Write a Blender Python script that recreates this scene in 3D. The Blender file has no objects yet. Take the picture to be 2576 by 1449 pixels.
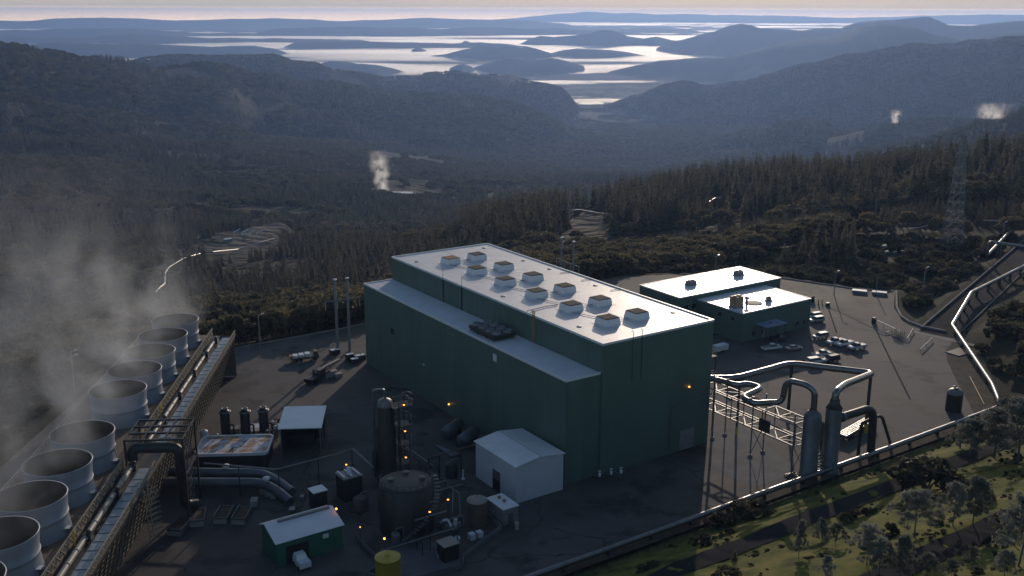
import bpy, bmesh, math, random
import numpy as np
from mathutils import Matrix, Vector
R = math.radians
random.seed(7)
rng = np.random.default_rng(11)
sc = bpy.context.scene
COL = sc.collection

# ---------------------------------------------------------------- camera
FPX, CAM_H = 2597.0, 90.0                 # focal length in pixels of a 2576 px wide frame, metres over the yard
PIT, ROL = R(15.02), R(0.19)
cam = bpy.data.objects.new("camera", bpy.data.cameras.new("camera"))
COL.objects.link(cam)
cam.data.sensor_width = 36.0
cam.data.lens = 36.0 * FPX / 2576.0
cam.data.clip_start = 0.5
cam.data.clip_end = 200000.0
cam.matrix_world = Matrix.Translation((0, 0, CAM_H)) @ Matrix.Rotation(R(90) - PIT, 4, 'X') @ Matrix.Rotation(ROL, 4, 'Z')
sc.camera = cam

# ---------------------------------------------------------------- sky, sun, exposure
SUN_AZ, SUN_EL = 12.2, 13.0               # degrees right of straight ahead, above the horizon
sc.view_settings.view_transform = 'Standard'
sc.view_settings.look = 'None'
sc.view_settings.exposure = 0.1
sc.view_settings.gamma = 1.0
sc.view_settings.use_curve_mapping = False
w = bpy.data.worlds.new("World"); sc.world = w; w.use_nodes = True
nt = w.node_tree; nt.nodes.clear()
wo = nt.nodes.new("ShaderNodeOutputWorld"); bg = nt.nodes.new("ShaderNodeBackground")
sky = nt.nodes.new("ShaderNodeTexSky"); sky.sky_type = 'NISHITA'; sky.sun_disc = False
sky.sun_elevation = R(SUN_EL); sky.sun_rotation = R(SUN_AZ)
sky.air_density = 1.0; sky.dust_density = 0.6; sky.ozone_density = 1.6
bg.inputs[1].default_value = 0.10
# a thin veil of high cloud over the Nishita sky, pinkish and streaky, fixed to the sky's own directions
tc = nt.nodes.new("ShaderNodeTexCoord"); mp = nt.nodes.new("ShaderNodeMapping")
mp.inputs['Scale'].default_value = (3.0, 3.0, 60.0)
nz = nt.nodes.new("ShaderNodeTexNoise"); nz.inputs['Scale'].default_value = 1.6; nz.inputs['Detail'].default_value = 6
rp = nt.nodes.new("ShaderNodeValToRGB"); rp.color_ramp.elements[0].position = 0.42; rp.color_ramp.elements[1].position = 0.62
rp.color_ramp.elements[0].color = (0, 0, 0, 1); rp.color_ramp.elements[1].color = (1, 1, 1, 1)
sepz = nt.nodes.new("ShaderNodeSeparateXYZ")
band = nt.nodes.new("ShaderNodeMapRange"); band.inputs[1].default_value = 0.0; band.inputs[2].default_value = 0.022
band.inputs[3].default_value = 0.0; band.inputs[4].default_value = 1.0
veil = nt.nodes.new("ShaderNodeMix"); veil.data_type = 'RGBA'
veil.inputs['A'].default_value = (4.15, 3.95, 4.1, 1); veil.inputs['B'].default_value = (5.6, 4.4, 4.4, 1)
low = nt.nodes.new("ShaderNodeMix"); low.data_type = 'RGBA'
gl = nt.nodes.new("ShaderNodeMapRange"); gl.inputs[1].default_value = -0.008; gl.inputs[2].default_value = 0.004
glow = nt.nodes.new("ShaderNodeMix"); glow.data_type = 'RGBA'
glow.inputs['A'].default_value = (36, 23, 10.5, 1); glow.inputs['B'].default_value = (5.3, 4.75, 4.2, 1)
fin = nt.nodes.new("ShaderNodeMix"); fin.data_type = 'RGBA'
# the cloud sheet lies low over the horizon; overhead the sky is clear and blue
hi = nt.nodes.new("ShaderNodeMapRange"); hi.inputs[1].default_value = 0.025; hi.inputs[2].default_value = 0.11
hi.inputs[3].default_value = 0.97; hi.inputs[4].default_value = 0.0
L = nt.links.new
L(tc.outputs['Generated'], mp.inputs[0]); L(mp.outputs[0], nz.inputs['Vector']); L(nz.outputs['Fac'], rp.inputs[0])
L(rp.outputs[0], veil.inputs['Factor']); L(tc.outputs['Generated'], sepz.inputs[0]); L(sepz.outputs['Z'], band.inputs[0])
L(sepz.outputs['Z'], gl.inputs[0]); L(gl.outputs[0], glow.inputs['Factor']); L(glow.outputs['Result'], low.inputs['A']); L(band.outputs[0], low.inputs['Factor']); L(veil.outputs['Result'], low.inputs['B'])
L(sepz.outputs['Z'], hi.inputs[0]); L(hi.outputs[0], fin.inputs['Factor'])
L(sky.outputs[0], fin.inputs['A']); L(low.outputs['Result'], fin.inputs['B'])
L(fin.outputs['Result'], bg.inputs[0]); L(bg.outputs[0], wo.inputs[0])
SKYMIX = fin

sun = bpy.data.objects.new("sun", bpy.data.lights.new("sun", 'SUN')); COL.objects.link(sun)
sun.data.energy = 2.0; sun.data.angle = R(0.5); sun.data.color = (1.0, 0.82, 0.66)
az, el = R(SUN_AZ), R(SUN_EL)
SUN_DIR = Vector((math.sin(az) * math.cos(el), math.cos(az) * math.cos(el), math.sin(el)))
sun.rotation_euler = (-SUN_DIR).to_track_quat('-Z', 'Y').to_euler()
sun.location = (300, 1200, 400)

sc.render.engine = 'CYCLES'
sc.cycles.use_denoising = True
sc.cycles.max_bounces = 8
sc.cycles.diffuse_bounces = 3
sc.cycles.glossy_bounces = 3
sc.cycles.transparent_max_bounces = 12
sc.cycles.volume_bounces = 4
sc.cycles.volume_max_steps = 256
sc.cycles.sample_clamp_indirect = 4.0

# ---------------------------------------------------------------- measuring helpers
_c, _s, _cr, _sr = math.cos(PIT), math.sin(PIT), math.cos(ROL), math.sin(ROL)
def ray(x, y):
    du, dv = x - 1288.0, y - 724.5
    u = (du * _cr + dv * _sr) / FPX; v = (-du * _sr + dv * _cr) / FPX
    return np.array([u, _c - _s * v, -_s - _c * v])
def G(x, y, z=0.0):                       # the spot of height z seen there in the photograph
    d = ray(x, y); t = (z - CAM_H) / d[2]
    return Vector((d[0] * t, d[1] * t, z))
def AT(x, y, dist):                       # the spot at a ground distance
    d = ray(x, y); t = dist / math.hypot(d[0], d[1])
    return Vector((d[0] * t, d[1] * t, CAM_H + d[2] * t))
def HZ(b, x, y):                          # height above b's foot
    d = ray(x, y); return CAM_H + d[2] * b[1] / d[1]
def onplane(x, y, p, n):
    d = Vector(ray(x, y)); o = Vector((0, 0, CAM_H)); n = Vector(n)
    return o + d * ((Vector(p) - o).dot(n) / d.dot(n))
YAW = R(124)
AU = Vector((math.cos(YAW), math.sin(YAW), 0)); AW = Vector((AU.y, -AU.x, 0)); AD = Vector((17.7, 190.5, 0))
def B(a, b, z=0.0):                       # yard grid: a along the hall, b across it
    return AD + AU * a + AW * b + Vector((0, 0, z))
TY = R(94.4)
TU = Vector((math.cos(TY), math.sin(TY), 0)); TW = Vector((TU.y, -TU.x, 0)); TD = Vector((-76.3, 170.5, 0))
def T(s, t, z=0.0):                       # cooling tower grid
    return TD + TU * s + TW * t + Vector((0, 0, z))
UP = Vector((0, 0, 1))

# ---------------------------------------------------------------- mesh helpers
class MB:
    def __init__(s): s.v = []; s.f = []; s.sm = []
    def add(s, vs, fs, smooth=False):
        o = len(s.v); s.v += [tuple(v) for v in vs]
        s.f += [tuple(i + o for i in f) for f in fs]; s.sm += [smooth] * len(fs); return s
    def hexa(s, p):                       # 4 bottom then 4 top corners
        return s.add(p, [(3, 2, 1, 0), (4, 5, 6, 7), (0, 1, 5, 4), (1, 2, 6, 5), (2, 3, 7, 6), (3, 0, 4, 7)])
    def box(s, c, ex, ey, ez, lx, ly, lz):   # centre of the bottom, axes, full sizes
        c = Vector(c); X = Vector(ex) * (lx / 2); Y = Vector(ey) * (ly / 2); Z = Vector(ez) * lz
        q = [c - X - Y, c + X - Y, c + X + Y, c - X + Y]
        return s.hexa(q + [k + Z for k in q])
    def bbox(s, a0, a1, b0, b1, z0, z1, fr=B):
        q = [fr(a0, b0, z0), fr(a1, b0, z0), fr(a1, b1, z0), fr(a0, b1, z0)]
        q2 = [fr(a0, b0, z1), fr(a1, b0, z1), fr(a1, b1, z1), fr(a0, b1, z1)]
        n = (q[1] - q[0]).cross(q[2] - q[1])
        if n.z < 0: q.reverse(); q2.reverse()
        return s.hexa(q + q2)
    def prism(s, poly, z0, z1):
        n = len(poly); A = sum(poly[i][0] * poly[(i + 1) % n][1] - poly[(i + 1) % n][0] * poly[i][1] for i in range(n))
        if A < 0: poly = poly[::-1]
        vs = [(p[0], p[1], z0) for p in poly] + [(p[0], p[1], z1) for p in poly]
        fs = [tuple(range(n - 1, -1, -1)), tuple(range(n, 2 * n))] + [(i, (i + 1) % n, n + (i + 1) % n, n + i) for i in range(n)]
        return s.add(vs, fs)
    def beam(s, p, q, wd, hd=None, up=UP):
        p = Vector(p); q = Vector(q); d = (q - p)
        if d.length < 1e-6: return s
        hd = hd or wd; d = d.normalized(); up = Vector(up)
        if abs(d.dot(up)) > .98: up = Vector((1, 0, 0))
        x = d.cross(up).normalized() * wd / 2; y = x.normalized().cross(d).normalized() * hd / 2
        q4 = lambda c: [c - x - y, c + x - y, c + x + y, c - x + y]
        a = q4(p); b = q4(q)
        return s.add(a + b, [(0, 1, 2, 3), (7, 6, 5, 4), (0, 4, 5, 1), (1, 5, 6, 2), (2, 6, 7, 3), (3, 7, 4, 0)])
    def pipe(s, pts, r, n=12, bend=0.0, cap=True, seg=5):
        P = [Vector(p) for p in pts]
        if bend and len(P) > 2:
            Q = [P[0]]
            for i in range(1, len(P) - 1):
                a, b, c = P[i - 1], P[i], P[i + 1]
                bl = min(bend, (a - b).length * .49, (c - b).length * .49)
                e0 = b + (a - b).normalized() * bl; e1 = b + (c - b).normalized() * bl
                for k in range(seg + 1):
                    t = k / seg; Q.append(e0 * (1 - t) ** 2 + b * 2 * t * (1 - t) + e1 * t * t)
            P = Q + [P[-1]]
        rad = r if isinstance(r, (list, tuple)) else [r] * len(P)
        ts = []
        for i in range(len(P)):
            d = (P[min(i + 1, len(P) - 1)] - P[max(i - 1, 0)])
            ts.append(d.normalized() if d.length > 1e-9 else Vector((0, 0, 1)))
        nrm = ts[0].orthogonal().normalized(); vs = []; fs = []
        for i, p in enumerate(P):
            nrm = (nrm - ts[i] * nrm.dot(ts[i])).normalized(); bn = ts[i].cross(nrm)
            vs += [p + (nrm * math.cos(2 * math.pi * k / n) + bn * math.sin(2 * math.pi * k / n)) * rad[i] for k in range(n)]
        for i in range(len(P) - 1):
            fs += [(i * n + k, i * n + (k + 1) % n, (i + 1) * n + (k + 1) % n, (i + 1) * n + k) for k in range(n)]
        s.add(vs, fs, n > 5)
        if cap:
            m = len(P) - 1
            s.add(vs[:n], [tuple(range(n - 1, -1, -1))]); s.add(vs[m * n:], [tuple(range(n))])
        return s
    def lathe(s, c, prof, n=24, axis=UP, smooth=True):
        c = Vector(c); ax = Vector(axis).normalized(); x = ax.orthogonal().normalized(); y = ax.cross(x)
        vs = []; fs = []
        for r, h in prof:
            vs += [c + ax * h + (x * math.cos(2 * math.pi * k / n) + y * math.sin(2 * math.pi * k / n)) * max(r, 1e-4) for k in range(n)]
        for i in range(len(prof) - 1):
            fs += [(i * n + k, i * n + (k + 1) % n, (i + 1) * n + (k + 1) % n, (i + 1) * n + k) for k in range(n)]
        return s.add(vs, fs, smooth)
    def ball(s, c, r, n=10, sx=1, sy=1, sz=1):
        c = Vector(c); vs = []; fs = []; m = n // 2
        for i in range(m + 1):
            ph = math.pi * i / m
            vs += [c + Vector((math.sin(ph) * math.cos(2 * math.pi * k / n) * r * sx, math.sin(ph) * math.sin(2 * math.pi * k / n) * r * sy, -math.cos(ph) * r * sz)) for k in range(n)]
        for i in range(m):
            fs += [(i * n + k, i * n + (k + 1) % n, (i + 1) * n + (k + 1) % n, (i + 1) * n + k) for k in range(n)]
        return s.add(vs, fs, True)
    def mesh(s, name, mat, off=Vector((0, 0, 0))):
        me = bpy.data.meshes.new(name)
        me.from_pydata([(v[0] - off[0], v[1] - off[1], v[2] - off[2]) for v in s.v], [], s.f)
        me.polygons.foreach_set("use_smooth", s.sm)
        if mat: me.materials.append(mat)
        me.update(); return me

def tag(o, label=None, cat=None, group=None, kind=None):
    if label: o["label"] = label
    if cat: o["category"] = cat
    if group: o["group"] = group
    if kind: o["kind"] = kind
    return o
def thing(name, loc, label, cat, group=None):
    o = bpy.data.objects.new(name, None); o.location = loc; o.empty_display_size = 0.5
    COL.objects.link(o); o["wl"] = tuple(loc); del_wl[o.name] = Vector(loc)
    del o["wl"]
    return tag(o, label, cat, group)
del_wl = {}
def base_of(o): return del_wl.get(o.name, Vector((0, 0, 0)))
def part(mb, name, mat, parent, label=None):     # a part (or, under a part, a sub-part): meshes are written in world metres
    b = base_of(parent)
    o = bpy.data.objects.new(name, mb.mesh(name, mat, b)); COL.objects.link(o); o.parent = parent
    del_wl[o.name] = b
    if label: o["label"] = label
    return o
def solo(mb, name, mat, label, cat, group=None, kind=None, loc=None):
    if loc is None:
        v = np.array(mb.v); loc = Vector(((v[:, 0].min() + v[:, 0].max()) / 2, (v[:, 1].min() + v[:, 1].max()) / 2, v[:, 2].min()))
    o = bpy.data.objects.new(name, mb.mesh(name, mat, loc)); o.location = loc; COL.objects.link(o)
    del_wl[o.name] = Vector(loc)
    return tag(o, label, cat, group, kind)
def dup(o, parent=None):
    c = o.copy(); COL.objects.link(c); c.parent = parent
    for ch in o.children: dup(ch, c)
    return c

# ---------------------------------------------------------------- materials
def NN(m, t): return m.node_tree.nodes.new(t)
def mat(name, c1, c2=None, scale=1.0, rough=0.7, metal=0.0, bump=0.0, bscale=None, spec=0.4, stretch=(1, 1, 1), lo=.35, hi=.65, c3=None, s3=0.15, lo3=.52, hi3=.62, detail=6, emit=None, estr=0, rvar=0.0, corr=None):
    m = bpy.data.materials.new(name); m.use_nodes = True
    nt = m.node_tree; p = nt.nodes["Principled BSDF"]; L = nt.links.new
    p.inputs['Base Color'].default_value = (*c1, 1); p.inputs['Roughness'].default_value = rough
    p.inputs['Metallic'].default_value = metal; p.inputs['Specular IOR Level'].default_value = spec
    tcn = NN(m, "ShaderNodeNewGeometry")
    def noise(sc_, det=detail, st=stretch):
        mpn = NN(m, "ShaderNodeMapping"); mpn.inputs['Scale'].default_value = st
        n = NN(m, "ShaderNodeTexNoise"); n.inputs['Scale'].default_value = sc_; n.inputs['Detail'].default_value = det; n.inputs['Roughness'].default_value = .62
        L(tcn.outputs['Position'], mpn.inputs[0]); L(mpn.outputs[0], n.inputs['Vector']); return n
    if c2:
        n = noise(scale); r = NN(m, "ShaderNodeMapRange"); r.inputs[1].default_value = lo; r.inputs[2].default_value = hi
        mx = NN(m, "ShaderNodeMix"); mx.data_type = 'RGBA'; mx.inputs['A'].default_value = (*c1, 1); mx.inputs['B'].default_value = (*c2, 1)
        L(n.outputs['Fac'], r.inputs[0]); L(r.outputs[0], mx.inputs['Factor']); out = mx.outputs['Result']
        if c3:
            n3 = noise(s3); r3 = NN(m, "ShaderNodeMapRange"); r3.inputs[1].default_value = lo3; r3.inputs[2].default_value = hi3
            m3 = NN(m, "ShaderNodeMix"); m3.data_type = 'RGBA'; m3.inputs['B'].default_value = (*c3, 1)
            L(n3.outputs['Fac'], r3.inputs[0]); L(r3.outputs[0], m3.inputs['Factor']); L(out, m3.inputs['A']); out = m3.outputs['Result']
        L(out, p.inputs['Base Color'])
        if rvar:
            rr = NN(m, "ShaderNodeMapRange"); rr.inputs[3].default_value = rough - rvar; rr.inputs[4].default_value = rough + rvar
            L(n.outputs['Fac'], rr.inputs[0]); L(rr.outputs[0], p.inputs['Roughness'])
    if bump:
        nb = noise(bscale or scale * 3, 5, (1, 1, 1)); bn = NN(m, "ShaderNodeBump"); bn.inputs['Strength'].default_value = bump; bn.inputs['Distance'].default_value = 0.1
        L(nb.outputs['Fac'], bn.inputs['Height']); L(bn.outputs[0], p.inputs['Normal'])
    if corr:                                       # profiled metal sheet: ribs along a horizontal direction
        dx, dy, per, st = corr
        dt = NN(m, "ShaderNodeVectorMath"); dt.operation = 'DOT_PRODUCT'; dt.inputs[1].default_value = (dx, dy, 0)
        ml = NN(m, "ShaderNodeMath"); ml.operation = 'MULTIPLY'; ml.inputs[1].default_value = 2 * math.pi / per
        si = NN(m, "ShaderNodeMath"); si.operation = 'SINE'
        bn = NN(m, "ShaderNodeBump"); bn.inputs['Strength'].default_value = st; bn.inputs['Distance'].default_value = 0.05
        L(tcn.outputs['Position'], dt.inputs[0]); L(dt.outputs['Value'], ml.inputs[0]); L(ml.outputs[0], si.inputs[0]); L(si.outputs[0], bn.inputs['Height']); L(bn.outputs[0], p.inputs['Normal'])
    if emit:
        p.inputs['Emission Color'].default_value = (*emit, 1); p.inputs['Emission Strength'].default_value = estr
    return m
# ---------------------------------------------------------------- terrain heights
def hsh(ix, iy, seed):
    n = (ix.astype(np.int64) * 374761393 + iy.astype(np.int64) * 668265263 + seed * 974711) & 0x7fffffff
    n = ((n ^ (n >> 13)) * 1274126177) & 0x7fffffff
    return ((n ^ (n >> 16)) & 0xffff) / 65535.0
def vnoise(x, y, seed=0):
    ix = np.floor(x); iy = np.floor(y); fx = x - ix; fy = y - iy
    fx = fx * fx * (3 - 2 * fx); fy = fy * fy * (3 - 2 * fy)
    a = hsh(ix, iy, seed); b = hsh(ix + 1, iy, seed); c = hsh(ix, iy + 1, seed); d = hsh(ix + 1, iy + 1, seed)
    return (a * (1 - fx) + b * fx) * (1 - fy) + (c * (1 - fx) + d * fx) * fy
def fbm(x, y, oct=5, seed=0):
    s = 0; a = .5
    for o in range(oct):
        s = s + a * vnoise(x * 2 ** o + 17.3 * o, y * 2 ** o - 9.1 * o, seed + o); a *= .5
    return s
def ridged(x, y, oct=4, seed=0):
    s = 0; a = .55
    for o in range(oct):
        n = 1 - np.abs(2 * vnoise(x * 2 ** o + 3.7 * o, y * 2 ** o + 5.1 * o, seed + o) - 1); s = s + a * n * n; a *= .5
    return s
def sstep(a, b, x):
    t = np.clip((x - a) / (b - a), 0, 1); return t * t * (3 - 2 * t)
def polar(p): return math.atan2(p[0], p[1]), math.hypot(p[0], p[1])

FLOOR, FOG = -472.0, -452.0
def cmpr(r): return np.where(np.asarray(r) > 9000, 9000 + (np.asarray(r) - 9000) * .4, r)      # the far country lies a little closer than it looks
def fl(r, f=FLOOR):                       # the far valley floor rises gently towards the coast ranges
    r = np.asarray(r, float); return np.where(r > 9000, CAM_H - (CAM_H - f) * r / np.maximum(9000 + (r - 9000) / .4, 1), f)
# ground anchors: where in the picture, how far away
ANCH = [(600, 612, 1000), (720, 612, 1050), (500, 640, 960), (300, 700, 800), (60, 720, 800), (60, 900, 430), (250, 820, 560), (420, 760, 640), (650, 800, 440), (850, 720, 600), (950, 620, 860),
        (1150, 600, 700), (1350, 545, 780), (1515, 548, 700), (1600, 515, 780), (1800, 470, 860), (2100, 500, 660), (2200, 460, 760),
        (2300, 620, 430), (2000, 655, 420), (1700, 650, 450), (1750, 560, 600), (2050, 570, 520), (2300, 530, 560),
        (985, 498, 1600), (1000, 440, 2100), (1400, 410, 3500), (1700, 412, 3500), (400, 440, 1900), (100, 430, 1750), (700, 470, 1700), (700, 540, 1300), (300, 560, 1250), (1200, 460, 1900),
        (1390, 336, 4900), (1440, 300, 5900), (1250, 345, 4300), (1100, 372, 3600), (1450, 268, 6700), (1550, 262, 6800), (1600, 345, 4600), (1560, 296, 5900), (2300, 390, 2300), (2100, 412, 3000), (1950, 412, 3400), (700, 400, 2300), (300, 400, 2100)]
APTS = []
for x, y, d in ANCH:
    p = AT(x, y, d); APTS.append((*polar(p), p.z))
# beyond the wooded crest behind the yard the ground drops away to the valley
for x in (1250, 1500, 1750, 2000, 2250):
    p = AT(x, 500, 1100); APTS.append((*polar(p), -135.0 - 0.02 * abs(x - 1700) * 0))
    p = AT(x, 500, 1400); APTS.append((*polar(p), -190.0))
for th in (-.9, -.6):
    APTS += [(th, 200, -30), (th, 500, -90), (th, 1000, -140), (th, 2500, -150), (th, 5000, -300)]
for th in (.55, .8):
    APTS += [(th, 300, 5), (th, 600, 10), (th, 900, -20), (th, 1800, -80), (th, 4000, -250)]
p = AT(2576, 410, 580); APTS.append((*polar(p), p.z)); p = AT(2420, 560, 460); APTS.append((*polar(p), p.z)); APTS.append((.47, 480, 2.0)); APTS.append((.36, 420, -2.0))
for th in np.arange(-3.1, 3.1, .62):
    if abs(th) > 1.1: APTS += [(th, 250, 0), (th, 900, -60), (th, 3000, -200)]
for th in np.arange(-3.1, 3.2, .31):
    APTS += [(th, 8200, FLOOR), (th, 14000, float(fl(14000))), (th, 29000, float(fl(29000)))]
for th in (-.12, .02, .1, .2): APTS.append((th, 7000, FLOOR + 6))
APTS = np.array(APTS)
def feats(th, r): return np.stack([th * 1.6, np.log(r) * 1.0], -1)
def tps_fit(P, z, lam=1e-3):
    n = len(P); d = np.linalg.norm(P[:, None] - P[None], axis=-1)
    K = np.where(d > 0, d * d * np.log(np.maximum(d, 1e-9)), 0) + lam * np.eye(n)
    Q = np.c_[np.ones(n), P]; A = np.block([[K, Q], [Q.T, np.zeros((3, 3))]])
    return np.linalg.solve(A, np.r_[z, 0, 0, 0])
_AP = feats(APTS[:, 0], APTS[:, 1]); _AW = tps_fit(_AP, APTS[:, 2])
def base_z(th, r):
    P = feats(th, r); out = np.empty(len(P))
    for i in range(0, len(P), 20000):
        q = P[i:i + 20000]; d = np.linalg.norm(q[:, None] - _AP[None], axis=-1)
        out[i:i + 20000] = np.where(d > 0, d * d * np.log(np.maximum(d, 1e-9)), 0) @ _AW[:len(_AP)] + _AW[len(_AP)] + q @ _AW[len(_AP) + 1:]
    return np.clip(out, fl(r), 40)

# ridges: the line of each crest, its distance, front slope, back slope, crest rounding
RID = [
 ([(-700, 80), (-300, 95), (0, 112), (60, 118), (140, 132), (215, 149), (262, 143), (320, 151), (362, 166), (410, 171), (480, 161), (535, 158), (590, 170), (640, 188), (700, 186), (760, 208), (850, 206), (950, 226), (1100, 238), (1230, 248), (1310, 266), (1370, 284), (1410, 306), (1440, 330)], (2900, 4600), .17, .4, 90),
 ([(-600, 120), (100, 165), (300, 165), (365, 148), (430, 138), (560, 141), (690, 139), (735, 155), (800, 160), (860, 178), (900, 184), (970, 196), (1010, 194), (1080, 184), (1150, 181), (1230, 190), (1282, 184), (1300, 194), (1340, 208), (1380, 214), (1410, 222), (1440, 250), (1460, 280)], (5200, 5900), .2, .35, 80),
 ([(-900, 90), (0, 118), (60, 112), (110, 105), (180, 106), (250, 109), (300, 110), (390, 110), (460, 113), (540, 116), (600, 114), (640, 112), (690, 122), (720, 132), (760, 150)], (14600, 14200), .34, .5, 50),
 ([(600, 150), (700, 124), (740, 106), (830, 104), (960, 103), (1060, 105), (1140, 108), (1210, 104), (1260, 108), (1330, 116)], (16800, 16800), .34, .5, 40),
 ([(-900, 85), (0, 92), (150, 92), (240, 92), (260, 88), (330, 85), (420, 88), (520, 94), (640, 96), (760, 98), (900, 100), (1000, 112)], (19500, 19500), .3, .5, 60),
 ([(-900, 60), (0, 75), (200, 70), (350, 72), (500, 80), (640, 82), (700, 72), (860, 64), (960, 68), (1060, 68), (1110, 72), (1180, 68), (1230, 66), (1300, 70), (1340, 72), (1400, 70), (1470, 73), (1540, 76), (1610, 84), (1660, 96)], (24000, 26000), .3, .5, 60),
 ([(-900, 52), (-300, 50), (0, 52), (45, 55), (120, 47), (250, 44), (440, 50), (650, 46), (780, 48), (850, 53), (960, 49), (1070, 43), (1150, 48), (1250, 48), (1330, 52), (1420, 60), (1480, 66)], (36000, 36000), .25, .5, 90),
 ([(1080, 60), (1200, 50), (1300, 44), (1380, 36), (1420, 33), (1470, 27), (1540, 32), (1600, 30), (1650, 35), (1720, 33), (1800, 36), (1950, 37), (2100, 42), (2250, 40), (2450, 35), (2700, 38)], (56000, 56000), .25, .5, 100),
 ([(1560, 72), (1620, 68), (1680, 72), (1740, 76), (1790, 82)], (30000, 30000), .25, .5, 60),
 ([(1300, 112), (1335, 96), (1360, 88), (1395, 92), (1440, 86), (1485, 82), (1508, 74), (1530, 73), (1550, 78), (1580, 88), (1620, 94), (1650, 90), (1690, 98), (1730, 104), (1780, 112)], (18300, 18300), .36, .5, 30),
 ([(1050, 150), (1090, 137), (1120, 134), (1160, 124), (1190, 118), (1222, 112), (1250, 117), (1285, 114), (1310, 118), (1330, 116), (1355, 122), (1380, 130), (1410, 140), (1450, 150)], (13400, 13400), .36, .5, 30),
 ([(1365, 140), (1400, 130), (1425, 124), (1450, 120), (1490, 123), (1540, 126), (1580, 130), (1640, 142)], (13700, 13700), .34, .5, 30),
 ([(1180, 172), (1220, 158), (1250, 149), (1290, 143), (1320, 144), (1350, 148), (1390, 145), (1430, 152), (1470, 164)], (10400, 10400), .3, .5, 30),
 ([(1035, 124), (1048, 118), (1060, 119), (1075, 126)], (14900, 14900), .36, .5, 12),
 ([(1150, 116), (1160, 107), (1170, 101), (1180, 104), (1195, 112)], (17400, 17400), .36, .5, 12),
 ([(1130, 172), (1150, 163), (1165, 160), (1180, 165), (1195, 172)], (10100, 10100), .3, .5, 15),
 ([(700, 190), (780, 168), (800, 160), (830, 152), (870, 153), (900, 160), (950, 163), (985, 170), (1020, 180)], (10000, 9900), .3, .5, 25),
 ([(1420, 345), (1450, 300), (1500, 278), (1545, 262), (1590, 246), (1640, 228), (1680, 214), (1715, 208), (1745, 212), (1775, 217), (1830, 210), (1880, 204), (1920, 192), (1965, 180), (2010, 164), (2035, 160), (2060, 160), (2100, 146), (2130, 137), (2180, 134), (2230, 124), (2290, 112), (2340, 115), (2400, 112), (2440, 103), (2480, 104), (2520, 97), (2560, 96), (2640, 84), (2900, 50), (3400, 60)], (6300, 5200), .26, .4, 90),
 ([(1500, 196), (1540, 178), (1600, 163), (1660, 152), (1720, 147), (1780, 144), (1840, 142), (1880, 132), (1920, 120), (1960, 112), (2010, 100), (2060, 96), (2110, 84), (2160, 68), (2215, 58), (2260, 62), (2300, 68), (2350, 86), (2420, 98), (2600, 80), (3200, 60)], (9600, 8400), .24, .4, 50),
 ([(1650, 122), (1690, 104), (1720, 98), (1760, 86), (1800, 77), (1830, 66), (1866, 59), (1890, 61), (1912, 68), (1950, 73), (1985, 74), (2017, 76), (2050, 70), (2085, 69), (2117, 69), (2150, 56), (2200, 50), (2280, 45), (2337, 42), (2360, 50), (2385, 62), (2420, 62), (2450, 63), (2503, 58), (2576, 52), (2900, 50), (3300, 60)], (15800, 14500), .34, .5, 50),
 ([(1660, 395), (1717, 378), (1780, 360), (1850, 338), (1930, 318), (1990, 305), (2030, 300), (2075, 306), (2105, 328), (2160, 338), (2240, 345)], (4300, 3700), .2, .4, 60),
 ([(2080, 345), (2150, 328), (2205, 316), (2260, 312), (2330, 298), (2400, 300), (2480, 310), (2600, 320)], (3600, 3500), .22, .4, 40),
 ([(2040, 430), (2100, 412), (2150, 388), (2200, 370), (2260, 360), (2330, 346), (2380, 332), (2430, 316), (2470, 300), (2510, 290), (2576, 276), (2700, 250), (3000, 230)], (2700, 2200), .26, .4, 30),
]
RIDP = []
for px, (d0, d1), sf, sb, wd in RID:
    a = []
    for i, (x, y) in enumerate(px):
        d = float(cmpr(d0 + (d1 - d0) * i / (len(px) - 1))); p = AT(x, y, d)
        a.append((*polar(p), max(p.z - (6 if d < 6000 else 0), float(fl(d)) - 30)))
    a = np.array(a); RIDP.append((a[np.argsort(a[:, 0])], sf, sb, wd))
def pdist(x, y, poly, closed=True):
    n = len(poly); D = np.full(x.shape, 1e9); ins = np.zeros(x.shape, bool)
    for i in range(n if closed else n - 1):
        ax, ay = poly[i][0], poly[i][1]; bx, by = poly[(i + 1) % n][0], poly[(i + 1) % n][1]
        dx, dy = bx - ax, by - ay; t = np.clip(((x - ax) * dx + (y - ay) * dy) / (dx * dx + dy * dy), 0, 1)
        D = np.minimum(D, np.hypot(x - ax - t * dx, y - ay - t * dy))
        if closed and ay != by:
            ins ^= ((ay > y) != (by > y)) & (x < (bx - ax) * (y - ay) / (by - ay) + ax)
    return np.where(ins, -D, D) if closed else D
P2 = lambda v: (v.x, v.y)
CORNER = B(-26.6, 99.5)
YARD = [(-104, 40), (-104, 252), (-77, 270), (-50, 289), (-8, 322), (40, 352), (70, 357), (94, 350.5), (115, 336.5), (128, 333), (120.5, 313), (118, 298), (121, 292),
        (128.5, 284), (123, 268), (119, 240), P2(CORNER), P2(B(-26.6, -130)), (-40, 40)]
RDIR = Vector((.588, .809, 0)); RNOR = Vector((.809, -.588, 0))
def ROADP(s, t, z=0.0): return Vector((119.5, 289.0, z)) + RDIR * s + RNOR * t      # the access road
ROAD = [P2(ROADP(-2, 0)), P2(ROADP(330, 0)), P2(ROADP(330, 10)), P2(ROADP(-2, 10))]
UPL = [B(-27.5, -200), B(-27.5, -33), B(-27.5, 99.5), Vector((120.5, 240, 0)), Vector((131, 288, 0)), ROADP(40, 13), ROADP(110, 13), ROADP(330, 13)]
UPPOLY = [P2(v) for v in UPL] + [(700, 500), (700, -400), (100, -300)]
GRASS = [P2(B(-28, -60)), P2(B(-28, 96)), P2(B(-60, 100)), P2(B(-125, 100)), P2(B(-125, -60))]
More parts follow.
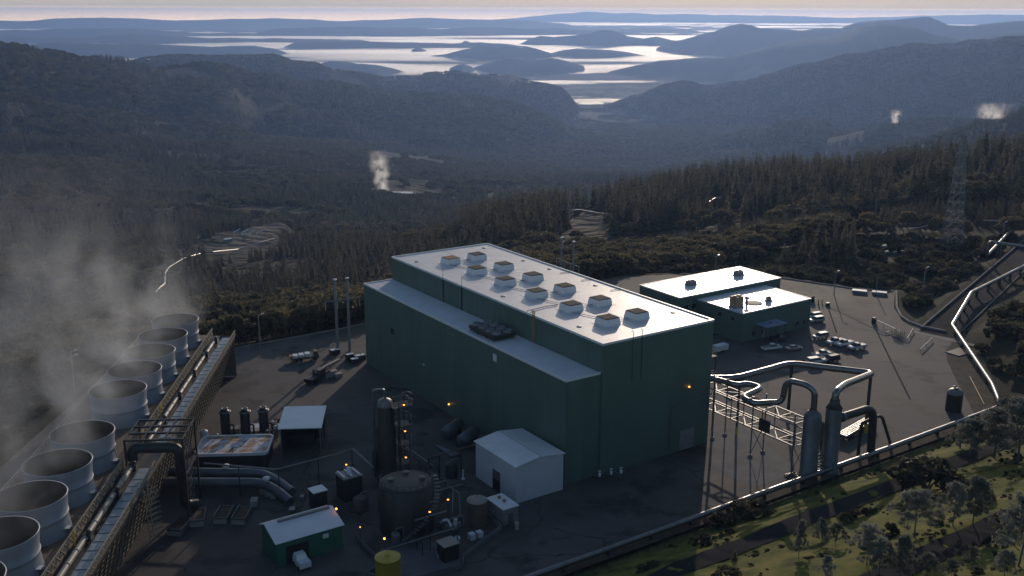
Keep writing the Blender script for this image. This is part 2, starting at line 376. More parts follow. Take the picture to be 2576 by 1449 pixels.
def hgt(x, y):
    x = np.atleast_1d(np.asarray(x, float)); y = np.atleast_1d(np.asarray(y, float))
    r = np.maximum(np.hypot(x, y), 20.0); th = np.arctan2(x, y)
    z = base_z(th, r)
    z = z + (fbm(x / 260, y / 260, 5, 3) - .48) * np.clip((r - 350) * .05, 0, 46) * (1 - .55 * sstep(2200, 3600, r)) * (z > fl(r) + 8)
    for a, sf, sb, wd in RIDP:
        m = (th > a[0, 0]) & (th < a[-1, 0])
        if not m.any(): continue
        t = th[m]; rc = np.interp(t, a[:, 0], a[:, 1]); zc = np.interp(t, a[:, 0], a[:, 2])
        jag = rc * .0009
        d = r[m] - rc; zc = zc + (fbm(t * 50, t * 0, 4, 5) - .5) * jag * 2 * np.exp(-np.abs(d) / (rc * .03)); q = np.sqrt(d * d + wd * wd) - wd
        lam = np.clip(rc * .11, 160, 700)
        wx = fbm(x[m] / lam * .7, y[m] / lam * .7, 3, 61) * .9; gul = ridged(x[m] / lam + wx, y[m] / lam + wx, 4, 21) * np.minimum(q, lam * 1.5) * .20
        zz = zc - np.where(d < 0, sf, sb) * q - (gul - .08 * np.minimum(q, lam)) * np.where(d < 0, 1, .6)
        k = np.clip(rc * .002, 5, 14); h = np.clip(.5 + .5 * (zz - z[m]) / k, 0, 1)
        z[m] = z[m] * (1 - h) + zz * h + k * h * (1 - h)
    # the levelled yard and road, and the banks round them
    dy = np.minimum(pdist(x, y, YARD), pdist(x, y, ROAD)); near = dy < 260
    if near.any():
        xs, ys, d = x[near], y[near], dy[near]
        up = pdist(xs, ys, UPPOLY); upd = np.maximum(-up, 0); isup = up < 0
        a_ = (xs - AD.x) * AU.x + (ys - AD.y) * AU.y; b_ = (xs - AD.x) * AW.x + (ys - AD.y) * AW.y
        south = sstep(115, 85, b_)
        e = upd
        prof = np.interp(e, [0, 1.5, 12, 17.5, 40, 46, 70, 130], [-.2, -.2, 5.0, 5.2, 14, 14.3, 24, 34])
        prof2 = np.interp(e, [0, 2, 30, 80, 200], [-.2, -.2, 9, 15, 18])
        zu = prof * south + prof2 * (1 - south) + (fbm(xs / 9, ys / 9, 4, 8) - .5) * np.clip(e * .12, 0, 1.6)
        dd = np.maximum(d, 0)
        n1 = (fbm(xs / 22, ys / 22, 4, 14) - .45) * np.clip(dd * .15, 0, 5)
        zd = np.where(dd > 3, -.34 * (dd - 3), 0) - .2 + n1
        bl = sstep(25, 230, dd)
        zd = np.maximum(zd, z[near] - 40) if False else zd
        zd = np.maximum(zd, np.minimum(z[near], -4)) * (1 - bl) + z[near] * bl
        zup = zu * (1 - sstep(150, 260, e)) + np.maximum(z[near], 8) * sstep(150, 260, e)
        zn = np.where(isup, zup, zd)
        z[near] = np.where(d < 1.0, -.25, zn)
    return _flat(z, x, y)
FLAT = []
def _flat(z, x, y):
    for pp, zm in FLAT:
        w_ = sstep(14, -3, pdist(x, y, pp)); z = z * (1 - w_) + zm * w_
    return z
def ground_px(x, y, d0=110.0, d1=9000.0):            # where a sight line meets the ground
    d = ray(x, y); hd = math.hypot(d[0], d[1]); k = d[2] / hd; ux, uy = d[0] / hd, d[1] / hd
    s = np.geomspace(d0, d1, 700); zz = hgt(ux * s, uy * s); zr = CAM_H + k * s
    i = np.argmax(zz > zr)
    if not (zz > zr).any(): i = len(s) - 1
    lo, hi = s[max(i - 1, 0)], s[i]; ss = np.linspace(lo, hi, 12); z2 = hgt(ux * ss, uy * ss); j = np.argmax(z2 > CAM_H + k * ss)
    return Vector((ux * ss[j], uy * ss[j], float(z2[j])))
def gz(x, y): return float(hgt([x], [y])[0])

# ---------------------------------------------------------------- the ground sheet
K4 = lambda x, y: ((600 + x / 4.025) * .67083, (820 + y / 4.025) * .67083)
PADS = [[P2(ground_px(*K4(*q))) for q in ((670, 370), (1000, 285), (1400, 225), (1850, 225), (1940, 265), (1720, 320), (1500, 385), (1200, 480), (800, 515), (690, 470))],
        [P2(AT(x, y, d)) for x, y, d in ((1385, 572, 672), (1420, 548, 700), (1500, 538, 712), (1560, 545, 706), (1520, 560, 685), (1450, 575, 668))],
        [P2(AT(x, y, d)) for x, y, d in ((930, 500, 1570), (960, 488, 1640), (1040, 488, 1640), (1060, 500, 1570))],
        [P2(ROADP(-2, -2)), P2(ROADP(330, -2)), P2(ROADP(330, 14)), P2(ROADP(-2, 13))]]
for pp in PADS[:3]: q = np.array(pp); FLAT.append((pp, float(np.mean(hgt(q[:, 0], q[:, 1]))) if len(pp) != 6 else AT(1490, 562, 688).z))
ths = np.unique(np.r_[np.linspace(-math.pi, -.75, 40), np.linspace(-.75, -.5, 60), np.linspace(-.5, .5, 900), np.linspace(.5, .75, 60), np.linspace(.75, math.pi, 40)])
rs = np.unique(np.r_[np.linspace(8, 120, 24), np.linspace(120, 520, 260), np.geomspace(520, 9000, 420), np.geomspace(9000, 29500, 150)])
TH, RR = np.meshgrid(ths, rs); X = (np.sin(TH) * RR).ravel(); Y = (np.cos(TH) * RR).ravel()
Zg = hgt(X, Y)
nth, nr = len(ths), len(rs)
me = bpy.data.meshes.new("ground")
me.vertices.add(len(X)); me.vertices.foreach_set("co", np.stack([X, Y, Zg], -1).ravel())
i, j = np.meshgrid(np.arange(nr - 1), np.arange(nth - 1), indexing='ij'); a = (i * nth + j).ravel()
F = np.stack([a, a + nth, a + nth + 1, a + 1], -1)
me.loops.add(F.size); me.loops.foreach_set("vertex_index", F.ravel())
me.polygons.add(len(F)); me.polygons.foreach_set("loop_start", np.arange(len(F)) * 4)
me.polygons.foreach_set("loop_total", np.full(len(F), 4)); me.polygons.foreach_set("use_smooth", np.ones(len(F), bool))
# what grows where: r = meadow grass on the cut slope, g = valley fields
gr = np.clip(-pdist(X, Y, GRASS) / 4 + .5, 0, 1) * (Zg > -.24)
vf = sstep(FLOOR + 26, FLOOR + 12, Zg) * (np.hypot(X, Y) < 9000)
dY = np.minimum(pdist(X, Y, YARD), pdist(X, Y, ROAD)); bank = sstep(70, 4, dY) * sstep(-.5, .5, dY)
padm = np.zeros(len(X))
for pp in PADS[:3]: padm = np.maximum(padm, np.clip(-pdist(X, Y, pp) / 8 + .4, 0, 1))
at = me.attributes.new("cover", 'FLOAT_COLOR', 'POINT')
at.data.foreach_set("color", np.stack([gr, vf, bank, padm], -1).ravel())
me.update(); me.validate()
gm = bpy.data.materials.new("hillside"); gm.use_nodes = True
nt = gm.node_tree; p = nt.nodes["Principled BSDF"]; L = nt.links.new
p.inputs['Roughness'].default_value = .95; p.inputs['Specular IOR Level'].default_value = .1
geo = NN(gm, "ShaderNodeNewGeometry"); att = NN(gm, "ShaderNodeAttribute"); att.attribute_name = "cover"
def gn(scale, det=6):
    n = NN(gm, "ShaderNodeTexNoise"); n.inputs['Scale'].default_value = scale; n.inputs['Detail'].default_value = det; n.inputs['Roughness'].default_value = .65
    L(geo.outputs['Position'], n.inputs['Vector']); return n.outputs['Fac']
def ramp(f, stops):
    r = NN(gm, "ShaderNodeValToRGB"); e = r.color_ramp.elements
    e[0].position, e[0].color = stops[0][0], (*stops[0][1], 1); e[1].position, e[1].color = stops[-1][0], (*stops[-1][1], 1)
    for pos, c in stops[1:-1]:
        k = e.new(pos); k.color = (*c, 1)
    L(f, r.inputs[0]); return r.outputs[0]
def mixc(f, a, b):
    m = NN(gm, "ShaderNodeMix"); m.data_type = 'RGBA'; L(f, m.inputs['Factor'])
    for s, v in (('A', a), ('B', b)):
        if isinstance(v, tuple): m.inputs[s].default_value = (*v, 1)
        else: L(v, m.inputs[s])
    return m.outputs['Result']
woods = mixc(ramp(gn(.0045, 8), [(.45, (0, 0, 0)), (.62, (1, 1, 1))]), ramp(gn(.05, 10), [(.3, (.012, .018, .012)), (.5, (.022, .028, .017)), (.7, (.042, .038, .022))]),
             ramp(gn(.06, 10), [(.3, (.018, .02, .013)), (.52, (.034, .030, .018)), (.72, (.06, .046, .028))]))
grass = ramp(gn(.22, 12), [(.33, (.035, .04, .013)), (.46, (.09, .10, .022)), (.56, (.14, .135, .03)), (.7, (.19, .14, .055))])
field = ramp(gn(.0028, 10), [(.36, (.03, .038, .03)), (.47, (.07, .08, .055)), (.53, (.20, .2, .15)), (.6, (.06, .07, .05))])
bankc = ramp(gn(.22, 12), [(.32, (.016, .019, .011)), (.5, (.032, .033, .019)), (.7, (.06, .05, .03))])
sp = NN(gm, "ShaderNodeSeparateColor"); L(att.outputs['Color'], sp.inputs[0])
c = mixc(sp.outputs[2], woods, bankc); c = mixc(sp.outputs[1], c, field); c = mixc(sp.outputs[0], c, grass); c = mixc(att.outputs['Alpha'], c, ramp(gn(.08, 6), [(.35, (.07, .062, .05)), (.65, (.14, .12, .095))]))
L(c, p.inputs['Base Color'])
bn = NN(gm, "ShaderNodeBump"); bn.inputs['Strength'].default_value = .9; bn.inputs['Distance'].default_value = 5.0
vor = NN(gm, "ShaderNodeTexVoronoi"); vor.inputs['Scale'].default_value = .07; L(geo.outputs['Position'], vor.inputs['Vector'])
inv = NN(gm, "ShaderNodeMath"); inv.operation = 'SUBTRACT'; inv.inputs[0].default_value = 1; L(vor.outputs['Distance'], inv.inputs[1])
mg = NN(gm, "ShaderNodeMath"); mg.operation = 'SUBTRACT'; mg.inputs[0].default_value = 1; mg.use_clamp = True
mx2 = NN(gm, "ShaderNodeMath"); mx2.operation = 'MAXIMUM'; L(sp.outputs[0], mx2.inputs[0]); L(sp.outputs[2], mx2.inputs[1]); L(mx2.outputs[0], mg.inputs[1])
mh = NN(gm, "ShaderNodeMath"); mh.operation = 'MULTIPLY'; L(inv.outputs[0], mh.inputs[0]); L(mg.outputs[0], mh.inputs[1])
L(mh.outputs[0], bn.inputs['Height']); L(bn.outputs[0], p.inputs['Normal'])
me.materials.append(gm)
ground = bpy.data.objects.new("ground", me); COL.objects.link(ground); ground["kind"] = "structure"; ground["label"] = "wooded hills, valley floor and cut slopes round the yard"

# ---------------------------------------------------------------- haze and valley fog (air, built as air)
def vol(name, color, dens, aniso):
    m = bpy.data.materials.new(name); m.use_nodes = True; n = m.node_tree; n.nodes.clear()
    o = n.nodes.new("ShaderNodeOutputMaterial"); v = n.nodes.new("ShaderNodeVolumePrincipled")
    v.inputs['Color'].default_value = (*color, 1); v.inputs['Density'].default_value = dens; v.inputs['Anisotropy'].default_value = aniso
    n.links.new(v.outputs[0], o.inputs['Volume']); return m, v
hm, hv = vol("haze_air", (.35, .54, .96), 6.0e-5, .45)
hb = MB().prism([(-29800, -29800), (29800, -29800), (29800, 29800), (-29800, 29800)], FLOOR - 45, 124)
haze = solo(hb, "haze", hm, "blue morning haze filling the air over the hills", "haze", kind="stuff", loc=Vector((0, 0, FLOOR - 45)))
fm, fv = vol("fog_bank", (1.0, .97, .92), .016, .78)
ft = np.linspace(-.62, .62, 220); fr = np.geomspace(6600, 28500, 300)
FT, FR = np.meshgrid(ft, fr); fx = (np.sin(FT) * FR).ravel(); fy = (np.cos(FT) * FR).ravel()
und = (fbm(fx / 2600, fy / 420, 6, 40) - .49) * 95 * (.75 + .5 * sstep(9500, 7000, FR.ravel())) + (fbm(fx / 6000, fy / 5000, 3, 44) - .5) * 26
edge = sstep(6700, 8600, FR.ravel()) * 24 - 24
fz = fl(FR.ravel(), FOG) + und * np.where(FR.ravel() > 9000, .7, 1) + edge
n0 = len(fx); V = np.r_[np.stack([fx, fy, fz], -1), np.stack([fx, fy, fl(FR.ravel()) - 20.0], -1)]
i, j = np.meshgrid(np.arange(len(fr) - 1), np.arange(len(ft) - 1), indexing='ij'); a = (i * len(ft) + j).ravel(); w_ = len(ft)
top = np.stack([a, a + w_, a + w_ + 1, a + 1], -1)[:, ::-1]; bot = np.stack([a, a + w_, a + w_ + 1, a + 1], -1) + n0
rim = []
def wall(idx):
    for q in range(len(idx) - 1): rim.append((idx[q], idx[q + 1], idx[q + 1] + n0, idx[q] + n0))
wall(list(range(w_))); wall([k * w_ + w_ - 1 for k in range(len(fr))]); wall(list(range((len(fr) - 1) * w_, len(fr) * w_))[::-1]); wall([k * w_ for k in range(len(fr))][::-1])
fme = bpy.data.meshes.new("fog"); fme.from_pydata(V.tolist(), [], top.tolist() + bot.tolist() + rim)
bm = bmesh.new(); bm.from_mesh(fme); bmesh.ops.recalc_face_normals(bm, faces=bm.faces[:]); bm.to_mesh(fme); bm.free()
fme.materials.append(fm)
fog = bpy.data.objects.new("fog", fme); COL.objects.link(fog); tag(fog, "sea of low white fog lying in the far valley", "fog", kind="stuff")
# ---------------------------------------------------------------- materials of the plant
M = {}
M['asphalt'] = mat("asphalt", (.062, .056, .053), (.108, .098, .093), .05, rough=.82, spec=.25, bump=.25, bscale=2.0, c3=(.042, .04, .04), s3=.11, lo3=.53, hi3=.62, rvar=.1)
def cracks(m, scale, width, dark):                 # sealed cracks and patch seams in old asphalt
    n = m.node_tree; p = n.nodes['Principled BSDF']; L = n.links.new; src = p.inputs['Base Color'].links[0].from_socket
    g = NN(m, 'ShaderNodeNewGeometry'); nz = NN(m, 'ShaderNodeTexNoise'); nz.inputs['Scale'].default_value = .15; nz.inputs['Detail'].default_value = 3
    ad = NN(m, 'ShaderNodeVectorMath'); ad.operation = 'MULTIPLY_ADD'; ad.inputs[1].default_value = (9, 9, 0); L(g.outputs['Position'], nz.inputs['Vector']); L(nz.outputs['Color'], ad.inputs[0]); L(g.outputs['Position'], ad.inputs[2])
    v = NN(m, 'ShaderNodeTexVoronoi'); v.feature = 'DISTANCE_TO_EDGE'; v.inputs['Scale'].default_value = scale; L(ad.outputs[0], v.inputs['Vector'])
    r = NN(m, 'ShaderNodeMapRange'); r.inputs[1].default_value = width * .4; r.inputs[2].default_value = width; r.inputs[3].default_value = 1; r.inputs[4].default_value = 0; L(v.outputs['Distance'], r.inputs[0])
    v2 = NN(m, 'ShaderNodeTexVoronoi'); v2.inputs['Scale'].default_value = scale * .8; L(ad.outputs[0], v2.inputs['Vector']); hs = NN(m, 'ShaderNodeHueSaturation'); L(src, hs.inputs['Color'])
    sp = NN(m, 'ShaderNodeSeparateColor'); L(v2.outputs['Color'], sp.inputs[0]); mr = NN(m, 'ShaderNodeMapRange'); mr.inputs[3].default_value = .86; mr.inputs[4].default_value = 1.14; L(sp.outputs[0], mr.inputs[0]); L(mr.outputs[0], hs.inputs['Value'])
    mx = NN(m, 'ShaderNodeMix'); mx.data_type = 'RGBA'; mx.inputs['B'].default_value = (*dark, 1); L(r.outputs[0], mx.inputs['Factor']); L(hs.outputs[0], mx.inputs['A']); L(mx.outputs['Result'], p.inputs['Base Color'])
cracks(M['asphalt'], .03, .006, (.04, .038, .037))
M['ventgrille'] = mat('vent_grille', (.05, .045, .04), (.08, .07, .055), 1.2, rough=.8)
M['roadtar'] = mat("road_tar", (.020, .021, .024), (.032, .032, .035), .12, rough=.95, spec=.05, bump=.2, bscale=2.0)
M['dirt'] = mat("dirt", (.07, .058, .045), (.12, .10, .075), .3, rough=.95, spec=.1, bump=.5)
M['concrete'] = mat("concrete", (.26, .25, .235), (.17, .165, .155), .35, rough=.85, spec=.2, bump=.15)
M['darkconc'] = mat("stained_concrete", (.10, .10, .11), (.15, .148, .15), .25, rough=.85, spec=.2)
M['green'] = mat("green_siding", (.085, .140, .117), (.064, .112, .092), .25, stretch=(1, 1, .12), rough=.5, spec=.35, corr=(AU.x + AW.x * .0, AU.y, .9, .35))
M['greenend'] = mat("green_siding_end", (.080, .135, .112), (.068, .118, .097), .12, rough=.5, spec=.35, corr=(AW.x, AW.y, .9, .35))
M['membrane'] = mat("white_roof_membrane", (.58, .57, .60), (.44, .44, .49), .22, rough=.44, spec=.5, bump=.12, bscale=.9, c3=(.42, .42, .47), s3=.09, lo3=.6, hi3=.78, rvar=.12)
M['matroof'] = mat('matt_white_roof', (.62, .64, .68), (.54, .56, .60), .3, rough=.85, spec=.15, bump=.06, bscale=.8)
M['membrane2'] = mat("pale_roof_sheet", (.72, .73, .75), (.62, .63, .66), .3, rough=.32, spec=.5, bump=.05, bscale=.7, rvar=.08)
M['trim'] = mat("pale_trim", (.62, .64, .66), rough=.4)
M['whitep'] = mat("white_paint", (.72, .73, .74), (.62, .63, .65), .8, rough=.45)
M['shedwall'] = mat("pale_blue_siding", (.50, .53, .58), (.44, .47, .52), .3, rough=.5, corr=(AW.x, AW.y, .6, .3))
M['stack'] = mat("fibreglass_stack", (.26, .29, .345), (.21, .235, .285), .25, rough=.45, stretch=(1, 1, .25), c3=(.30, .29, .28), s3=.5, lo3=.6, hi3=.75)
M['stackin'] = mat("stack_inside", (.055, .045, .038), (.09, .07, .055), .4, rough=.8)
M['wood'] = mat("weathered_decking", (.13, .095, .07), (.19, .14, .10), .8, rough=.85, stretch=(1, .15, 1), bump=.2)
M['lattice'] = mat("timber_lattice", (.30, .25, .18), (.38, .32, .24), .7, rough=.8)
M['louvre'] = mat("louvre_board", (.12, .10, .075), (.17, .14, .105), .7, rough=.8)
M['basin'] = mat("basin_cover", (.22, .27, .30), (.30, .34, .36), .5, rough=.4, spec=.5)
M['fibrepipe'] = mat("fibre_pipe", (.24, .225, .19), (.30, .28, .24), .6, rough=.5)
M['steel'] = mat("galvanised_steel", (.20, .20, .20), (.15, .15, .155), 1.2, rough=.5, metal=.4)
M['darksteel'] = mat("dark_steel", (.035, .036, .038), (.06, .055, .05), .8, rough=.5, metal=.3)
M['clad'] = mat("aluminium_cladding", (.23, .225, .22), (.17, .168, .165), .5, rough=.30, metal=.75, c3=(.12, .11, .10), s3=.5, lo3=.6, hi3=.7, rvar=.08)
M['cladblue'] = mat("dull_cladding", (.14, .15, .165), (.105, .115, .125), .6, rough=.42, metal=.4)
M['black'] = mat("black_vessel", (.018, .019, .02), (.035, .033, .032), .6, rough=.5)
M['rust'] = mat("rust_patched_plate", (.50, .49, .54), (.36, .20, .09), .32, rough=.6, lo=.47, hi=.56, c3=(.13, .13, .15), s3=.6, lo3=.56, hi3=.6)
M['orange'] = mat("orange_rust", (.42, .22, .10), (.30, .14, .06), 1, rough=.7)
M['yellow'] = mat("yellow_tank_paint", (.42, .32, .035), (.34, .25, .03), .6, rough=.5)
M['yellowp'] = mat("yellow_paint", (.55, .38, .04), rough=.5)
M['brown'] = mat("brown_tank", (.075, .06, .05), (.10, .085, .07), .5, rough=.6)
M['tan'] = mat("tan_lid", (.33, .29, .25), (.27, .24, .21), 1, rough=.7)
M['grnpaint'] = mat("green_shed_paint", (.035, .13, .085), (.03, .11, .07), .5, rough=.5, corr=(AU.x, AU.y, .5, .3))
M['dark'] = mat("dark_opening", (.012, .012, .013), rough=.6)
M['glass'] = mat("dark_window", (.02, .022, .025), rough=.15, spec=.6)
M['tire'] = mat("rubber", (.02, .02, .02), rough=.8)
M['chrome'] = mat("wheel_rim", (.4, .4, .41), rough=.35, metal=.8)
M['plastic'] = mat("translucent_plastic", (.62, .64, .66), (.52, .55, .58), 1.5, rough=.45)
M['pole'] = mat("pole_wood", (.13, .105, .085), (.09, .075, .06), 1, rough=.85, stretch=(1, 1, .1))
M['wire'] = mat("wire", (.5, .48, .44), rough=.4, metal=.3)
M['lamp'] = mat("sodium_lamp", (1, .35, .06), emit=(1.0, .30, .045), estr=5.0)
M['tail'] = mat("tail_lamp", (.35, .02, .02), rough=.3)
M['head'] = mat("head_lamp", (.7, .7, .7), rough=.15)
M['ceram'] = mat("insulator", (.45, .44, .42), rough=.3)
M['bluet'] = mat("blue_metal_roof", (.24, .29, .42), (.2, .25, .37), .6, rough=.4)
M['tanbox'] = mat("tan_housing", (.38, .25, .15), (.30, .2, .12), 1, rough=.6)
M['grey'] = mat("grey_housing", (.22, .22, .23), (.16, .16, .17), 1, rough=.5)

def sheet(name, poly, z, m, label):
    mb = MB(); A = sum(poly[i][0] * poly[(i + 1) % len(poly)][1] - poly[(i + 1) % len(poly)][0] * poly[i][1] for i in range(len(poly)))
    if A < 0: poly = poly[::-1]
    mb.add([(p[0], p[1], z) for p in poly], [tuple(range(len(poly)))])
    o = solo(mb, name, m, label, None, kind="structure", loc=Vector((0, 0, 0))); return o
yardp = [p for p in YARD]
k = yardp.index((128.5, 284))
asph = yardp[:k + 1] + [(120, 271), (116.5, 262), (113, 248), P2(B(-23.5, 92)), P2(B(-23.5, -130)), (-40, 40)]
sheet("yard", asph, 0.0, M['asphalt'], "worn asphalt yard of the power plant")
sheet("shoulder", [(128.4, 284.2), (127, 262), (119, 238), P2(CORNER), P2(B(-26.4, -130)), P2(B(-23.2, -130)), P2(B(-23.4, 92)), (112.8, 248), (116.3, 262.2), (120, 271)], -0.02, M['dirt'], "strip of bare dirt between yard and pipeline")
sheet("road", ROAD, 0.004, M['roadtar'], "dark asphalt access road climbing from the gate")
mb = MB(); mb.add([tuple(ROADP(-3.2, -1.0, .008)), tuple(ROADP(-1.0, -1.0, .008)), tuple(ROADP(-4.5, 17.5, .008)), tuple(ROADP(-6.6, 17.2, .008))], [(0, 3, 2, 1)])
solo(mb, "road_gutter", M['concrete'], "pale concrete drain strip across the road mouth", None, kind="structure", loc=Vector((0, 0, 0)))
sheet('slab', [P2(G(*p)) for p in ((1792, 1068), (1868, 1072), (1995, 1172), (1985, 1196), (1905, 1222), (1788, 1186))], .006, M['darkconc'], 'paler concrete slab under the pipe rack')
for pts, lab in (([(2070, 768), (2130, 793), (2197, 826)], "thin dark line across the parking yard"), ([(2204, 830), (2240, 905), (2290, 1005)], "thin dark line running down the yard from the gate"), ([(2084, 776), (2105, 838)], "thin dark line beside the parked suv")):
    q = [G(*p, .007) for p in pts]; mb = MB(); vs = []  # thin dark strips laid flat on the asphalt along these lines
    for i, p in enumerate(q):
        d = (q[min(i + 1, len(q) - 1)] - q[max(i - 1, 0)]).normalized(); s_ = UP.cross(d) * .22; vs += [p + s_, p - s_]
    mb.add(vs, [(2 * i, 2 * i + 1, 2 * i + 3, 2 * i + 2) for i in range(len(q) - 1)]); solo(mb, "dark_line", M['roadtar'], lab, None, kind="structure", loc=Vector((0, 0, 0)))
wat = mat("pond_water", (.12, .13, .13), rough=.06, spec=.8)
for pts, lab in (([(1452, 262), (1468, 256), (1500, 254.5), (1519, 259), (1518, 262), (1480, 263)], "bright pond in the valley fields"), ([(1408, 259), (1430, 256.5), (1444, 258), (1436, 261), (1412, 261)], "smaller bright pond in the valley fields")):
    q = [G(x, y, FLOOR + 9) for x, y in pts]; mb = MB(); mb.add(q, [tuple(range(len(q)))]); o = solo(mb, "pond", wat, lab, None, kind="structure", loc=Vector((0, 0, 0)))
# kerbs and low berm round the far side of the yard
def kerbline(name, pts, m, lab, wd=.5, h=.14):
    mb = MB()
    for i in range(len(pts) - 1): mb.beam((*pts[i], h / 2), (*pts[i + 1], h / 2), wd, h)
    solo(mb, name, m, lab, "kerb", loc=Vector((*pts[0], 0)))
kerbline("kerb", [(128, 332), (124.5, 322), (121, 312), (119, 303), (119.2, 297), (121.5, 292), (126.5, 287.5)], M['concrete'], "curved pale kerb wall beside the road gate", .6, .55)
kerbline("kerb", [(-103, 252), (-77, 269.6), (-50, 288.5), (-8, 321.5), (20, 337)], M['concrete'], "long low kerb along the yard edge behind the cooling tower", .4, .3)
kerbline("kerb", [(60, 355), (94, 350), (115, 336), (127, 332.4)], M['concrete'], "low kerb behind the control building and flat dumpsters", .4, .3)
kerbline("kerb", [P2(ROADP(2, -.2)), P2(ROADP(170, -.2))], M['darkconc'], "dark guard kerb along the uphill road", .5, .6)
kerbline("kerb", [P2(ROADP(2, 10.2)), P2(ROADP(150, 10.2))], M['concrete'], "thin pale road kerb next to the silver pipeline", .25, .2)
# benches cut in the grassy slope
def track(pa, lab):
    mb = MB(); P = []
    for b in np.linspace(-60, 110, 60):
        q0 = B(-27.5 - pa[0], b); q1 = B(-27.5 - pa[1], b); P.append((q0, q1))
    for q0, q1 in P: pass
    vs = []; 
    for q0, q1 in P: vs += [(q0.x, q0.y, gz(q0.x, q0.y) + .12), (q1.x, q1.y, gz(q1.x, q1.y) + .12)]
    mb.add(vs, [(2 * i, 2 * i + 1, 2 * i + 3, 2 * i + 2) for i in range(len(P) - 1)])
    solo(mb, "dirt_track", M['roadtar'], lab, None, kind="structure", loc=Vector((0, 0, 0)))  # dark tar colour stands in for shade lying on the bench
track((12.8, 16.6), "bench track across the grassy cut slope, darkened to look shaded"); track((41, 45.4), "upper bench track among the pines on the slope, darkened to look shaded")

# ---------------------------------------------------------------- turbine hall
HL, HW, HR, HN, AN = 88.0, 29.7, 27.6, 21.7, 8.5
hall = thing("turbine_hall", B(44, 15), "huge green metal-clad hall with a stepped white roof and twelve roof vents", "power station")
mb = MB()
for (a0, a1, b0, b1, z0, z1) in ((0, HL, 0, HW, 0, HR),): mb.bbox(a0, a1, b0, b1, z0, z1 - .25)
part(mb, "wall", M['green'], hall)
mb = MB(); mb.bbox(.41, 87.7, -AN, -.02, 0, HN - .25); part(mb, "annex_wall", M['green'], hall)
mb = MB(); q = [B(-.03, .03, 0), B(-.03, HW - .03, 0), B(-.03, HW - .03, HR - .3), B(-.03, .03, HR - .3)]; mb.add(q, [(0, 1, 2, 3)]); part(mb, "end_cladding", M['greenend'], hall)
mb = MB(); mb.bbox(.3, HL - .3, .3, HW - .3, HR - .24, HR - .05); mb.bbox(.6, HL - .6, HW / 2 - .1, HW / 2 + .1, HR - .05, HR - .02)
part(mb, "roof", M['membrane'], hall)
mb = MB(); mb.bbox(.7, 87.4, -AN + .3, -.05, HN - .24, HN - .05); part(mb, "roof", M['matroof'], hall)
mb = MB()
for a0, a1, b0, b1 in ((-.06, HL + .06, -.06, .3), (-.06, HL + .06, HW - .3, HW + .06), (-.06, .3, .3, HW - .3), (HL - .3, HL + .06, .3, HW - .3)): mb.bbox(a0, a1, b0, b1, HR - .3, HR + .18)
for a0, a1, b0, b1 in ((.35, 87.76, -AN - .06, -AN + .3), (.35, .7, -AN + .3, -.05), (87.4, 87.76, -AN + .3, -.05)): mb.bbox(a0, a1, b0, b1, HN - .3, HN + .15)
part(mb, "parapet", M['trim'], hall)
vent_a = (74.3, 61.6, 48.9, 36.1, 23.1, 10.65)
mbv = mbg = None
for va in vent_a:
    for vb in (9.75, 17.7):
        rusty = va > 70 and vb < 12
        mb = MB(); w1, w2 = 1.75, 1.95
        q = [B(va - w2, vb - w2, HR - .05), B(va + w2, vb - w2, HR - .05), B(va + w2, vb + w2, HR - .05), B(va - w2, vb + w2, HR - .05),
             B(va - w1, vb - w1, HR + 1.3), B(va + w1, vb - w1, HR + 1.3), B(va + w1, vb + w1, HR + 1.3), B(va - w1, vb + w1, HR + 1.3)]
        n = (q[1] - q[0]).cross(q[2] - q[1])
        if n.z < 0: q = q[3::-1] + q[:3:-1]
        mb.hexa(q); pv = part(mb, "roof_vent", M['whitep'], hall, "roof vent with a rusty orange grille" if rusty else None)
        mb = MB(); mb.bbox(va - 1.72, va + 1.72, vb - 1.72, vb + 1.72, HR + 1.303, HR + 1.36)
        for i in range(7):
            c = -1.44 + i * .48; mb.bbox(va - 1.62, va + 1.62, vb + c - .13, vb + c + .13, HR + 1.36, HR + 1.47)
        part(mb, "grille", M['orange'] if rusty else M['ventgrille'], pv)
        mb = MB(); mb.bbox(va - 2.5, va + 2.5, vb - 2.7, vb + 2.5, HR - .05, HR - .015); part(mb, "flashing", M['membrane2'], pv)
for i, va in enumerate(vent_a):                       # conduits between the vents
    mb = MB(); mb.pipe([B(va, 11.9, HR + .12), B(va, 15.6, HR + .12)], .06, 6); part(mb, "conduit", M['grey'], hall)
    if i < 5: mb = MB(); mb.pipe([B(va - 2.1, 8.2, HR + .12), B(vent_a[i + 1] + 2.0, 11.0, HR + .12)], .06, 6); part(mb, "conduit", M['grey'], hall)
mb = MB(); mb.pipe([B(26.5, .4, HR + .2), B(27.5, 6.5, HR + .15), B(27, 9, HR + .12)], .1, 6); part(mb, "conduit", M['grey'], hall)
for (a, b) in ((84, 26), (80, 3), (40, 3.2), (12, 3.4), (66, 26.6), (36, 26.6), (9, 26.4), (55, 27)):
    mb = MB(); mb.lathe(B(a, b, HR - .05), [(.55, 0), (.55, .1), (.4, .14), (.0, .14)], 12); part(mb, "roof_drain", M['grey'], hall)
for a in (49.5, 41, 30):
    mb = MB(); mb.pipe([B(a, HW - .4, HR + .1), B(a + .3, HW - 3.2, HR + .1)], .07, 6); mb.pipe([B(a, HW - .4, HR), B(a, HW - .4, HR + 1.6)], .04, 5); part(mb, "lightning_rod", M['steel'], hall)
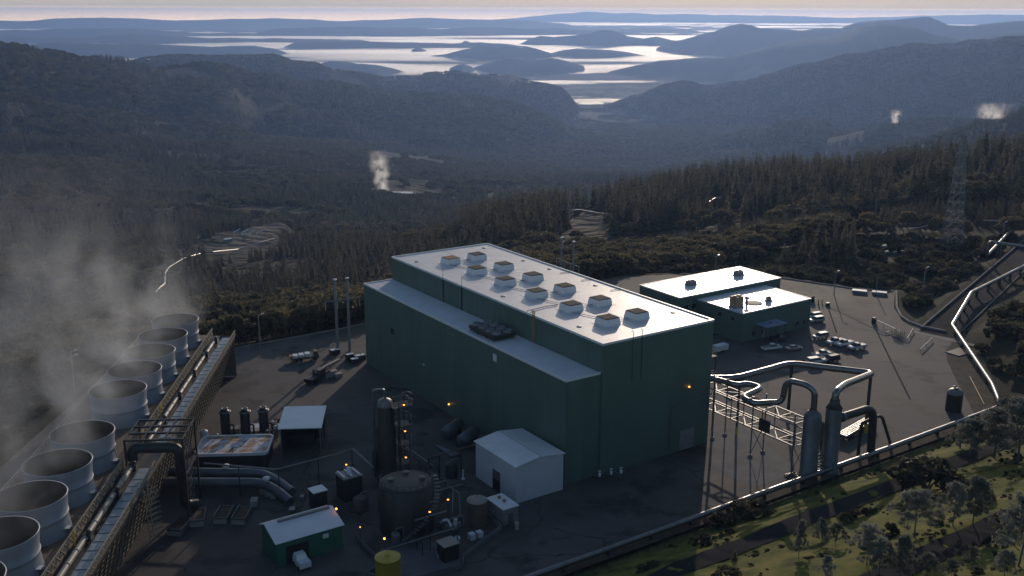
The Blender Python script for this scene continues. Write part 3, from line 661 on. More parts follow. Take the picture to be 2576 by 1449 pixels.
for px in (1115, 1161):                               # downpipes and rods over the annex roof
    p = onplane(px, 770, B(0, -.15, 0), AW); a = (p - AD).dot(AU)
    mb = MB(); mb.pipe([B(a, -.14, HN), B(a, -.14, HR - .4)], .13, 6); part(mb, "downpipe", M['black'], hall)
    mb = MB(); mb.pipe([B(a, -.1, HR - .4), B(a, -.1, HR + 2.6)], .045, 5); part(mb, "lightning_rod", M['darksteel'], hall)
p = onplane(1342, 820, B(0, -.15, 0), AW); a = (p - AD).dot(AU)
for k in (-.45, 0, .45):
    mb = MB(); mb.pipe([B(a + k, -.16, HN), B(a + k, -.16, HR + 1.2)], .09, 6); part(mb, "riser_pipe", M['tanbox'], hall)
for px, py in ((1593, 834), (1616, 829)):
    p = onplane(px, py, B(0, 0, 0), AU); b = (p - AD).dot(AW)
    mb = MB(); mb.pipe([B(-.1, b, HR - 26 if px > 1600 and False else HR - 9), B(-.1, b, HR + 1.3), B(.25, b, HR + 1.5), B(.5, b, HR + 1.2)], .06, 6, .3); part(mb, "vent_pipe", M['darksteel'], hall)
def wallplate(px, py, w_, h_, plane_b, m, name, label=None):
    p = onplane(px, py, B(0, plane_b, 0), AW); a = (p - AD).dot(AU)
    mb = MB(); mb.bbox(a - w_ / 2, a + w_ / 2, plane_b - .08, plane_b - .003, p.z - h_ / 2, p.z + h_ / 2); part(mb, name, m, hall, label)
wallplate(987, 833, 1.5, 1.6, -AN, M['dark'], "louvre_opening"); wallplate(1245, 900, 1.3, 1.6, -AN, M['trim'], "wall_panel"); wallplate(1066, 917, .5, .5, -AN, M['trim'], "wall_panel")
def bulb(px, py, plane, n, parent, r=.2, name="wall_lamp"):
    p = onplane(px, py, plane, n)
    mb = MB(); mb.box(p - UP * .22, AU, AW, UP, .24, .24, .12); q = part(mb, name, M['darksteel'], parent)
    mb = MB(); mb.ball(p, r, 8); part(mb, "bulb", M['lamp'], q)
bulb(1129, 1017, B(0, -AN - .35, 0), AW, hall); bulb(1734, 973, B(-.35, 0, 0), AU, hall)
mb = MB()                                              # a pipe bracketed to the end wall
p0 = onplane(1690, 1028, B(-.4, 0, 0), AU); p1 = onplane(1790, 990, B(-.4, 0, 0), AU)
mb.pipe([p0 - UP * 9, p0, p1], .16, 8, .6); part(mb, "wall_pipe", M['cladblue'], hall)
mb = MB(); mb.bbox(87.72, 87.8, -6.5, -2.5, .2, 4.4); part(mb, "door", M['grey'], hall)
mb = MB(); mb.bbox(-.12, -.035, 21.5, 25.5, .1, 4.6); part(mb, "door", M['grey'], hall)

# dry cooler standing on the annex roof
ca = ((onplane(1225, 838, B(0, 0, HN + .5), UP)) - AD).dot(AU)
ac = thing("air_cooler", B(ca, -4.3, HN), "dark rooftop air cooler with rows of fan shrouds on the lower white roof", "air cooler")
mb = MB()
for s in (-1, 1):
    for t in (-1, 1):
        for k in (-3.4, 0.0, 3.4): mb.beam(B(ca + k + s * 1.4, -4.3 + t * 2.6, HN - .05), B(ca + k + s * 1.4, -4.3 + t * 2.6, HN + 1.1), .14)
for t in (-1, 1): mb.beam(B(ca - 4.9, -4.3 + t * 2.6, HN + .3), B(ca + 4.9, -4.3 + t * 2.6, HN + .3), .12)
for s in (-4.8, 4.8): mb.beam(B(ca + s, -6.9, HN + .3), B(ca + s, -1.7, HN + .3), .12)
part(mb, "frame", M['darksteel'], ac)
for k in (-2.65, 2.65):
    mb = MB(); mb.bbox(ca + k - 2.5, ca + k + 2.5, -7.1, -1.5, HN + .6, HN + 1.35); bxx = part(mb, "coil_box", M['darksteel'], ac)
    for i in (-1.25, 1.25):
        for j in (-5.7, -2.9):
            mb = MB(); c = B(ca + k + i, j, HN + 1.35); mb.lathe(c, [(1.0, 0), (.95, .55), (.9, .55), (.9, .1), (0, .1)], 14)
            for q in range(4):
                an = q * math.pi / 2 + .4; mb.beam(c + UP * .3, c + UP * .3 + Vector((math.cos(an), math.sin(an), 0)) * .85, .25, .04)
            part(mb, "fan", M['grey'], bxx)

# ---------------------------------------------------------------- control building
cb = thing("control_building", B(62, 102), "low green control building with two flat roofs glaring in the sun", "building")
Hh, Hl = 10.0, 8.6
mb = MB(); mb.bbox(63.5, 81, 80, 122.5, 0, Hh - .25); part(mb, "wall", M['green'], cb)
mb = MB(); mb.bbox(45.3, 63.48, 87, 115.5, 0, Hl - .25); part(mb, "annex_wall", M['greenend'], cb)
mb = MB(); mb.bbox(63.75, 80.75, 80.25, 122.25, Hh - .24, Hh - .04); part(mb, "roof", M['membrane2'], cb)
mb = MB(); mb.bbox(45.55, 63.45, 87.25, 115.25, Hl - .24, Hl - .04); part(mb, "roof", M['membrane2'], cb)
mb = MB()
for a0, a1, b0, b1 in ((63.4, 81.06, 79.94, 80.25), (63.4, 81.06, 122.25, 122.56), (63.4, 63.75, 80.25, 122.25), (80.75, 81.06, 80.25, 122.25)): mb.bbox(a0, a1, b0, b1, Hh - .3, Hh + .06)
for a0, a1, b0, b1 in ((45.24, 63.39, 86.94, 87.25), (45.24, 63.39, 115.25, 115.56), (45.24, 45.55, 87.25, 115.25)): mb.bbox(a0, a1, b0, b1, Hl - .3, Hl + .06)
part(mb, "fascia", M['trim'], cb)
def cwin(a0, a1, b0, b1, z0, z1):
    mb = MB(); mb.bbox(a0, a1, b0, b1, z0, z1); f = part(mb, "window", M['glass'], cb)
    e = .12; mb = MB()
    if a1 - a0 < .2:
        for c0, c1, y0, y1 in ((b0 - e, b1 + e, z0 - e, z0), (b0 - e, b1 + e, z1, z1 + e), (b0 - e, b0, z0, z1), (b1, b1 + e, z0, z1)): mb.bbox(a0 - .02, a1, c0, c1, y0, y1)
    else:
        for c0, c1, y0, y1 in ((a0 - e, a1 + e, z0 - e, z0), (a0 - e, a1 + e, z1, z1 + e), (a0 - e, a0, z0, z1), (a1, a1 + e, z0, z1)): mb.bbox(c0, c1, b0 - .02, b1, y0, y1)
    part(mb, "frame", M['grey'], f)
for a in (48.2, 53.2): cwin(a, a + 1.5, 86.93, 86.998, 5.6, 7.0)
for b in (82.0, 85.0): cwin(63.43, 63.498, b, b + 1.5, 5.8, 7.3)
for b in (91, 95, 109, 112): cwin(45.23, 45.298, b, b + 1.6, 1.2, 2.6)
pc = onplane(1956, 819, B(0, 0, 4.6), UP); pb = (pc - AD).dot(AW)
mb = MB(); mb.bbox(41.0, 45.28, pb - 4.2, pb + 4.2, 4.5, 4.75); po = part(mb, "porch_roof", M['bluet'], cb)
for k in (-3.8, 0, 3.8):
    mb = MB(); mb.beam(B(41.4, pb + k, 0), B(41.4, pb + k, 4.5), .18); part(mb, "post", M['darksteel'], cb)
mb = MB(); mb.bbox(45.2, 45.285, pb - 1.1, pb + 1.1, 0.05, 2.5); part(mb, "door", M['grey'], cb)
mb = MB(); mb.ball(B(43.0, pb - .6, 5.0), .3, 8); part(mb, "lamp", M['orange'], cb)
def rooftop(px, py, z, la, lb, h, m, lab, kind=0):
    c = onplane(px, py, Vector((0, 0, z)), UP); a, b = (c - AD).dot(AU), (c - AD).dot(AW)
    t = thing("rooftop_unit", B(a, b, z - .04), lab, "rooftop unit")
    mb = MB(); mb.bbox(a - la / 2 - .15, a + la / 2 + .15, b - lb / 2 - .15, b + lb / 2 + .15, z - .04, z + .35); part(mb, "curb", M['grey'], t)
    mb = MB(); mb.bbox(a - la / 2, a + la / 2, b - lb / 2, b + lb / 2, z + .35, z + h); part(mb, "housing", m, t)
    mb = MB()
    for k in (-.25, .25): mb.lathe(B(a, b + lb * k, z + h), [(min(la, lb * .5) * .38, 0), (min(la, lb * .5) * .36, .25), (0, .2)], 12)
    part(mb, "fan", M['darksteel'], t); return t
rooftop(1738, 716, Hh, 1.8, 3.0, 1.3, M['grey'], "dark squat air unit on the upper roof near its front edge")
rooftop(1858, 692, Hh, 1.8, 2.8, 1.4, M['grey'], "dark squat air unit on the upper roof near its far corner")
rooftop(1852, 772, Hl, 2.4, 3.2, 3.2, M['tanbox'], "tall tan air handler on the lower glaring roof")
rooftop(1933, 757, Hl, 1.1, 1.4, 1.2, M['grey'], "small dark vent unit on the lower roof")
c = onplane(1895, 762, Vector((0, 0, Hl)), UP); mb = MB(); mb.lathe(c + UP * -.03, [(2.6, 0), (2.6, .12), (2.4, .16), (0, .17)], 28); solo(mb, "roof_hatch_disc", M['tan'], "flat round tan disc lying on the lower control roof", "roof pad")
c = onplane(1878, 764, Vector((0, 0, Hl)), UP); mb = MB(); mb.lathe(c - UP * .04, [(.35, 0), (.35, 1.5), (.75, 1.5), (.7, 2.0), (0, 2.15)], 14); solo(mb, "mushroom_vent", M['grey'], "round mushroom vent beside the tan air handler", "vent")
c = onplane(1927, 771, Vector((0, 0, Hl)), UP); mb = MB(); mb.pipe([c - UP * .04, c + UP * 1.6], .06, 6); mb.pipe([c + UP * 1.1 - AU * .5, c + UP * 1.1 + AU * .5], .04, 5); solo(mb, "antenna", M['darksteel'], "short antenna mast near the lower roof edge", "antenna")
# ---------------------------------------------------------------- cooling tower
ct = thing("cooling_tower", T(10, 0), "long timber cooling tower carrying a row of big grey fan stacks", "cooling tower")
S0, S1, DZ = -72.0, 76.5, 11.2
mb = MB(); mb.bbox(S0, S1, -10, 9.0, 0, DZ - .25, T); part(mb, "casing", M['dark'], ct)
mb = MB(); mb.bbox(S0, S1, -10.2, 7.1, DZ - .24, DZ, T); part(mb, "fan_deck", M['wood'], ct)
mb = MB(); mb.bbox(S0, S1, 7.12, 12.5, DZ - 1.2, DZ - .7, T); part(mb, "water_basin", M['darksteel'], ct)
for s, e in ((S0 + .4, -3.5), (7.0, S1 - 2.6)):
    mb = MB(); mb.bbox(s - .3, e + 2.6, 9.5, 11.9, DZ - .69, DZ - .62, T)
    while s < e: mb.bbox(s, s + 2.3, 9.7, 11.7, DZ - .618, DZ - .5, T); s += 2.75
    part(mb, "cover_panel", M['basin'], ct)
mb = MB()                                                        # louvred face, leaning out towards its top
n = 12
for i in range(n):
    z = .8 + i * (DZ - .9) / n; t = 9.6 + (z / DZ) * 2.8
    mb.beam(T(S0, t, z), T(S1, t, z), .09, .30, up=(TW * .55 + UP).normalized())
s = S0
while s <= S1:
    mb.beam(T(s, 9.75, .2), T(s, 12.55, DZ - .1), .18, .2, up=TU); s += 2.9
mb.beam(T(S0, 12.6, DZ), T(S1, 12.6, DZ), .25, .3)
part(mb, "louvre_face", M['louvre'], ct)
mb = MB(); mb.bbox(S1 - .02, S1 + .06, -10, 12.3, 0.1, DZ - .3, T)
for k in range(9): mb.beam(T(S1 + .1, -9.6 + k * 2.7, 0), T(S1 + .1, -9.6 + k * 2.7, DZ), .16)
part(mb, "end_wall", M['louvre'], ct)
def lattice_rail(t, s0, s1, z0, z1, step, m, w1=.085):
    mb = MB(); mb.beam(T(s0, t, z1), T(s1, t, z1), .16, .12); mb.beam(T(s0, t, z0 + .05), T(s1, t, z0 + .05), .12, .1)
    s = s0
    while s < s1 - .01:
        e = min(s + step, s1)
        mb.beam(T(s, t, z0), T(s, t, z1), .08); mb.beam(T(s, t, z0), T(e, t, z1), w1); mb.beam(T(s, t + .05, z1), T(e, t + .05, z0), w1); s += step
    return part(mb, "railing", m, ct)
lattice_rail(7.0, S0, -1.6, DZ, DZ + 1.7, 1.9, M['lattice'], .17); lattice_rail(7.0, 9, S1, DZ, DZ + 1.7, 1.9, M['lattice'], .17)
lattice_rail(12.6, S0, -1.6, DZ - .2, DZ + 1.1, 1.7, M['lattice'], .13); lattice_rail(12.6, 9, S1, DZ - .2, DZ + 1.1, 1.7, M['lattice'], .13)
mb = MB(); mb.beam(T(S0, -10, DZ + 1.1), T(S1, -10, DZ + 1.1), .16, .12); mb.beam(T(S0, -10, DZ + .55), T(S1, -10, DZ + .55), .12, .1)
s = S0
while s <= S1: mb.beam(T(s, -10, DZ), T(s, -10, DZ + 1.1), .12); s += 2.1
part(mb, "railing", M['lattice'], ct)
STK = [69.2, 57.3, 45.4, 33.5, 21.6, 0.0, -12.7, -25.0, -37.1, -49.3, -61.5]
for k, s in enumerate(STK):
    c = T(s, 0, DZ)
    mb = MB(); mb.lathe(c, [(5.55, -.02), (5.4, .8), (5.22, 2.4), (5.2, 2.95), (5.32, 3.0), (5.32, 3.12), (5.2, 3.17), (5.28, 4.6), (5.46, 6.2), (5.5, 6.3), (5.34, 6.3)], 64)
    st = part(mb, "fan_stack", M['stack'], ct)
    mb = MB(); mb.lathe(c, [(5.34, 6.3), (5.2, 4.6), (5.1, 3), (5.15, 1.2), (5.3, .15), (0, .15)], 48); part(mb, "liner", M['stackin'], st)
    mb = MB(); mb.lathe(c + UP * 1.6, [(1.0, -.3), (1.0, .25), (.5, .5), (0, .55)], 12)
    for q in range(7):
        an = q * 2 * math.pi / 7 + k; d = Vector((math.cos(an), math.sin(an), 0)); mb.beam(c + UP * 1.6 + d * .6, c + UP * 1.6 + d * 5.0, .75, .12, up=(UP + d.cross(UP) * .35).normalized())
    part(mb, "fan", M['darksteel'], st)
    mb = MB(); mb.pipe([T(s - .6, 4.6, DZ + .75), T(s - .6, 6.35, DZ + .75)], .42, 10); mb.bbox(s - 1.0, s - .2, 4.9, 6.2, DZ, DZ + .4, T); mo = part(mb, "fan_motor", M['grey'], ct)
    mb = MB(); mb.bbox(s - 1.5, s - .3, 5.0, 5.9, DZ + 1.18, DZ + 1.26, T); part(mb, "motor_cover", M['trim'], mo)
# distribution header pipe along the basin, in lengths with valves
for a, b in ((S0, -52), (-51, -27), (-26, -12), (-11, -1.8), (9.5, 20), (21, 33), (34, 47), (48, 60), (61, 71)):
    mb = MB(); r = .48 if b < 0 else .42; mb.pipe([T(a, 8.6, DZ + .25), T(b, 8.6, DZ + .25)], r, 12)
    k = a + 3
    while k < b - 1: mb.lathe(T(k, 8.6, DZ + .25), [(r, -.1), (r + .07, -.1), (r + .07, .1), (r, .1)], 12, TU); k += 4.0
    hp = part(mb, "header_pipe", M['fibrepipe'], ct)
    mb = MB(); mb.bbox(b - .9, b + .5, 8.2, 9.5, DZ - .4, DZ + .75, T); mb.lathe(T(b - .2, 9.0, DZ + .75), [(.35, 0), (.35, .5), (0, .5)], 8); part(mb, "valve", M['darksteel'], hp)
for s in (-29.5, 22.6, 9.3):
    mb = MB(); mb.pipe([T(s, 7.6, DZ - .2), T(s, 7.6, DZ + 2.0), T(s + .8, 7.6, DZ + 2.2)], .13, 6, .3); part(mb, "yellow_standpipe", M['yellowp'], ct)
# rack of timber ends that sticks out of the louvred side below the pipe bridge
mb = MB()
for col in range(2):
    for i in range(9):
        z = 1.0 + i * 1.05; q = T(-6.5 - col * 2.2 - i * .12, 12.6 + z * .0, z); mb.beam(q, q + TW * 1.5 + UP * .5 + TU * .9, .3, .12)
    mb.beam(T(-6.3 - col * 2.2, 12.55, .3), T(-7.6 - col * 2.2, 12.55, 10.6), .12)
part(mb, "timber_rack", M['lattice'], ct)

# ---------------------------------------------------------------- pipe bridge over the tower
pb_ = thing("pipe_bridge", T(3.5, 17.5), "dark open steel frame bridging the cooling tower side with a thick riser pipe", "pipe rack")
def steel(m, p, q, w_=.28): m.beam(p, q, w_, w_)
for s in (-1.2, 8.2):
    for t in (7.5, 17.6):
        mb = MB(); steel(mb, T(s, t, 0 if t > 10 else DZ), T(s, t, 16.0), .32); part(mb, "post", M['darksteel'], pb_)
mb = MB()
for s in (-1.2, 1.9, 5.0, 8.2): steel(mb, T(s, 7.3, 16.1), T(s, 17.8, 16.1), .34)
for t in (7.5, 10.6, 12.3, 14.4, 17.6): steel(mb, T(-1.2, t, 16.1), T(8.2, t, 16.1), .26)
part(mb, "top_frame", M['darksteel'], pb_)
for t, z in ((17.6, 9), (7.5, 13.2)): mb = MB(); steel(mb, T(-1.2, t, z), T(8.2, t, z), .24); part(mb, "girt", M['darksteel'], pb_)
mb = MB(); mb.beam(T(-1.2, 17.6, 9), T(8.2, 17.6, 16), .14); mb.beam(T(8.2, 17.6, 9), T(-1.2, 17.6, 16), .14); mb.beam(T(-1.2, 17.6, .4), T(8.2, 17.6, 9), .14); part(mb, "bracing", M['darksteel'], pb_)
mb = MB(); mb.pipe([T(-.2, 8.4, 12), T(-.2, 8.4, 14.2), T(-.2, 16.6, 14.2), T(.5, 16.6, 2.4), T(2.0, 18.5, 1.8)], .95, 14, 1.6); part(mb, "riser_pipe", M['darksteel'], pb_)
mb = MB()
for k in range(8): q = T(4.2, 14.2 + k * .02, 1 + k * 1.5); mb.beam(T(3.6, 16.9, q.z), T(6.8, 16.9, q.z + .7), .16, .1)
mb.beam(T(3.6, 17, 0), T(3.6, 17, 12.5), .1); mb.beam(T(6.8, 17, 0), T(6.8, 17, 13.2), .1)
part(mb, "stair", M['steel'], pb_)
for c in ((T(2.5, 14.5, 14.9)), T(5.5, 10, 14.9)):
    mb = MB(); mb.pipe([c, c + TW * 1.1], .14, 6); mb.beam(c + UP * .1, c + UP * 1.05, .08); part(mb, "lamp", M['trim'], pb_)

# two thick dark water mains from the bridge to the condenser pit
for name, z, pts, lab in (("water_main", 0, [G(425, 1186, 2.2), G(513, 1189, 2.2), G(655, 1190, 2.2), G(690, 1205, 2.0), G(735, 1238, 1.2)], "upper thick dark water main running from the pipe bridge"),
                          ("water_main", 0, [G(408, 1214, 2.0), G(655, 1214, 2.0), G(695, 1232, 1.8), G(730, 1262, .8)], "lower thick dark water main running from the pipe bridge")):
    mb = MB(); mb.pipe(pts, .95, 14, 3.0); t = thing("water_main", Vector((pts[1].x, pts[1].y, 0)), lab, "pipe", "dark water mains"); part(mb, "pipe", M['cladblue'], t)
    for f in (.15, .5, .8):
        q = pts[1].lerp(pts[2], f); mb = MB(); mb.bbox(-.5, .5, -.8, .8, 0, 1.3, lambda a, b, c: Vector((q.x + a, q.y + b, c))); part(mb, "saddle", M['concrete'], t)
    q = pts[1].lerp(pts[2], .4); mb = MB(); mb.lathe(q + UP * .9, [(.4, 0), (.4, .3), (.75, .4), (.7, .75), (0, .85)], 12); part(mb, "air_valve", M['trim'], t)
# thin overhead lines on stanchions
oh = thing("overhead_pipe", Vector((G(693, 1182, 6).x, G(693, 1182, 6).y, 0)), "pair of thin pale overhead pipes bending on slim posts toward the tall column", "pipe")
for o in (0, .45):
    mb = MB(); mb.pipe([G(513, 1166, 6.2) + UP * o * .1, G(693, 1182, 6) + AW * o, G(858, 1139, 6) + AW * o, G(885, 1129, 6) + AW * o, G(942, 1178, 5) + AU * o], .16, 8, .8); part(mb, "pipe", M['steel'], oh)
for x, y in ((600, 1174), (700, 1180), (800, 1154), (885, 1129)):
    q = G(x, y, 6); mb = MB(); mb.beam(Vector((q.x, q.y, 0)), Vector((q.x, q.y, 5.9)), .18); part(mb, "post", M['darksteel'], oh)

# ---------------------------------------------------------------- tall column and round tank in the dark yard
col = thing("scrubber_column", G(973, 1212), "tall black absorber column with a domed top and orange lamps", "column")
c0 = G(975, 1212)
mb = MB(); mb.lathe(c0, [(1.9, 0), (1.9, 11.2), (1.55, 12.0), (1.55, 16.4), (1.3, 17.1), (.7, 17.5), (0, 17.65)], 24); part(mb, "shell", M['black'], col)
mb = MB(); mb.lathe(c0, [(1.57, 16.1), (1.62, 16.2), (1.36, 17.15), (.74, 17.56), (0, 17.72)], 24); part(mb, "dome", M['steel'], col)
mb = MB(); mb.pipe([c0 + UP * 17.5, c0 + UP * 19.4, c0 + UP * 19.4 - TW * 2.3, Vector((c0.x, c0.y, 1)) - TW * 2.3], .26, 10, .7); part(mb, "vent_line", M['clad'], col)
cl = c0 + TW * 3.1
for dx, dy in ((-1.1, -1.1), (1.1, -1.1), (1.1, 1.1), (-1.1, 1.1)):
    mb = MB(); mb.beam(cl + AU * dx + AW * dy, cl + AU * dx + AW * dy + UP * 17.6, .2); part(mb, "post", M['darksteel'], col)
mb = MB(); mb.bbox(-1.6, 1.6, -2.4, 1.7, 16.2, 16.32, lambda a, b, c: cl + AU * a + AW * b + UP * c); pl = part(mb, "platform", M['darksteel'], col)
mb = MB()
cs = [cl + AU * a + AW * b + UP * 16.3 for a, b in ((-1.6, -2.4), (1.6, -2.4), (1.6, 1.7), (-1.6, 1.7))]
for i in range(4):
    for h in (.55, 1.1): mb.pipe([cs[i] + UP * h, cs[(i + 1) % 4] + UP * h], .06, 6)
    mb.pipe([cs[i], cs[i] + UP * 1.1], .06, 6)
part(mb, "handrail", M['steel'], pl)
mb = MB(); mb.pipe([cl + UP * 16.4, cl + UP * 18.6, cl + UP * 18.6 + AW * 1.6, cl + UP * 18.0 + AW * 2.4], .09, 6, .4); part(mb, "davit", M['steel'], col)
for h in (4.2, 8.2, 12.2):
    mb = MB(); mb.bbox(-1.5, 1.5, -1.4, 1.5, h, h + .1, lambda a, b, c: cl + AU * a + AW * b + UP * c); pl = part(mb, "platform", M['darksteel'], col)
    mb = MB(); cs = [cl + AU * a + AW * b + UP * (h + .1) for a, b in ((-1.5, -1.4), (1.5, -1.4), (1.5, 1.5), (-1.5, 1.5))]
    for i in range(4): mb.pipe([cs[i] + UP, cs[(i + 1) % 4] + UP], .05, 6); mb.pipe([cs[i], cs[i] + UP], .05, 6)
    part(mb, "handrail", M['steel'], pl)
    mb = MB(); mb.pipe([cl + AU * 1.6 + AW * .5 + UP * (h + 2.2), cl - AU * .3 + AW * 1.55 + UP * (h + 2.0), cl - AU * .9 + AW * 1.6 + UP * (h + 1.3)], .17, 8, .5); part(mb, "branch_pipe", M['clad'], col)
mb = MB(); mb.pipe([cl - AW * .6 + UP * .2, cl - AW * .6 + UP * 15.8], .28, 10); part(mb, "downcomer", M['darksteel'], col)
def lampat(px, py, dist, parent, off=.35):
    p = AT(px, py, dist); mb = MB(); mb.beam(p + UP * .1, p + UP * .32, .3, .3); q = part(mb, "lamp", M['darksteel'], parent)
    mb = MB(); mb.ball(p, .19, 8); part(mb, "bulb", M['lamp'], q)
dcol = math.hypot(cl.x, cl.y) - 1.9
for px, py in ((1016, 1018), (1019, 1084), (1021, 1150), (985, 1201)): lampat(px, py, dcol, col)
c1 = G(1018, 1250, 0) ; c1 = Vector((c1.x + .6, c1.y + 4.5, 0)); c1 = Vector((-18.7, 168.6, 0))
rt = thing("process_tank", c1, "wide dark round tank hung with pipes at the foot of the tall column", "tank")
mb = MB(); mb.lathe(c1, [(4.9, 0), (4.9, 8.9), (4.7, 9.05), (0, 9.5)], 36); part(mb, "shell", M['black'], rt)
mb = MB(); mb.lathe(c1, [(4.4, 9.14), (3.9, 9.28), (0, 9.58)], 30); part(mb, "top_plate", M['brown'], rt)
mb = MB()
for i in range(24):
    an = i * math.pi / 12; q = c1 + Vector((math.cos(an) * 4.75, math.sin(an) * 4.75, 9.0)); mb.pipe([q, q + UP * 1.1], .05, 5)
    an2 = an + math.pi / 12; q2 = c1 + Vector((math.cos(an2) * 4.75, math.sin(an2) * 4.75, 9.0))
    for h in (.55, 1.1): mb.pipe([q + UP * h, q2 + UP * h], .045, 5)
part(mb, "handrail", M['darksteel'], rt)
for k, (a, b) in enumerate(((2, 1), (-1.5, 2.4), (1.0, -2.6))):
    mb = MB(); q = c1 + AU * a + AW * b + UP * 9.3; mb.lathe(q, [(.5, 0), (.5, .5), (.62, .5), (.62, .62), (0, .62)], 12); part(mb, "nozzle", M['steel'], rt)
for pts in (([G(1073, 1152, 5), G(1140, 1133, 5), G(1196, 1118, 5)]), ([G(1073, 1152, 5), G(1076, 1240, 3)]),):
    pass
pr = thing("pipe_trestle", Vector((G(1100, 1148, 5).x, G(1100, 1148, 5).y, 0)), "thin brown overhead pipe on dark posts leading to the white shed", "pipe")
mb = MB(); mb.pipe([G(1072, 1154, 5), G(1140, 1135, 5), G(1198, 1118, 5)], .2, 8); part(mb, "pipe", M['brown'], pr)
for x, y in ((1078, 1153), (1105, 1145), (1160, 1129)):
    q = G(x, y, 5); mb = MB(); mb.beam(Vector((q.x, q.y, 0)), q, .3); part(mb, "post", M['black'], pr)
# small pumps and pipework between column and brown tank
pm_ = thing("pump_skid", G(1130, 1345), "cluster of pale pumps and looping pipes beside the brown tank", "pump skid")
for pts, r in (([(1100, 1235, 3), (1165, 1217, 3)], .16), ([(1118, 1217, 3), (1155, 1240, 3), (1158, 1300, .6)], .14), ([(1072, 1268, 6), (1103, 1256, 6), (1098, 1246, 6)], .14), ([(1044, 1309, 4.5), (1122, 1286, 4.5)], .17), ([(1113, 1310, 1.5), (1126, 1306, 1.8), (1140, 1335, .5)], .24), ([(1146, 1305, 2.2), (1144, 1325, .4)], .36), ([(1132, 1306, 2.4), (1166, 1295, 2.4), (1165, 1320, .5)], .12), ([(1138, 1290, 3), (1140, 1230, 4)], .1)):
    mb = MB(); mb.pipe([G(*p) for p in pts], r, 8, .5); part(mb, "pipe", M['steel'] if r < .2 else M['trim'], pm_)
for x, y in ((1113, 1322), (1128, 1330), (1150, 1326)):
    mb = MB(); q = G(x, y); mb.pipe([q + UP * .6 - AW * .7, q + UP * .6 + AW * .7], .38, 10); mb.bbox(-.4, .4, -.8, .8, 0, .25, lambda a, b, c: q + AU * a + AW * b + UP * c); part(mb, "pump", M['grey'], pm_)
for x, y, d in ((1127, 1256, 169), (1081, 1287, 161)): lampat(x, y, d, pm_)
mb = MB(); q = AT(1127, 1256, 169); mb.beam(Vector((q.x, q.y, 0)), q - UP * .1, .14); part(mb, "lamp_post", M['darksteel'], pm_)
mb = MB(); q = AT(1081, 1287, 161); mb.beam(Vector((q.x, q.y, 0)), q - UP * .1, .14); part(mb, "lamp_post", M['darksteel'], pm_)

# switchgear cabin stack with white ironwork on its roof
def boxthing(name, lab, cat, a0, a1, b0, b1, h, mw, mr, group=None, over=.15, th=.18):
    t = thing(name, B((a0 + a1) / 2, (b0 + b1) / 2), lab, cat, group)
    mb = MB(); mb.bbox(a0, a1, b0, b1, 0, h); part(mb, "wall", mw, t)
    mb = MB(); mb.bbox(a0 - over, a1 + over, b0 - over, b1 + over, h + .003, h + th); part(mb, "roof", mr, t); return t
q = G(880, 1192, 4.6); a, b = (q - AD).dot(AU), (q - AD).dot(AW)
t = boxthing("process_cabin", "black square cabin topped by white ironwork and an orange lamp", "cabin", a - 2.0, a + 1.6, b - 2.2, b + 1.6, 4.6, M['black'], M['grey'])
for k in range(3):
    mb = MB(); mb.beam(B(a - 1.8, b - 1.9 + k * 1.5, 5.0), B(a + 1.5, b - 1.9 + k * 1.5, 5.0), .3, .25); part(mb, "roof_rail", M['trim'], t)
mb = MB(); mb.lathe(B(a, b - .2, 4.75), [(.5, 0), (.45, 1.2), (0, 1.3)], 10); part(mb, "vent", M['trim'], t)
lampat(871, 1168, math.hypot(q.x, q.y) + 1.0, t)
mb = MB(); l = AT(871, 1168, math.hypot(q.x, q.y) + 1.0); mb.beam(Vector((l.x, l.y, 0)), l + UP * .1, .14); part(mb, "lamp_post", M['darksteel'], t)
q = G(799, 1232, 3.4); a, b = (q - AD).dot(AU), (q - AD).dot(AW)
boxthing("transformer_kiosk", "little black kiosk with a bright white square lid beside the dark tank", "kiosk", a - 1.2, a + 1.2, b - 1.3, b + 1.3, 3.4, M['black'], M['whitep'])
for x, y, d, nm, lab in ((846, 1280, 166.5, "yard_lamp", "orange yard lamp at the far gable of the green shed"), (967, 1355, 158, "yard_lamp", "orange yard lamp above the bund behind the yellow tank"), (906, 1326, 163, "yard_lamp", "faint orange yard lamp between green shed and dark tank")):
    p = AT(x, y, d); t = thing(nm, Vector((p.x, p.y, 0)), lab, "lamp")
    mb = MB(); mb.beam(Vector((p.x, p.y, 0)), p - UP * .15, .12); part(mb, "post", M['darksteel'], t)
    mb = MB(); mb.ball(p, .19 if x != 906 else .1, 8); part(mb, "bulb", M['lamp'], t)

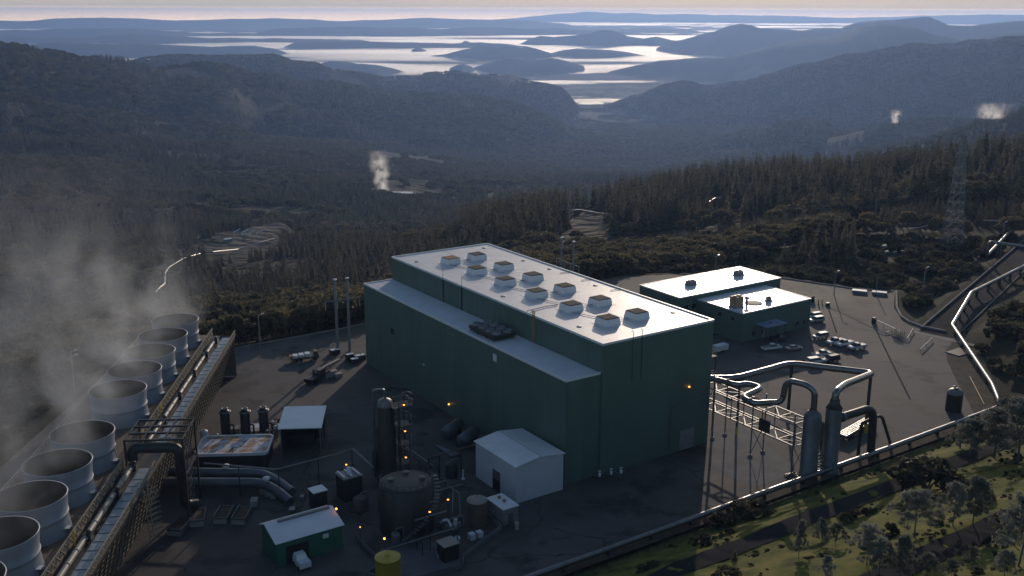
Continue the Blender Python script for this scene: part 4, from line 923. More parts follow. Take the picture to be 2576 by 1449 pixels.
# ---------------------------------------------------------------- sheds
ws = thing("white_shed", B(6, -15.7), "pale windowless shed with a shallow two-slope roof against the hall", "shed")
a0, a1, b0, b1 = -1.0, 13.2, -21.0, -9.9; bm_ = (b0 + b1) / 2
mb = MB(); hE, hR_ = 7.5, 8.3
q = [B(a0, b0), B(a0, b1), B(a1, b1), B(a1, b0)]
tp = [B(a0, b0, hE), B(a0, b1, hE), B(a1, b1, hE), B(a1, b0, hE), B(a0, bm_, hR_), B(a1, bm_, hR_)]
mb.add(q + tp, [(0, 3, 7, 4), (1, 5, 6, 2), (0, 4, 8, 5, 1), (2, 6, 9, 7, 3)]); part(mb, "wall", M['shedwall'], ws)
for s_, (x0, x1, z0, z1) in enumerate(((b0 - .3, bm_ - .12, hE - .02, hR_ - .02), (bm_ + .12, b1 + .3, hR_ - .02, hE - .02))):
    mb = MB(); mb.hexa([B(a0 - .3, x0, z0 + .05), B(a0 - .3, x1, z1 + .05), B(a1 + .3, x1, z1 + .05), B(a1 + .3, x0, z0 + .05), B(a0 - .3, x0, z0 + .2), B(a0 - .3, x1, z1 + .2), B(a1 + .3, x1, z1 + .2), B(a1 + .3, x0, z0 + .2)]); part(mb, "roof", M['membrane2'], ws)
mb = MB(); mb.bbox(a0 - .3, a1 + .3, bm_ - .12, bm_ + .12, hR_ - .05, hR_ + .08); part(mb, "ridge_gutter", M['tan'], ws)
p = onplane(1249, 1235, B(0, b0, 0), AW); da = (p - AD).dot(AU)
mb = MB(); mb.bbox(da - 1.3, da + 1.3, b0 - .07, b0 - .003, 0.05, 4.2); part(mb, "doorway", M['dark'], ws)
mb = MB(); mb.bbox(da - 1.25, da + 1.25, b0 - .12, b0 - .073, 2.4, 4.1); part(mb, "roller_shutter", M['cladblue'], ws)
t = boxthing("pump_house", "small dark hut with a bright white flat roof in front of the white shed", "hut", -6.9, -1.4, -27.7, -24.5, 3.1, M['grey'], M['whitep'])
for x, y in ((1256, 1253), (1269, 1262)):
    q = G(x, y, 3.3); mb = MB(); mb.lathe(q - UP * .02, [(.28, 0), (.28, .35), (.4, .35), (0, .6)], 10); part(mb, "roof_vent", M['tanbox'], t)
mb = MB(); mb.bbox(-7.0, -6.903, -26.7, -25.6, .05, 2.1); part(mb, "door", M['cladblue'], t)
# green shed: long axis across the yard
gs = thing("green_shed", B(5, -61), "small green shed with a grey roof, ridge ventilator and open bay", "shed")
a0, a1, b0, b1, e0, e1 = 1.9, 8.7, -67.1, -55.2, 4.6, 4.6; am = a0 + 4.6
q = [B(a0, b0), B(a0, b1), B(a1, b1), B(a1, b0), B(a0, b0, 4.4), B(a0, b1, 4.4), B(a1, b1, 5.0), B(a1, b0, 5.0), B(am, b0, 5.9), B(am, b1, 5.9)]
mb = MB(); mb.add(q, [(0, 1, 5, 4), (2, 3, 7, 6), (0, 4, 8, 7, 3), (1, 2, 6, 9, 5)]); part(mb, "wall", M['grnpaint'], gs)
for x0, x1, z0, z1 in ((a0 - .3, am, 4.36, 5.92), (am + .02, a1 + .3, 5.92, 4.92)):
    mb = MB(); mb.hexa([B(x0, b0 - .3, z0), B(x1, b0 - .3, z1), B(x1, b1 + .3, z1), B(x0, b1 + .3, z0), B(x0, b0 - .3, z0 + .12), B(x1, b0 - .3, z1 + .12), B(x1, b1 + .3, z1 + .12), B(x0, b1 + .3, z0 + .12)][::1]); part(mb, "roof", M['membrane2'], gs)
mb = MB(); mb.bbox(am - .6, am - .1, b0 + 2, b1 - .5, 5.85, 6.3); part(mb, "ridge_vent", M['grey'], gs)
mb = MB(); mb.bbox(a0 - .06, a0 - .004, b0 + 1.6, b0 + 5.6, .05, 3.3); part(mb, "bay_opening", M['dark'], gs)
mb = MB(); mb.bbox(a0 - .3, a0 - .07, -58.9, -57.9, 3.0, 3.7); part(mb, "wall_light", M['trim'], gs)
q = B(a0 - 1.9, b0 + 3.4); t = thing("utility_truck", q, "pale boxy truck nosing out of the green shed's open bay", "truck")
mb = MB(); mb.bbox(a0 - 3.6, a0 - .4, b0 + 2.5, b0 + 4.5, .5, 1.5); part(mb, "body", M['plastic'], t)
mb = MB(); mb.hexa([B(a0 - 2.2, b0 + 2.55, 1.5), B(a0 - 2.2, b0 + 4.45, 1.5), B(a0 - .4, b0 + 4.45, 1.5), B(a0 - .4, b0 + 2.55, 1.5), B(a0 - 1.7, b0 + 2.7, 2.2), B(a0 - 1.7, b0 + 4.3, 2.2), B(a0 - .5, b0 + 4.3, 2.2), B(a0 - .5, b0 + 2.7, 2.2)]); part(mb, "cab", M['whitep'], t)
for da_ in (-3.0, -1.0):
    for db in (2.55, 4.45):
        mb = MB(); mb.pipe([B(a0 + da_, b0 + db - .12, .42), B(a0 + da_, b0 + db + .12, .42)], .42, 12); part(mb, "wheel", M['tire'], t)
# open-sided shed with pale roof
os_ = thing("open_shed", T(31, 34.5), "open-fronted dark shed under a flat pale blue roof", "shed")
mb = MB(); mb.hexa([T(25.7, 30.0, 6.3), T(25.7, 39.0, 6.3), T(36.6, 39.0, 6.9), T(36.6, 30.0, 6.9), T(25.7, 30.0, 6.5), T(25.7, 39.0, 6.5), T(36.6, 39.0, 7.1), T(36.6, 30.0, 7.1)][::1]); part(mb, "roof", M['membrane2'], os_)
mb = MB(); mb.bbox(36.0, 36.2, 30.4, 38.6, 0, 6.8, T); mb.bbox(26.6, 35.98, 30.4, 30.6, 0, 6.3, T); part(mb, "back_wall", M['darksteel'], os_)
for s in (26.2, 31, 35.8):
    mb = MB(); mb.beam(T(s, 38.6, 0), T(s, 38.6, 6.35 + (s - 26) * .05), .22); part(mb, "post", M['steel'], os_)
mb = MB(); mb.beam(T(26.2, 30.5, 0), T(26.2, 30.5, 6.3), .22); part(mb, "post", M['steel'], os_)
mb = MB(); mb.bbox(31.5, 35.2, 31.5, 36.5, 0.02, 2.6, T); part(mb, "stored_crate", M['dark'], os_)
# rust-patched tank top
rk = thing("settling_tank", T(24, 21), "low wide tank whose pale lid is patched with rust and standing water", "tank")
def rrect(s0, s1, t0, t1, r, z):
    o = []
    for cs, ct_, a in ((s1 - r, t1 - r, 0), (s0 + r, t1 - r, 90), (s0 + r, t0 + r, 180), (s1 - r, t0 + r, 270)):
        for k in range(6):
            an = R(a + k * 18); o.append(T(cs + r * math.cos(an), ct_ + r * math.sin(an), z))
    return o
def ring(mb, o, z0, z1):
    n = len(o); vs = [(p.x, p.y, z0) for p in o] + [(p.x, p.y, z1) for p in o]
    mb.add(vs, [(i, n + i, n + (i + 1) % n, (i + 1) % n) if False else (i, (i + 1) % n, n + (i + 1) % n, n + i) for i in range(n)])
o = rrect(20.6, 29.8, 14.0, 28.4, 1.2, 0)
mb = MB(); mb.prism([(p.x, p.y) for p in o], 0, 3.3); part(mb, "shell", M['black'], rk)
o2 = rrect(20.7, 29.7, 14.1, 28.3, 1.2, 0); mb = MB(); mb.prism([(p.x, p.y) for p in o2], 3.304, 3.36); part(mb, "lid", M['rust'], rk)
mb = MB(); oo = rrect(20.4, 30.0, 13.8, 28.6, 1.3, 0)
n = len(oo); vs = [(p.x, p.y, 3.0) for p in oo] + [(p.x, p.y, 3.62) for p in oo] + [(p.x, p.y, 3.62) for p in o2] + [(p.x, p.y, 3.365) for p in o2]
fs = []
for k in range(3): fs += [(k * n + i, k * n + (i + 1) % n, (k + 1) * n + (i + 1) % n, (k + 1) * n + i) for i in range(n)]
mb.add(vs, fs); part(mb, "rim", M['trim'], rk)
mb = MB(); mb.pipe([T(21.0, 21.5, 3.36), T(21.0, 21.5, 5.2)], .06, 6); mb.beam(T(20.8, 21.0, 4.1), T(21.2, 21.9, 4.6), .14); part(mb, "level_gauge", M['black'], rk)
# three black filters
for k, (x, y) in enumerate(((570, 1103), (620, 1103), (666, 1099))):
    q = G(x, y); t = thing("filter_vessel", q, ["black upright filter vessel with flanged top, first from the cooling tower", "black upright filter vessel with flanged top, middle of three", "black upright filter vessel with flanged top next to the open shed"][k], "vessel", "three black filters behind the rusty tank")
    mb = MB(); mb.lathe(q, [(1.05, 0), (1.05, 6.2), (.9, 6.5), (.55, 6.6), (.55, 6.9)], 20); part(mb, "shell", M['black'], t)
    mb = MB(); mb.lathe(q, [(1.07, 6.15), (1.28, 6.15), (1.28, 6.35), (1.07, 6.35)], 20); mb.lathe(q, [(.5, 6.88), (.72, 6.88), (.72, 7.05), (.45, 7.05), (.45, 6.7), (0, 6.7)], 16); part(mb, "flange", M['steel'], t)
    mb = MB(); mb.pipe([q + TW * 1.0 + UP * 3.2, q + TW * 1.7 + UP * 3.2, q + TW * 1.7 + UP * .3], .2, 8, .4); part(mb, "pipe", M['darksteel'], t)
tt = thing("chemical_tank", G(515, 1109), "pinkish plastic chemical tank beside the rusty lid", "tank")
q = G(515, 1113); mb = MB(); mb.lathe(q, [(.85, 0), (.85, 2.5), (.7, 2.75), (.2, 2.85), (0, 2.85)], 18); part(mb, "shell", M['plastic'], tt); mb = MB(); mb.lathe(q, [(.25, 2.85), (.25, 3.05), (0, 3.05)], 10); part(mb, "cap", M['tan'], tt)
for x, y, nm, m, lab, s_ in ((592, 1092, "skid_crate", M['tan'], "tan crate standing between the first two black filters", 2.3), (643, 1088, "skid_crate", M['yellowp'], "crate with a yellow band between the last two black filters", 2.2), (643, 1098, "skid_crate", M['tan'], "low tan crate below the yellow banded one", 2.0)):
    q = G(x, y); t = thing(nm, q, lab, "crate"); mb = MB(); mb.box(q, TU, TW, UP, s_, s_ * 1.0, 1.5); part(mb, "box", m, t)
    mb = MB(); mb.box(q + UP * 1.503, TU, TW, UP, s_ * 1.04, s_ * 1.04, .18); part(mb, "lid", M['trim'] if m is not M['tan'] else M['tan'], t)
vm = thing("valve_manifold", G(690, 1100), "tangle of shiny pipes and valves next to the open shed roof", "manifold")
for k in range(6):
    q = G(682 + k * 4.2, 1100 - (k % 3) * 9); mb = MB(); mb.pipe([q, q + UP * (1.6 + .5 * (k % 3)), q + UP * (1.8 + .5 * (k % 3)) + TW * .9, q + TW * .9 + UP * .4], .16, 8, .35); part(mb, "pipe", M['clad'], vm)
for x, y in ((686, 1062), (692, 1074), (699, 1070)):
    q = G(x, y, 2.6); mb = MB(); mb.ball(q, .4, 10); part(mb, "valve", M['trim'], vm)
for k, (x, y) in enumerate(((546, 1108), (606, 1108), (672, 1106), (656, 1104))):
    q = G(x, y); mb = MB(); mb.lathe(q, [(.4, 0), (.4, 1.3 if k != 2 else 2.0), (.3, 1.5 if k != 2 else 2.2), (0, 1.55 if k != 2 else 2.25)], 12); solo(mb, "dosing_pot", M['cladblue'], ["short grey pot at the foot of the first filter", "squat blue-grey pot between two filters", "taller pale pot by the last filter", "short grey pot left of the taller pale pot"][k], "pot")

# yellow tank, brown tank, lidded box, totes, bund
q = G(975, 1399, 5.0); q.z = 0; yt = thing("yellow_tank", q, "round yellow tank with a shallow cone roof at the front of the yard", "tank")
mb = MB(); mb.lathe(q, [(2.05, 0), (2.05, 4.75), (2.12, 4.8), (2.12, 4.9)], 36); part(mb, "shell", M['yellow'], yt)
mb = MB(); mb.lathe(q, [(2.12, 4.9), (0.3, 5.25), (0, 5.25)], 36); part(mb, "roof", M['yellow'], yt)
mb = MB(); mb.pipe([q + UP * 5.2, q + UP * 6.0], .08, 6); mb.lathe(q + UP * 5.2, [(.35, 0), (.35, .25), (0, .25)], 10); part(mb, "vent", M['yellowp'], yt)
q = Vector((-6.2, 170.2, 0)); bt = thing("brown_tank", q, "dull brown upright tank with a domed lid by the small white roof", "tank")
mb = MB(); mb.lathe(q, [(1.85, 0), (1.85, 4.7)], 28); part(mb, "shell", M['brown'], bt)
mb = MB(); mb.lathe(q, [(1.9, 4.65), (1.9, 4.75), (1.3, 5.1), (0, 5.3)], 28); part(mb, "lid", M['tan'], bt)
mb = MB(); mb.pipe([q + UP * 5.25, q + UP * 5.9], .07, 6); part(mb, "vent", M['darksteel'], bt)
bx = boxthing("lidded_bin", "tall black bin with a tan slab lid in the concrete bund", "bin", -12.4, -9.8, -43.2, -40.4, 2.9, M['black'], M['tan'])
q = G(1150, 1360, 0); mb = MB(); mb.lathe(q, [(.0, 0), (.45, .02), (.6, .35), (.5, .75), (0, .9)], 14); solo(mb, "ball_float", M['plastic'], "white round float lying next to the tan-lidded bin", "float")
for k, (x, y) in enumerate(((1187, 1357), (1206, 1352))):
    q = G(x, y); t = thing("tote", q, ["white cube tote in a cage, nearer the tan-lidded bin", "white cube tote in a cage, nearer the small white-roofed hut"][k], "tote", "two white totes by the bund")
    mb = MB(); mb.box(q + UP * .14, AU, AW, UP, 1.15, 1.05, 1.05); mb.lathe(q + UP * 1.19, [(.2, 0), (.2, .06), (0, .06)], 10); part(mb, "bottle", M['plastic'], t)
    mb = MB(); mb.box(q, AU, AW, UP, 1.25, 1.12, .13); part(mb, "pallet", M['grey'], t)
    mb = MB()
    for a in (-.6, 0, .6):
        for b in (-.55, .55): mb.beam(q + AU * a + AW * b + UP * .13, q + AU * a + AW * b + UP * 1.2, .035)
    for z in (.4, .8, 1.2):
        for b in (-.55, .55): mb.beam(q - AU * .62 + AW * b + UP * z, q + AU * .62 + AW * b + UP * z, .035)
        for a in (-.6, .6): mb.beam(q + AU * a - AW * .57 + UP * z, q + AU * a + AW * .57 + UP * z, .035)
    part(mb, "cage", M['steel'], t)
bp = [G(895, 1355), G(965, 1425), G(920, 1449), G(1010, 1470), G(1165, 1428), G(1165, 1405), G(1262, 1330), G(1225, 1300)]
mb = MB()
for i in range(len(bp) - 1): mb.beam(bp[i] + UP * .4, bp[i + 1] + UP * .4, .25, .8)
solo(mb, "bund_wall", M['darkconc'], "low concrete bund wall round the yellow tank and bin", "wall")
sheet("bund_floor", [P2(p) for p in (G(1000, 1462), G(1160, 1425), G(1160, 1400), G(1030, 1330), G(960, 1395))], .012, M['darkconc'], "stained concrete floor of the bund")
# horizontal tanks and loose pipes by the hall
for k, (x, y, l) in enumerate(((1122, 1092, 6.0), (1162, 1112, 6.0))):
    q = G(x, y, 1.6); q.z = 0; t = thing("drum_tank", q, ["pale-ended horizontal tank by the hall wall, farther from the white shed", "pale-ended horizontal tank by the hall wall, next to the white shed"][k], "tank", "two horizontal tanks by the hall")
    ax = (AW * .85 + AU * .5).normalized(); mb = MB(); mb.lathe(q + UP * 1.9, [(0, -.35), (.8, -.25), (1.3, 0), (1.3, l), (.8, l + .25), (0, l + .35)], 22, ax); part(mb, "shell", M['cladblue'], t)
    for f in (.2, .8):
        mb = MB(); mb.box(q + ax * l * f, ax, ax.cross(UP), UP, .4, 2.2, 1.2); part(mb, "saddle", M['darksteel'], t)
for k in range(3):
    q0 = G(1098 + k * 7, 1121 + k * 2.5, .3); q1 = G(1138 + k * 8, 1149 - k * 2, .3); mb = MB(); mb.pipe([q0, q1], .28, 10); solo(mb, "loose_pipe", M['cladblue'], ["pale loose pipe on the ground, outermost of three", "pale loose pipe on the ground, middle of three", "pale loose pipe on the ground, closest to the hall"][k], "pipe", "loose pipes lying by the hall")
q = G(1165, 1205); mb = MB(); mb.lathe(q, [(.42, 0), (.42, .12), (.14, .15), (.14, 1.7), (.2, 1.75), (.2, 1.95), (0, 2)], 12); solo(mb, "hydrant", M['trim'], "slim pale hydrant post left of the white shed", "hydrant")
for k, (x, y) in enumerate(((1537, 1195), (1562, 1192), (1508, 1200))):
    q = G(x, y); t = thing("pipe_valve", q, ["low pale valve group at the foot of the hall's end wall", "low pipe valve farther along the hall's end wall", "small valve near the hall's front corner"][k], "valve")
    mb = MB(); mb.pipe([q - AW * 1.2 + UP * .5, q + AW * 1.2 + UP * .5], .16, 8); part(mb, "pipe", M['cladblue'], t)
    mb = MB(); mb.lathe(q + UP * .5, [(.3, -.3), (.3, .3), (.08, .4), (.08, .8), (.35, .8), (.35, .86), (0, .86)], 10); part(mb, "handwheel", M['trim'], t)
# flat bins parked in the shade
for k, (x, y, rot) in enumerate(((441, 1345, -12), (496, 1322, 8), (556, 1315, -4), (601, 1317, -6))):
    q = G(x, y); q.z = 0; ax = Matrix.Rotation(R(rot), 3, 'Z') @ TU; ay = Matrix.Rotation(R(rot), 3, 'Z') @ TW
    t = thing("skip_bin", q, ["open steel skip closest to the cooling tower", "open steel skip second from the cooling tower", "open steel skip third from the cooling tower", "open steel skip fourth from the cooling tower"][k], "skip", "open skips in the shaded yard")
    mb = MB()
    l, w_, h = 5.2, 2.5, 1.3; c = q + ax * 2.2
    for s in (-1, 1):
        mb.box(c + ay * s * w_ / 2, ax, ay, UP, l, .12, h); mb.box(c + ax * s * l / 2, ax, ay, UP, .12, w_ - .14, h - (.3 if s > 0 else 0))
    mb.box(c + UP * .15, ax, ay, UP, l - .14, w_ - .14, .12)
    part(mb, "body", M['cladblue'], t)
    mb = MB(); mb.box(c + UP * .28, ax, ay, UP, l - .3, w_ - .3, .55); part(mb, "load", M['dirt'], t)
    mb = MB(); mb.box(c - ax * (l / 2 + .1), ax, ay, UP, .06, w_ * .98, h * .7); part(mb, "tailgate", M['tan'], t)

# ---------------------------------------------------------------- clutter of the dark process yard
def rack(name, pts, h, n, r, lab, m='darksteel', sp=.5):
    P0, P1 = [Vector((*p, 0)) for p in pts]; d = (P1 - P0).normalized(); s = UP.cross(d); t = thing(name, (P0 + P1) / 2, lab, "pipe rack"); k = max(2, int((P1 - P0).length / 5) + 1)
    for i in range(k):
        q = P0.lerp(P1, i / (k - 1)); w_ = n * sp / 2 + .3
        mb = MB(); mb.beam(q - s * w_, q - s * w_ + UP * h, .18); mb.beam(q + s * w_, q + s * w_ + UP * h, .18); mb.beam(q - s * w_ + UP * (h - .2), q + s * w_ + UP * (h - .2), .18); part(mb, "bent", M['darksteel'], t)
    for j in range(n):
        o = s * ((j - (n - 1) / 2) * sp) + UP * (h + r * .9 - .1); mb = MB(); mb.pipe([P0 + o - d * .4, P1 + o + d * .4], r * (1 if j % 2 else .7), 8); part(mb, "pipe", M['steel'] if j % 3 == 1 else M[m], t)
rack("pipe_rack", [P2(B(9, -44)), P2(B(9, -31))], 3.4, 4, .16, "low dark pipe rack on bents passing in front of the round tank")
rack("pipe_rack", [P2(B(15, -30)), P2(B(30, -30))], 3.8, 4, .18, "dark pipe rack on bents behind the round tank running along the hall")
rack("pipe_rack", [P2(B(-7, -52)), P2(B(-7, -38))], 2.6, 3, .14, "knee-high dark pipe rack at the bund's back edge", sp=.45)
t = thing("tank_stair", c1 + TW * 5.2, "dark zigzag stair climbing the side of the round process tank", "stair")
for k in range(20): mb = MB(); an = -1.6 + k * .11; q = c1 + Vector((math.cos(an) * 5.5, math.sin(an) * 5.5, .4 + k * .45)); mb.box(q, Vector((math.cos(an), math.sin(an), 0)), Vector((-math.sin(an), math.cos(an), 0)), UP, 1.0, .75, .06); part(mb, "tread", M['steel'], t)
for k, (a, b, r, h, m, lab) in enumerate(((24, -44, 1.1, 3.4, 'black', "narrow black upright drum left of the tall column"), (13, -46.5, 1.3, 2.4, 'brown', "squat brown drum between the tall column and the black cabin"), (27, -36, .9, 4.2, 'black', "slim black drum behind the tall column"), (-2, -47, .8, 1.9, 'cladblue', "grey drum standing just inside the bund"), (16, -25, 1.2, 2.6, 'black', "low black drum between round tank and white shed"))):
    q = B(a, b); t = thing("process_drum", q, lab, "drum"); mb = MB(); mb.lathe(q, [(r, 0), (r, h), (r * .8, h + .25), (r * .3, h + .4), (0, h + .42)], 18); part(mb, "shell", M[m], t)
    mb = MB(); mb.pipe([q + UP * (h + .3), q + UP * (h + 1.0), q + UP * (h + 1.0) + AW * 1.6, q + AW * 1.6 + UP * .2], .1, 7, .3); part(mb, "pipe", M['steel'], t)
for k, (x, y) in enumerate(((760, 1255), (735, 1290), (640, 1270), (1060, 1345), (1105, 1400), (1040, 1370), (1300, 1330), (905, 1240))):
    q = G(x, y); q.z = 0; w_ = .7 + .25 * (k % 3); mb = MB(); mb.box(q, TU, TW, UP, w_ * 1.5, w_, .6 + .25 * (k % 4)); mb.box(q + UP * (.604 + .25 * (k % 4)), TU, TW, UP, w_ * 1.6, w_ * 1.08, .08)
    solo(mb, "yard_box", M[('grey', 'cladblue', 'tan', 'grey')[k % 4]], ["small grey box behind the green shed's far roof end", "blue-grey box left of the green shed's roof", "tan box near the open steel skips", "grey box at the bund's inner corner", "grey box on the bund floor by the bin", "blue-grey box on the bund floor near the yellow tank", "tan box right of the small white-roofed hut", "grey box between black cabin and green shed"][k], "box")
# ---------------------------------------------------------------- steam pipe rack beside the hall
pr = thing("pipe_rack", B(-10, 34), "pale galvanised lattice truss on slim legs carrying looping steam pipes", "pipe rack")
ta0, ta1, tb0, tb1 = -21.6, 4.5, 32.0, 35.8; tz = (6.4, 8.9, 11.3)
for side, b in (("n", tb0), ("f", tb1)):
    mb = MB()
    for z in tz: mb.beam(B(ta0 - .2, b, z), B(ta1, b, z), .26, .26)
    k = ta0
    while k <= ta1 + .1:
        mb.beam(B(k, b, tz[0]), B(k, b, tz[2]), .2); k += 4.35 if abs(k - ta0) > 30 else 8.7
    part(mb, "side_truss", M['steel'], pr)
mb = MB()
for z in (tz[0], tz[2]):
    k = ta0; s = 0
    while k < ta1 + .1:
        mb.beam(B(k, tb0, z), B(k, tb1, z), .2)
        if k + 4.35 < ta1 + .5: mb.beam(B(k, tb0 if s else tb1, z), B(k + 4.35, tb1 if s else tb0, z), .16)
        k += 4.35; s = 1 - s
for k in (ta0,): mb.beam(B(k, tb0, tz[1]), B(k, tb1, tz[1]), .2)
part(mb, "cross_bracing", M['steel'], pr)
for a, b in ((.8, tb1), (.8, tb0), (-10.3, tb0), (-10.3, tb1), (-21.3, tb0), (-21.3, tb1)):
    mb = MB(); mb.beam(B(a, b, .3), B(a, b, 13.2), .24); lg = part(mb, "leg", M['steel'], pr)
    mb = MB(); mb.lathe(B(a, b, 0), [(.5, 0), (.5, .3), (0, .3)], 12); part(mb, "footing", M['concrete'], lg)
for a in (-10.3, -21.3):
    mb = MB(); mb.beam(B(a, tb0, .5), B(a, tb1, tz[0]), .09); mb.beam(B(a + .1, tb1, .5), B(a + .1, tb0, tz[0]), .09); part(mb, "leg_bracing", M['darksteel'], pr)
mb = MB(); mb.bbox(-15.2, -12.6, 31.4, 31.9, 7.0, 9.6); part(mb, "junction_box", M['black'], pr)
mb = MB(); mb.beam(B(-.6, 37.9, 1.9), B(-.6, 37.9, 13.3), .42); q = part(mb, "tall_post", M['darksteel'], pr)
mb = MB(); mb.beam(B(-.6, 37.9, 0), B(-.6, 37.9, 1.9), .5); part(mb, "yellow_base", M['yellowp'], q)

sp1 = thing("steam_pipe", B(-10, 32, 11.3), "smaller looping steam pipe with expansion bends lying on the truss", "pipe")
mb = MB(); mb.pipe([B(2.5, 30.5, 14), B(-1, 32, 14), B(-4.8, 32.6, 14), B(-5.2, 35.3, 14), B(-8.8, 36, 14), B(-10.4, 28.2, 14), B(-14.4, 27.9, 14), B(-15.2, 30.5, 14), B(-16.9, 33, 14), B(-17.2, 33.4, 18.9), B(-21.6, 34.4, 18.9), B(-23.2, 34.9, 18.0), B(-23.3, 34.9, 13.9)], .62, 14, 1.9, seg=7); part(mb, "pipe", M['clad'], sp1)
for a, b in ((-2.5, 32.3), (-13, 28.0)):
    mb = MB(); mb.lathe(B(a, b, 14), [(.63, -.2), (.78, -.2), (.78, .2), (.63, .2)], 14, AU); part(mb, "flange", M['steel'], sp1)
sp2 = thing("steam_pipe", B(-1.4, 45, 0), "large steam pipe loop held high on dark columns above the parked cars", "pipe")
mb = MB(); mb.pipe([B(1.5, 30.8, 14), B(-1.6, 35.5, 14), B(-1.4, 53, 14), B(-15.9, 63.1, 14), B(-21.5, 46, 16.6), B(-24.1, 40.2, 17.1), B(-24.2, 40, 15)], .72, 14, 2.6, seg=7); part(mb, "pipe", M['clad'], sp2)
for a, b, z in ((-1.3, 55.8 - 2.2, 13.3), (-15.6, 62.6, 13.3)):
    mb = MB(); mb.beam(B(a, b, 2.2), B(a, b, z), .55); q = part(mb, "column", M['darksteel'], sp2)
    mb = MB(); mb.beam(B(a, b, 0), B(a, b, 2.2), .62); part(mb, "yellow_base", M['yellowp'], q)
v1 = thing("scrubber_vessel", B(-23.2, 34.9), "grey-blue upright steam vessel whose pipe climbs to the truss", "vessel", "two upright steam vessels")
c = B(-23.2, 34.9)
mb = MB(); mb.lathe(c, [(1.9, 0), (1.9, .5), (1.75, .6), (1.75, 12.6), (1.55, 13.3), (.8, 13.9), (.7, 14.2)], 26); part(mb, "shell", M['cladblue'], v1)
mb = MB(); mb.pipe([B(-22.2, 35.9, 10.3), B(-21.4, 38.4, 10.2), B(-21.3, 40.6, 9.2), B(-21.2, 41.6, 1.0)], .6, 12, 1.6); part(mb, "branch_pipe", M['cladblue'], v1)
mb = MB(); mb.beam(c + AW * 1.9 + AU * .4, c + AW * 1.9 + AU * .4 + UP * 13, .12); mb.beam(c + AW * 1.9 - AU * .2, c + AW * 1.9 - AU * .2 + UP * 13, .12)
for k in range(28): mb.beam(c + AW * 1.9 + AU * .4 + UP * (.5 + k * .45), c + AW * 1.9 - AU * .2 + UP * (.5 + k * .45), .06)
part(mb, "ladder", M['steel'], v1)
v2 = thing("scrubber_vessel", B(-24.2, 40), "dark upright steam vessel fed by the large high pipe loop", "vessel", "two upright steam vessels")
c = B(-24.2, 40)
mb = MB(); mb.lathe(c, [(1.8, 0), (1.8, .5), (1.6, .6), (1.6, 13.2), (1.35, 14), (.9, 14.6), (.8, 15.2)], 26); part(mb, "shell", M['cladblue'], v2)
mb = MB(); mb.lathe(c, [(1.5, 13.7), (1.65, 13.75), (1.0, 14.7), (1.0, 15.5), (.85, 15.6)], 22); part(mb, "collar", M['darksteel'], v2)
mb = MB(); mb.pipe([B(-24, 41.2, 11), B(-24, 53, 11), B(-23.9, 53.6, 0)], .85, 14, 3.0, seg=7); part(mb, "outlet_pipe", M['black'], v2)
mb = MB(); mb.lathe(B(-24, 43.0, 11), [(.86, -.35), (1.0, -.35), (1.0, .35), (.86, .35)], 14, AW); part(mb, "flange", M['cladblue'], v2)
t = thing("drain_pipe", B(-22.5, 57), "slim dark pipe arch stepping over the ground beside the thick outlet pipe", "pipe")
mb = MB(); mb.pipe([B(-22.6, 51.2, 0), B(-22.5, 51.4, 7.3), B(-22.5, 58, 7.6), B(-22, 62.7, 0)], .34, 12, 1.4); part(mb, "pipe", M['black'], t)
t = thing("valve_set", B(-22.5, 37.5), "clutter of small valves between the two steam vessels", "valve")
for k in range(6):
    q = B(-24.6 + .1 * k, 37.0 + .25 * (k % 2), .6 + k * .75); mb = MB(); mb.pipe([q - AW * .7, q + AW * .7], .16, 8); mb.ball(q, .32, 8); part(mb, "valve", M['steel'], t)
# pallets / low pipework at the truss foot
t = thing("pipe_stillage", B(-21.8, 30.5), "low stack of short pale pipes near the foot of the truss", "stillage")
for k in range(5): mb = MB(); q = B(-22.6 + k * .32, 30.2, .3 + .28 * (k % 3)); mb.pipe([q, q + AW * 2.4], .13, 8); part(mb, "pipe", M['clad'], t)
mb = MB(); mb.bbox(-23.0, -20.8, 30.6, 32.2, 0.01, .16); part(mb, "bearer", M['wood'], t)
# trailer loaded with long pipes
t = thing("pipe_trailer", B(-14.2, 61), "flat trailer loaded with long shiny pipes behind the slim pipe arch", "trailer")
e0, e1 = B(-15.6, 54.6), B(-13.0, 67.6); ax = (e1 - e0).normalized(); ay = UP.cross(ax)
mb = MB(); mb.box((e0 + e1) / 2 + UP * .75, ax, ay, UP, 13, 2.4, .25); part(mb, "deck", M['darksteel'], t)
for k in range(5): mb = MB(); mb.pipe([e0 + ay * (k - 2) * .5 + UP * 1.26, e1 + ay * (k - 2) * .5 + UP * 1.26], .22, 10); part(mb, "cargo_pipe", M['clad'], t)
for s in (1.4, 2.7, 11.2):
    for y in (-1, 1): mb = MB(); mb.pipe([e0 + ax * s + ay * (y * 1.1 - .15) + UP * .45, e0 + ax * s + ay * (y * 1.1 + .15) + UP * .45], .45, 12); part(mb, "wheel", M['tire'], t)
for s in (.3, 6.4, 12.6):
    for y in (-1.18, 1.18): mb = MB(); mb.beam(e0 + ax * s + ay * y + UP * .9, e0 + ax * s + ay * y + UP * 1.9, .1); part(mb, "stake", M['darksteel'], t)
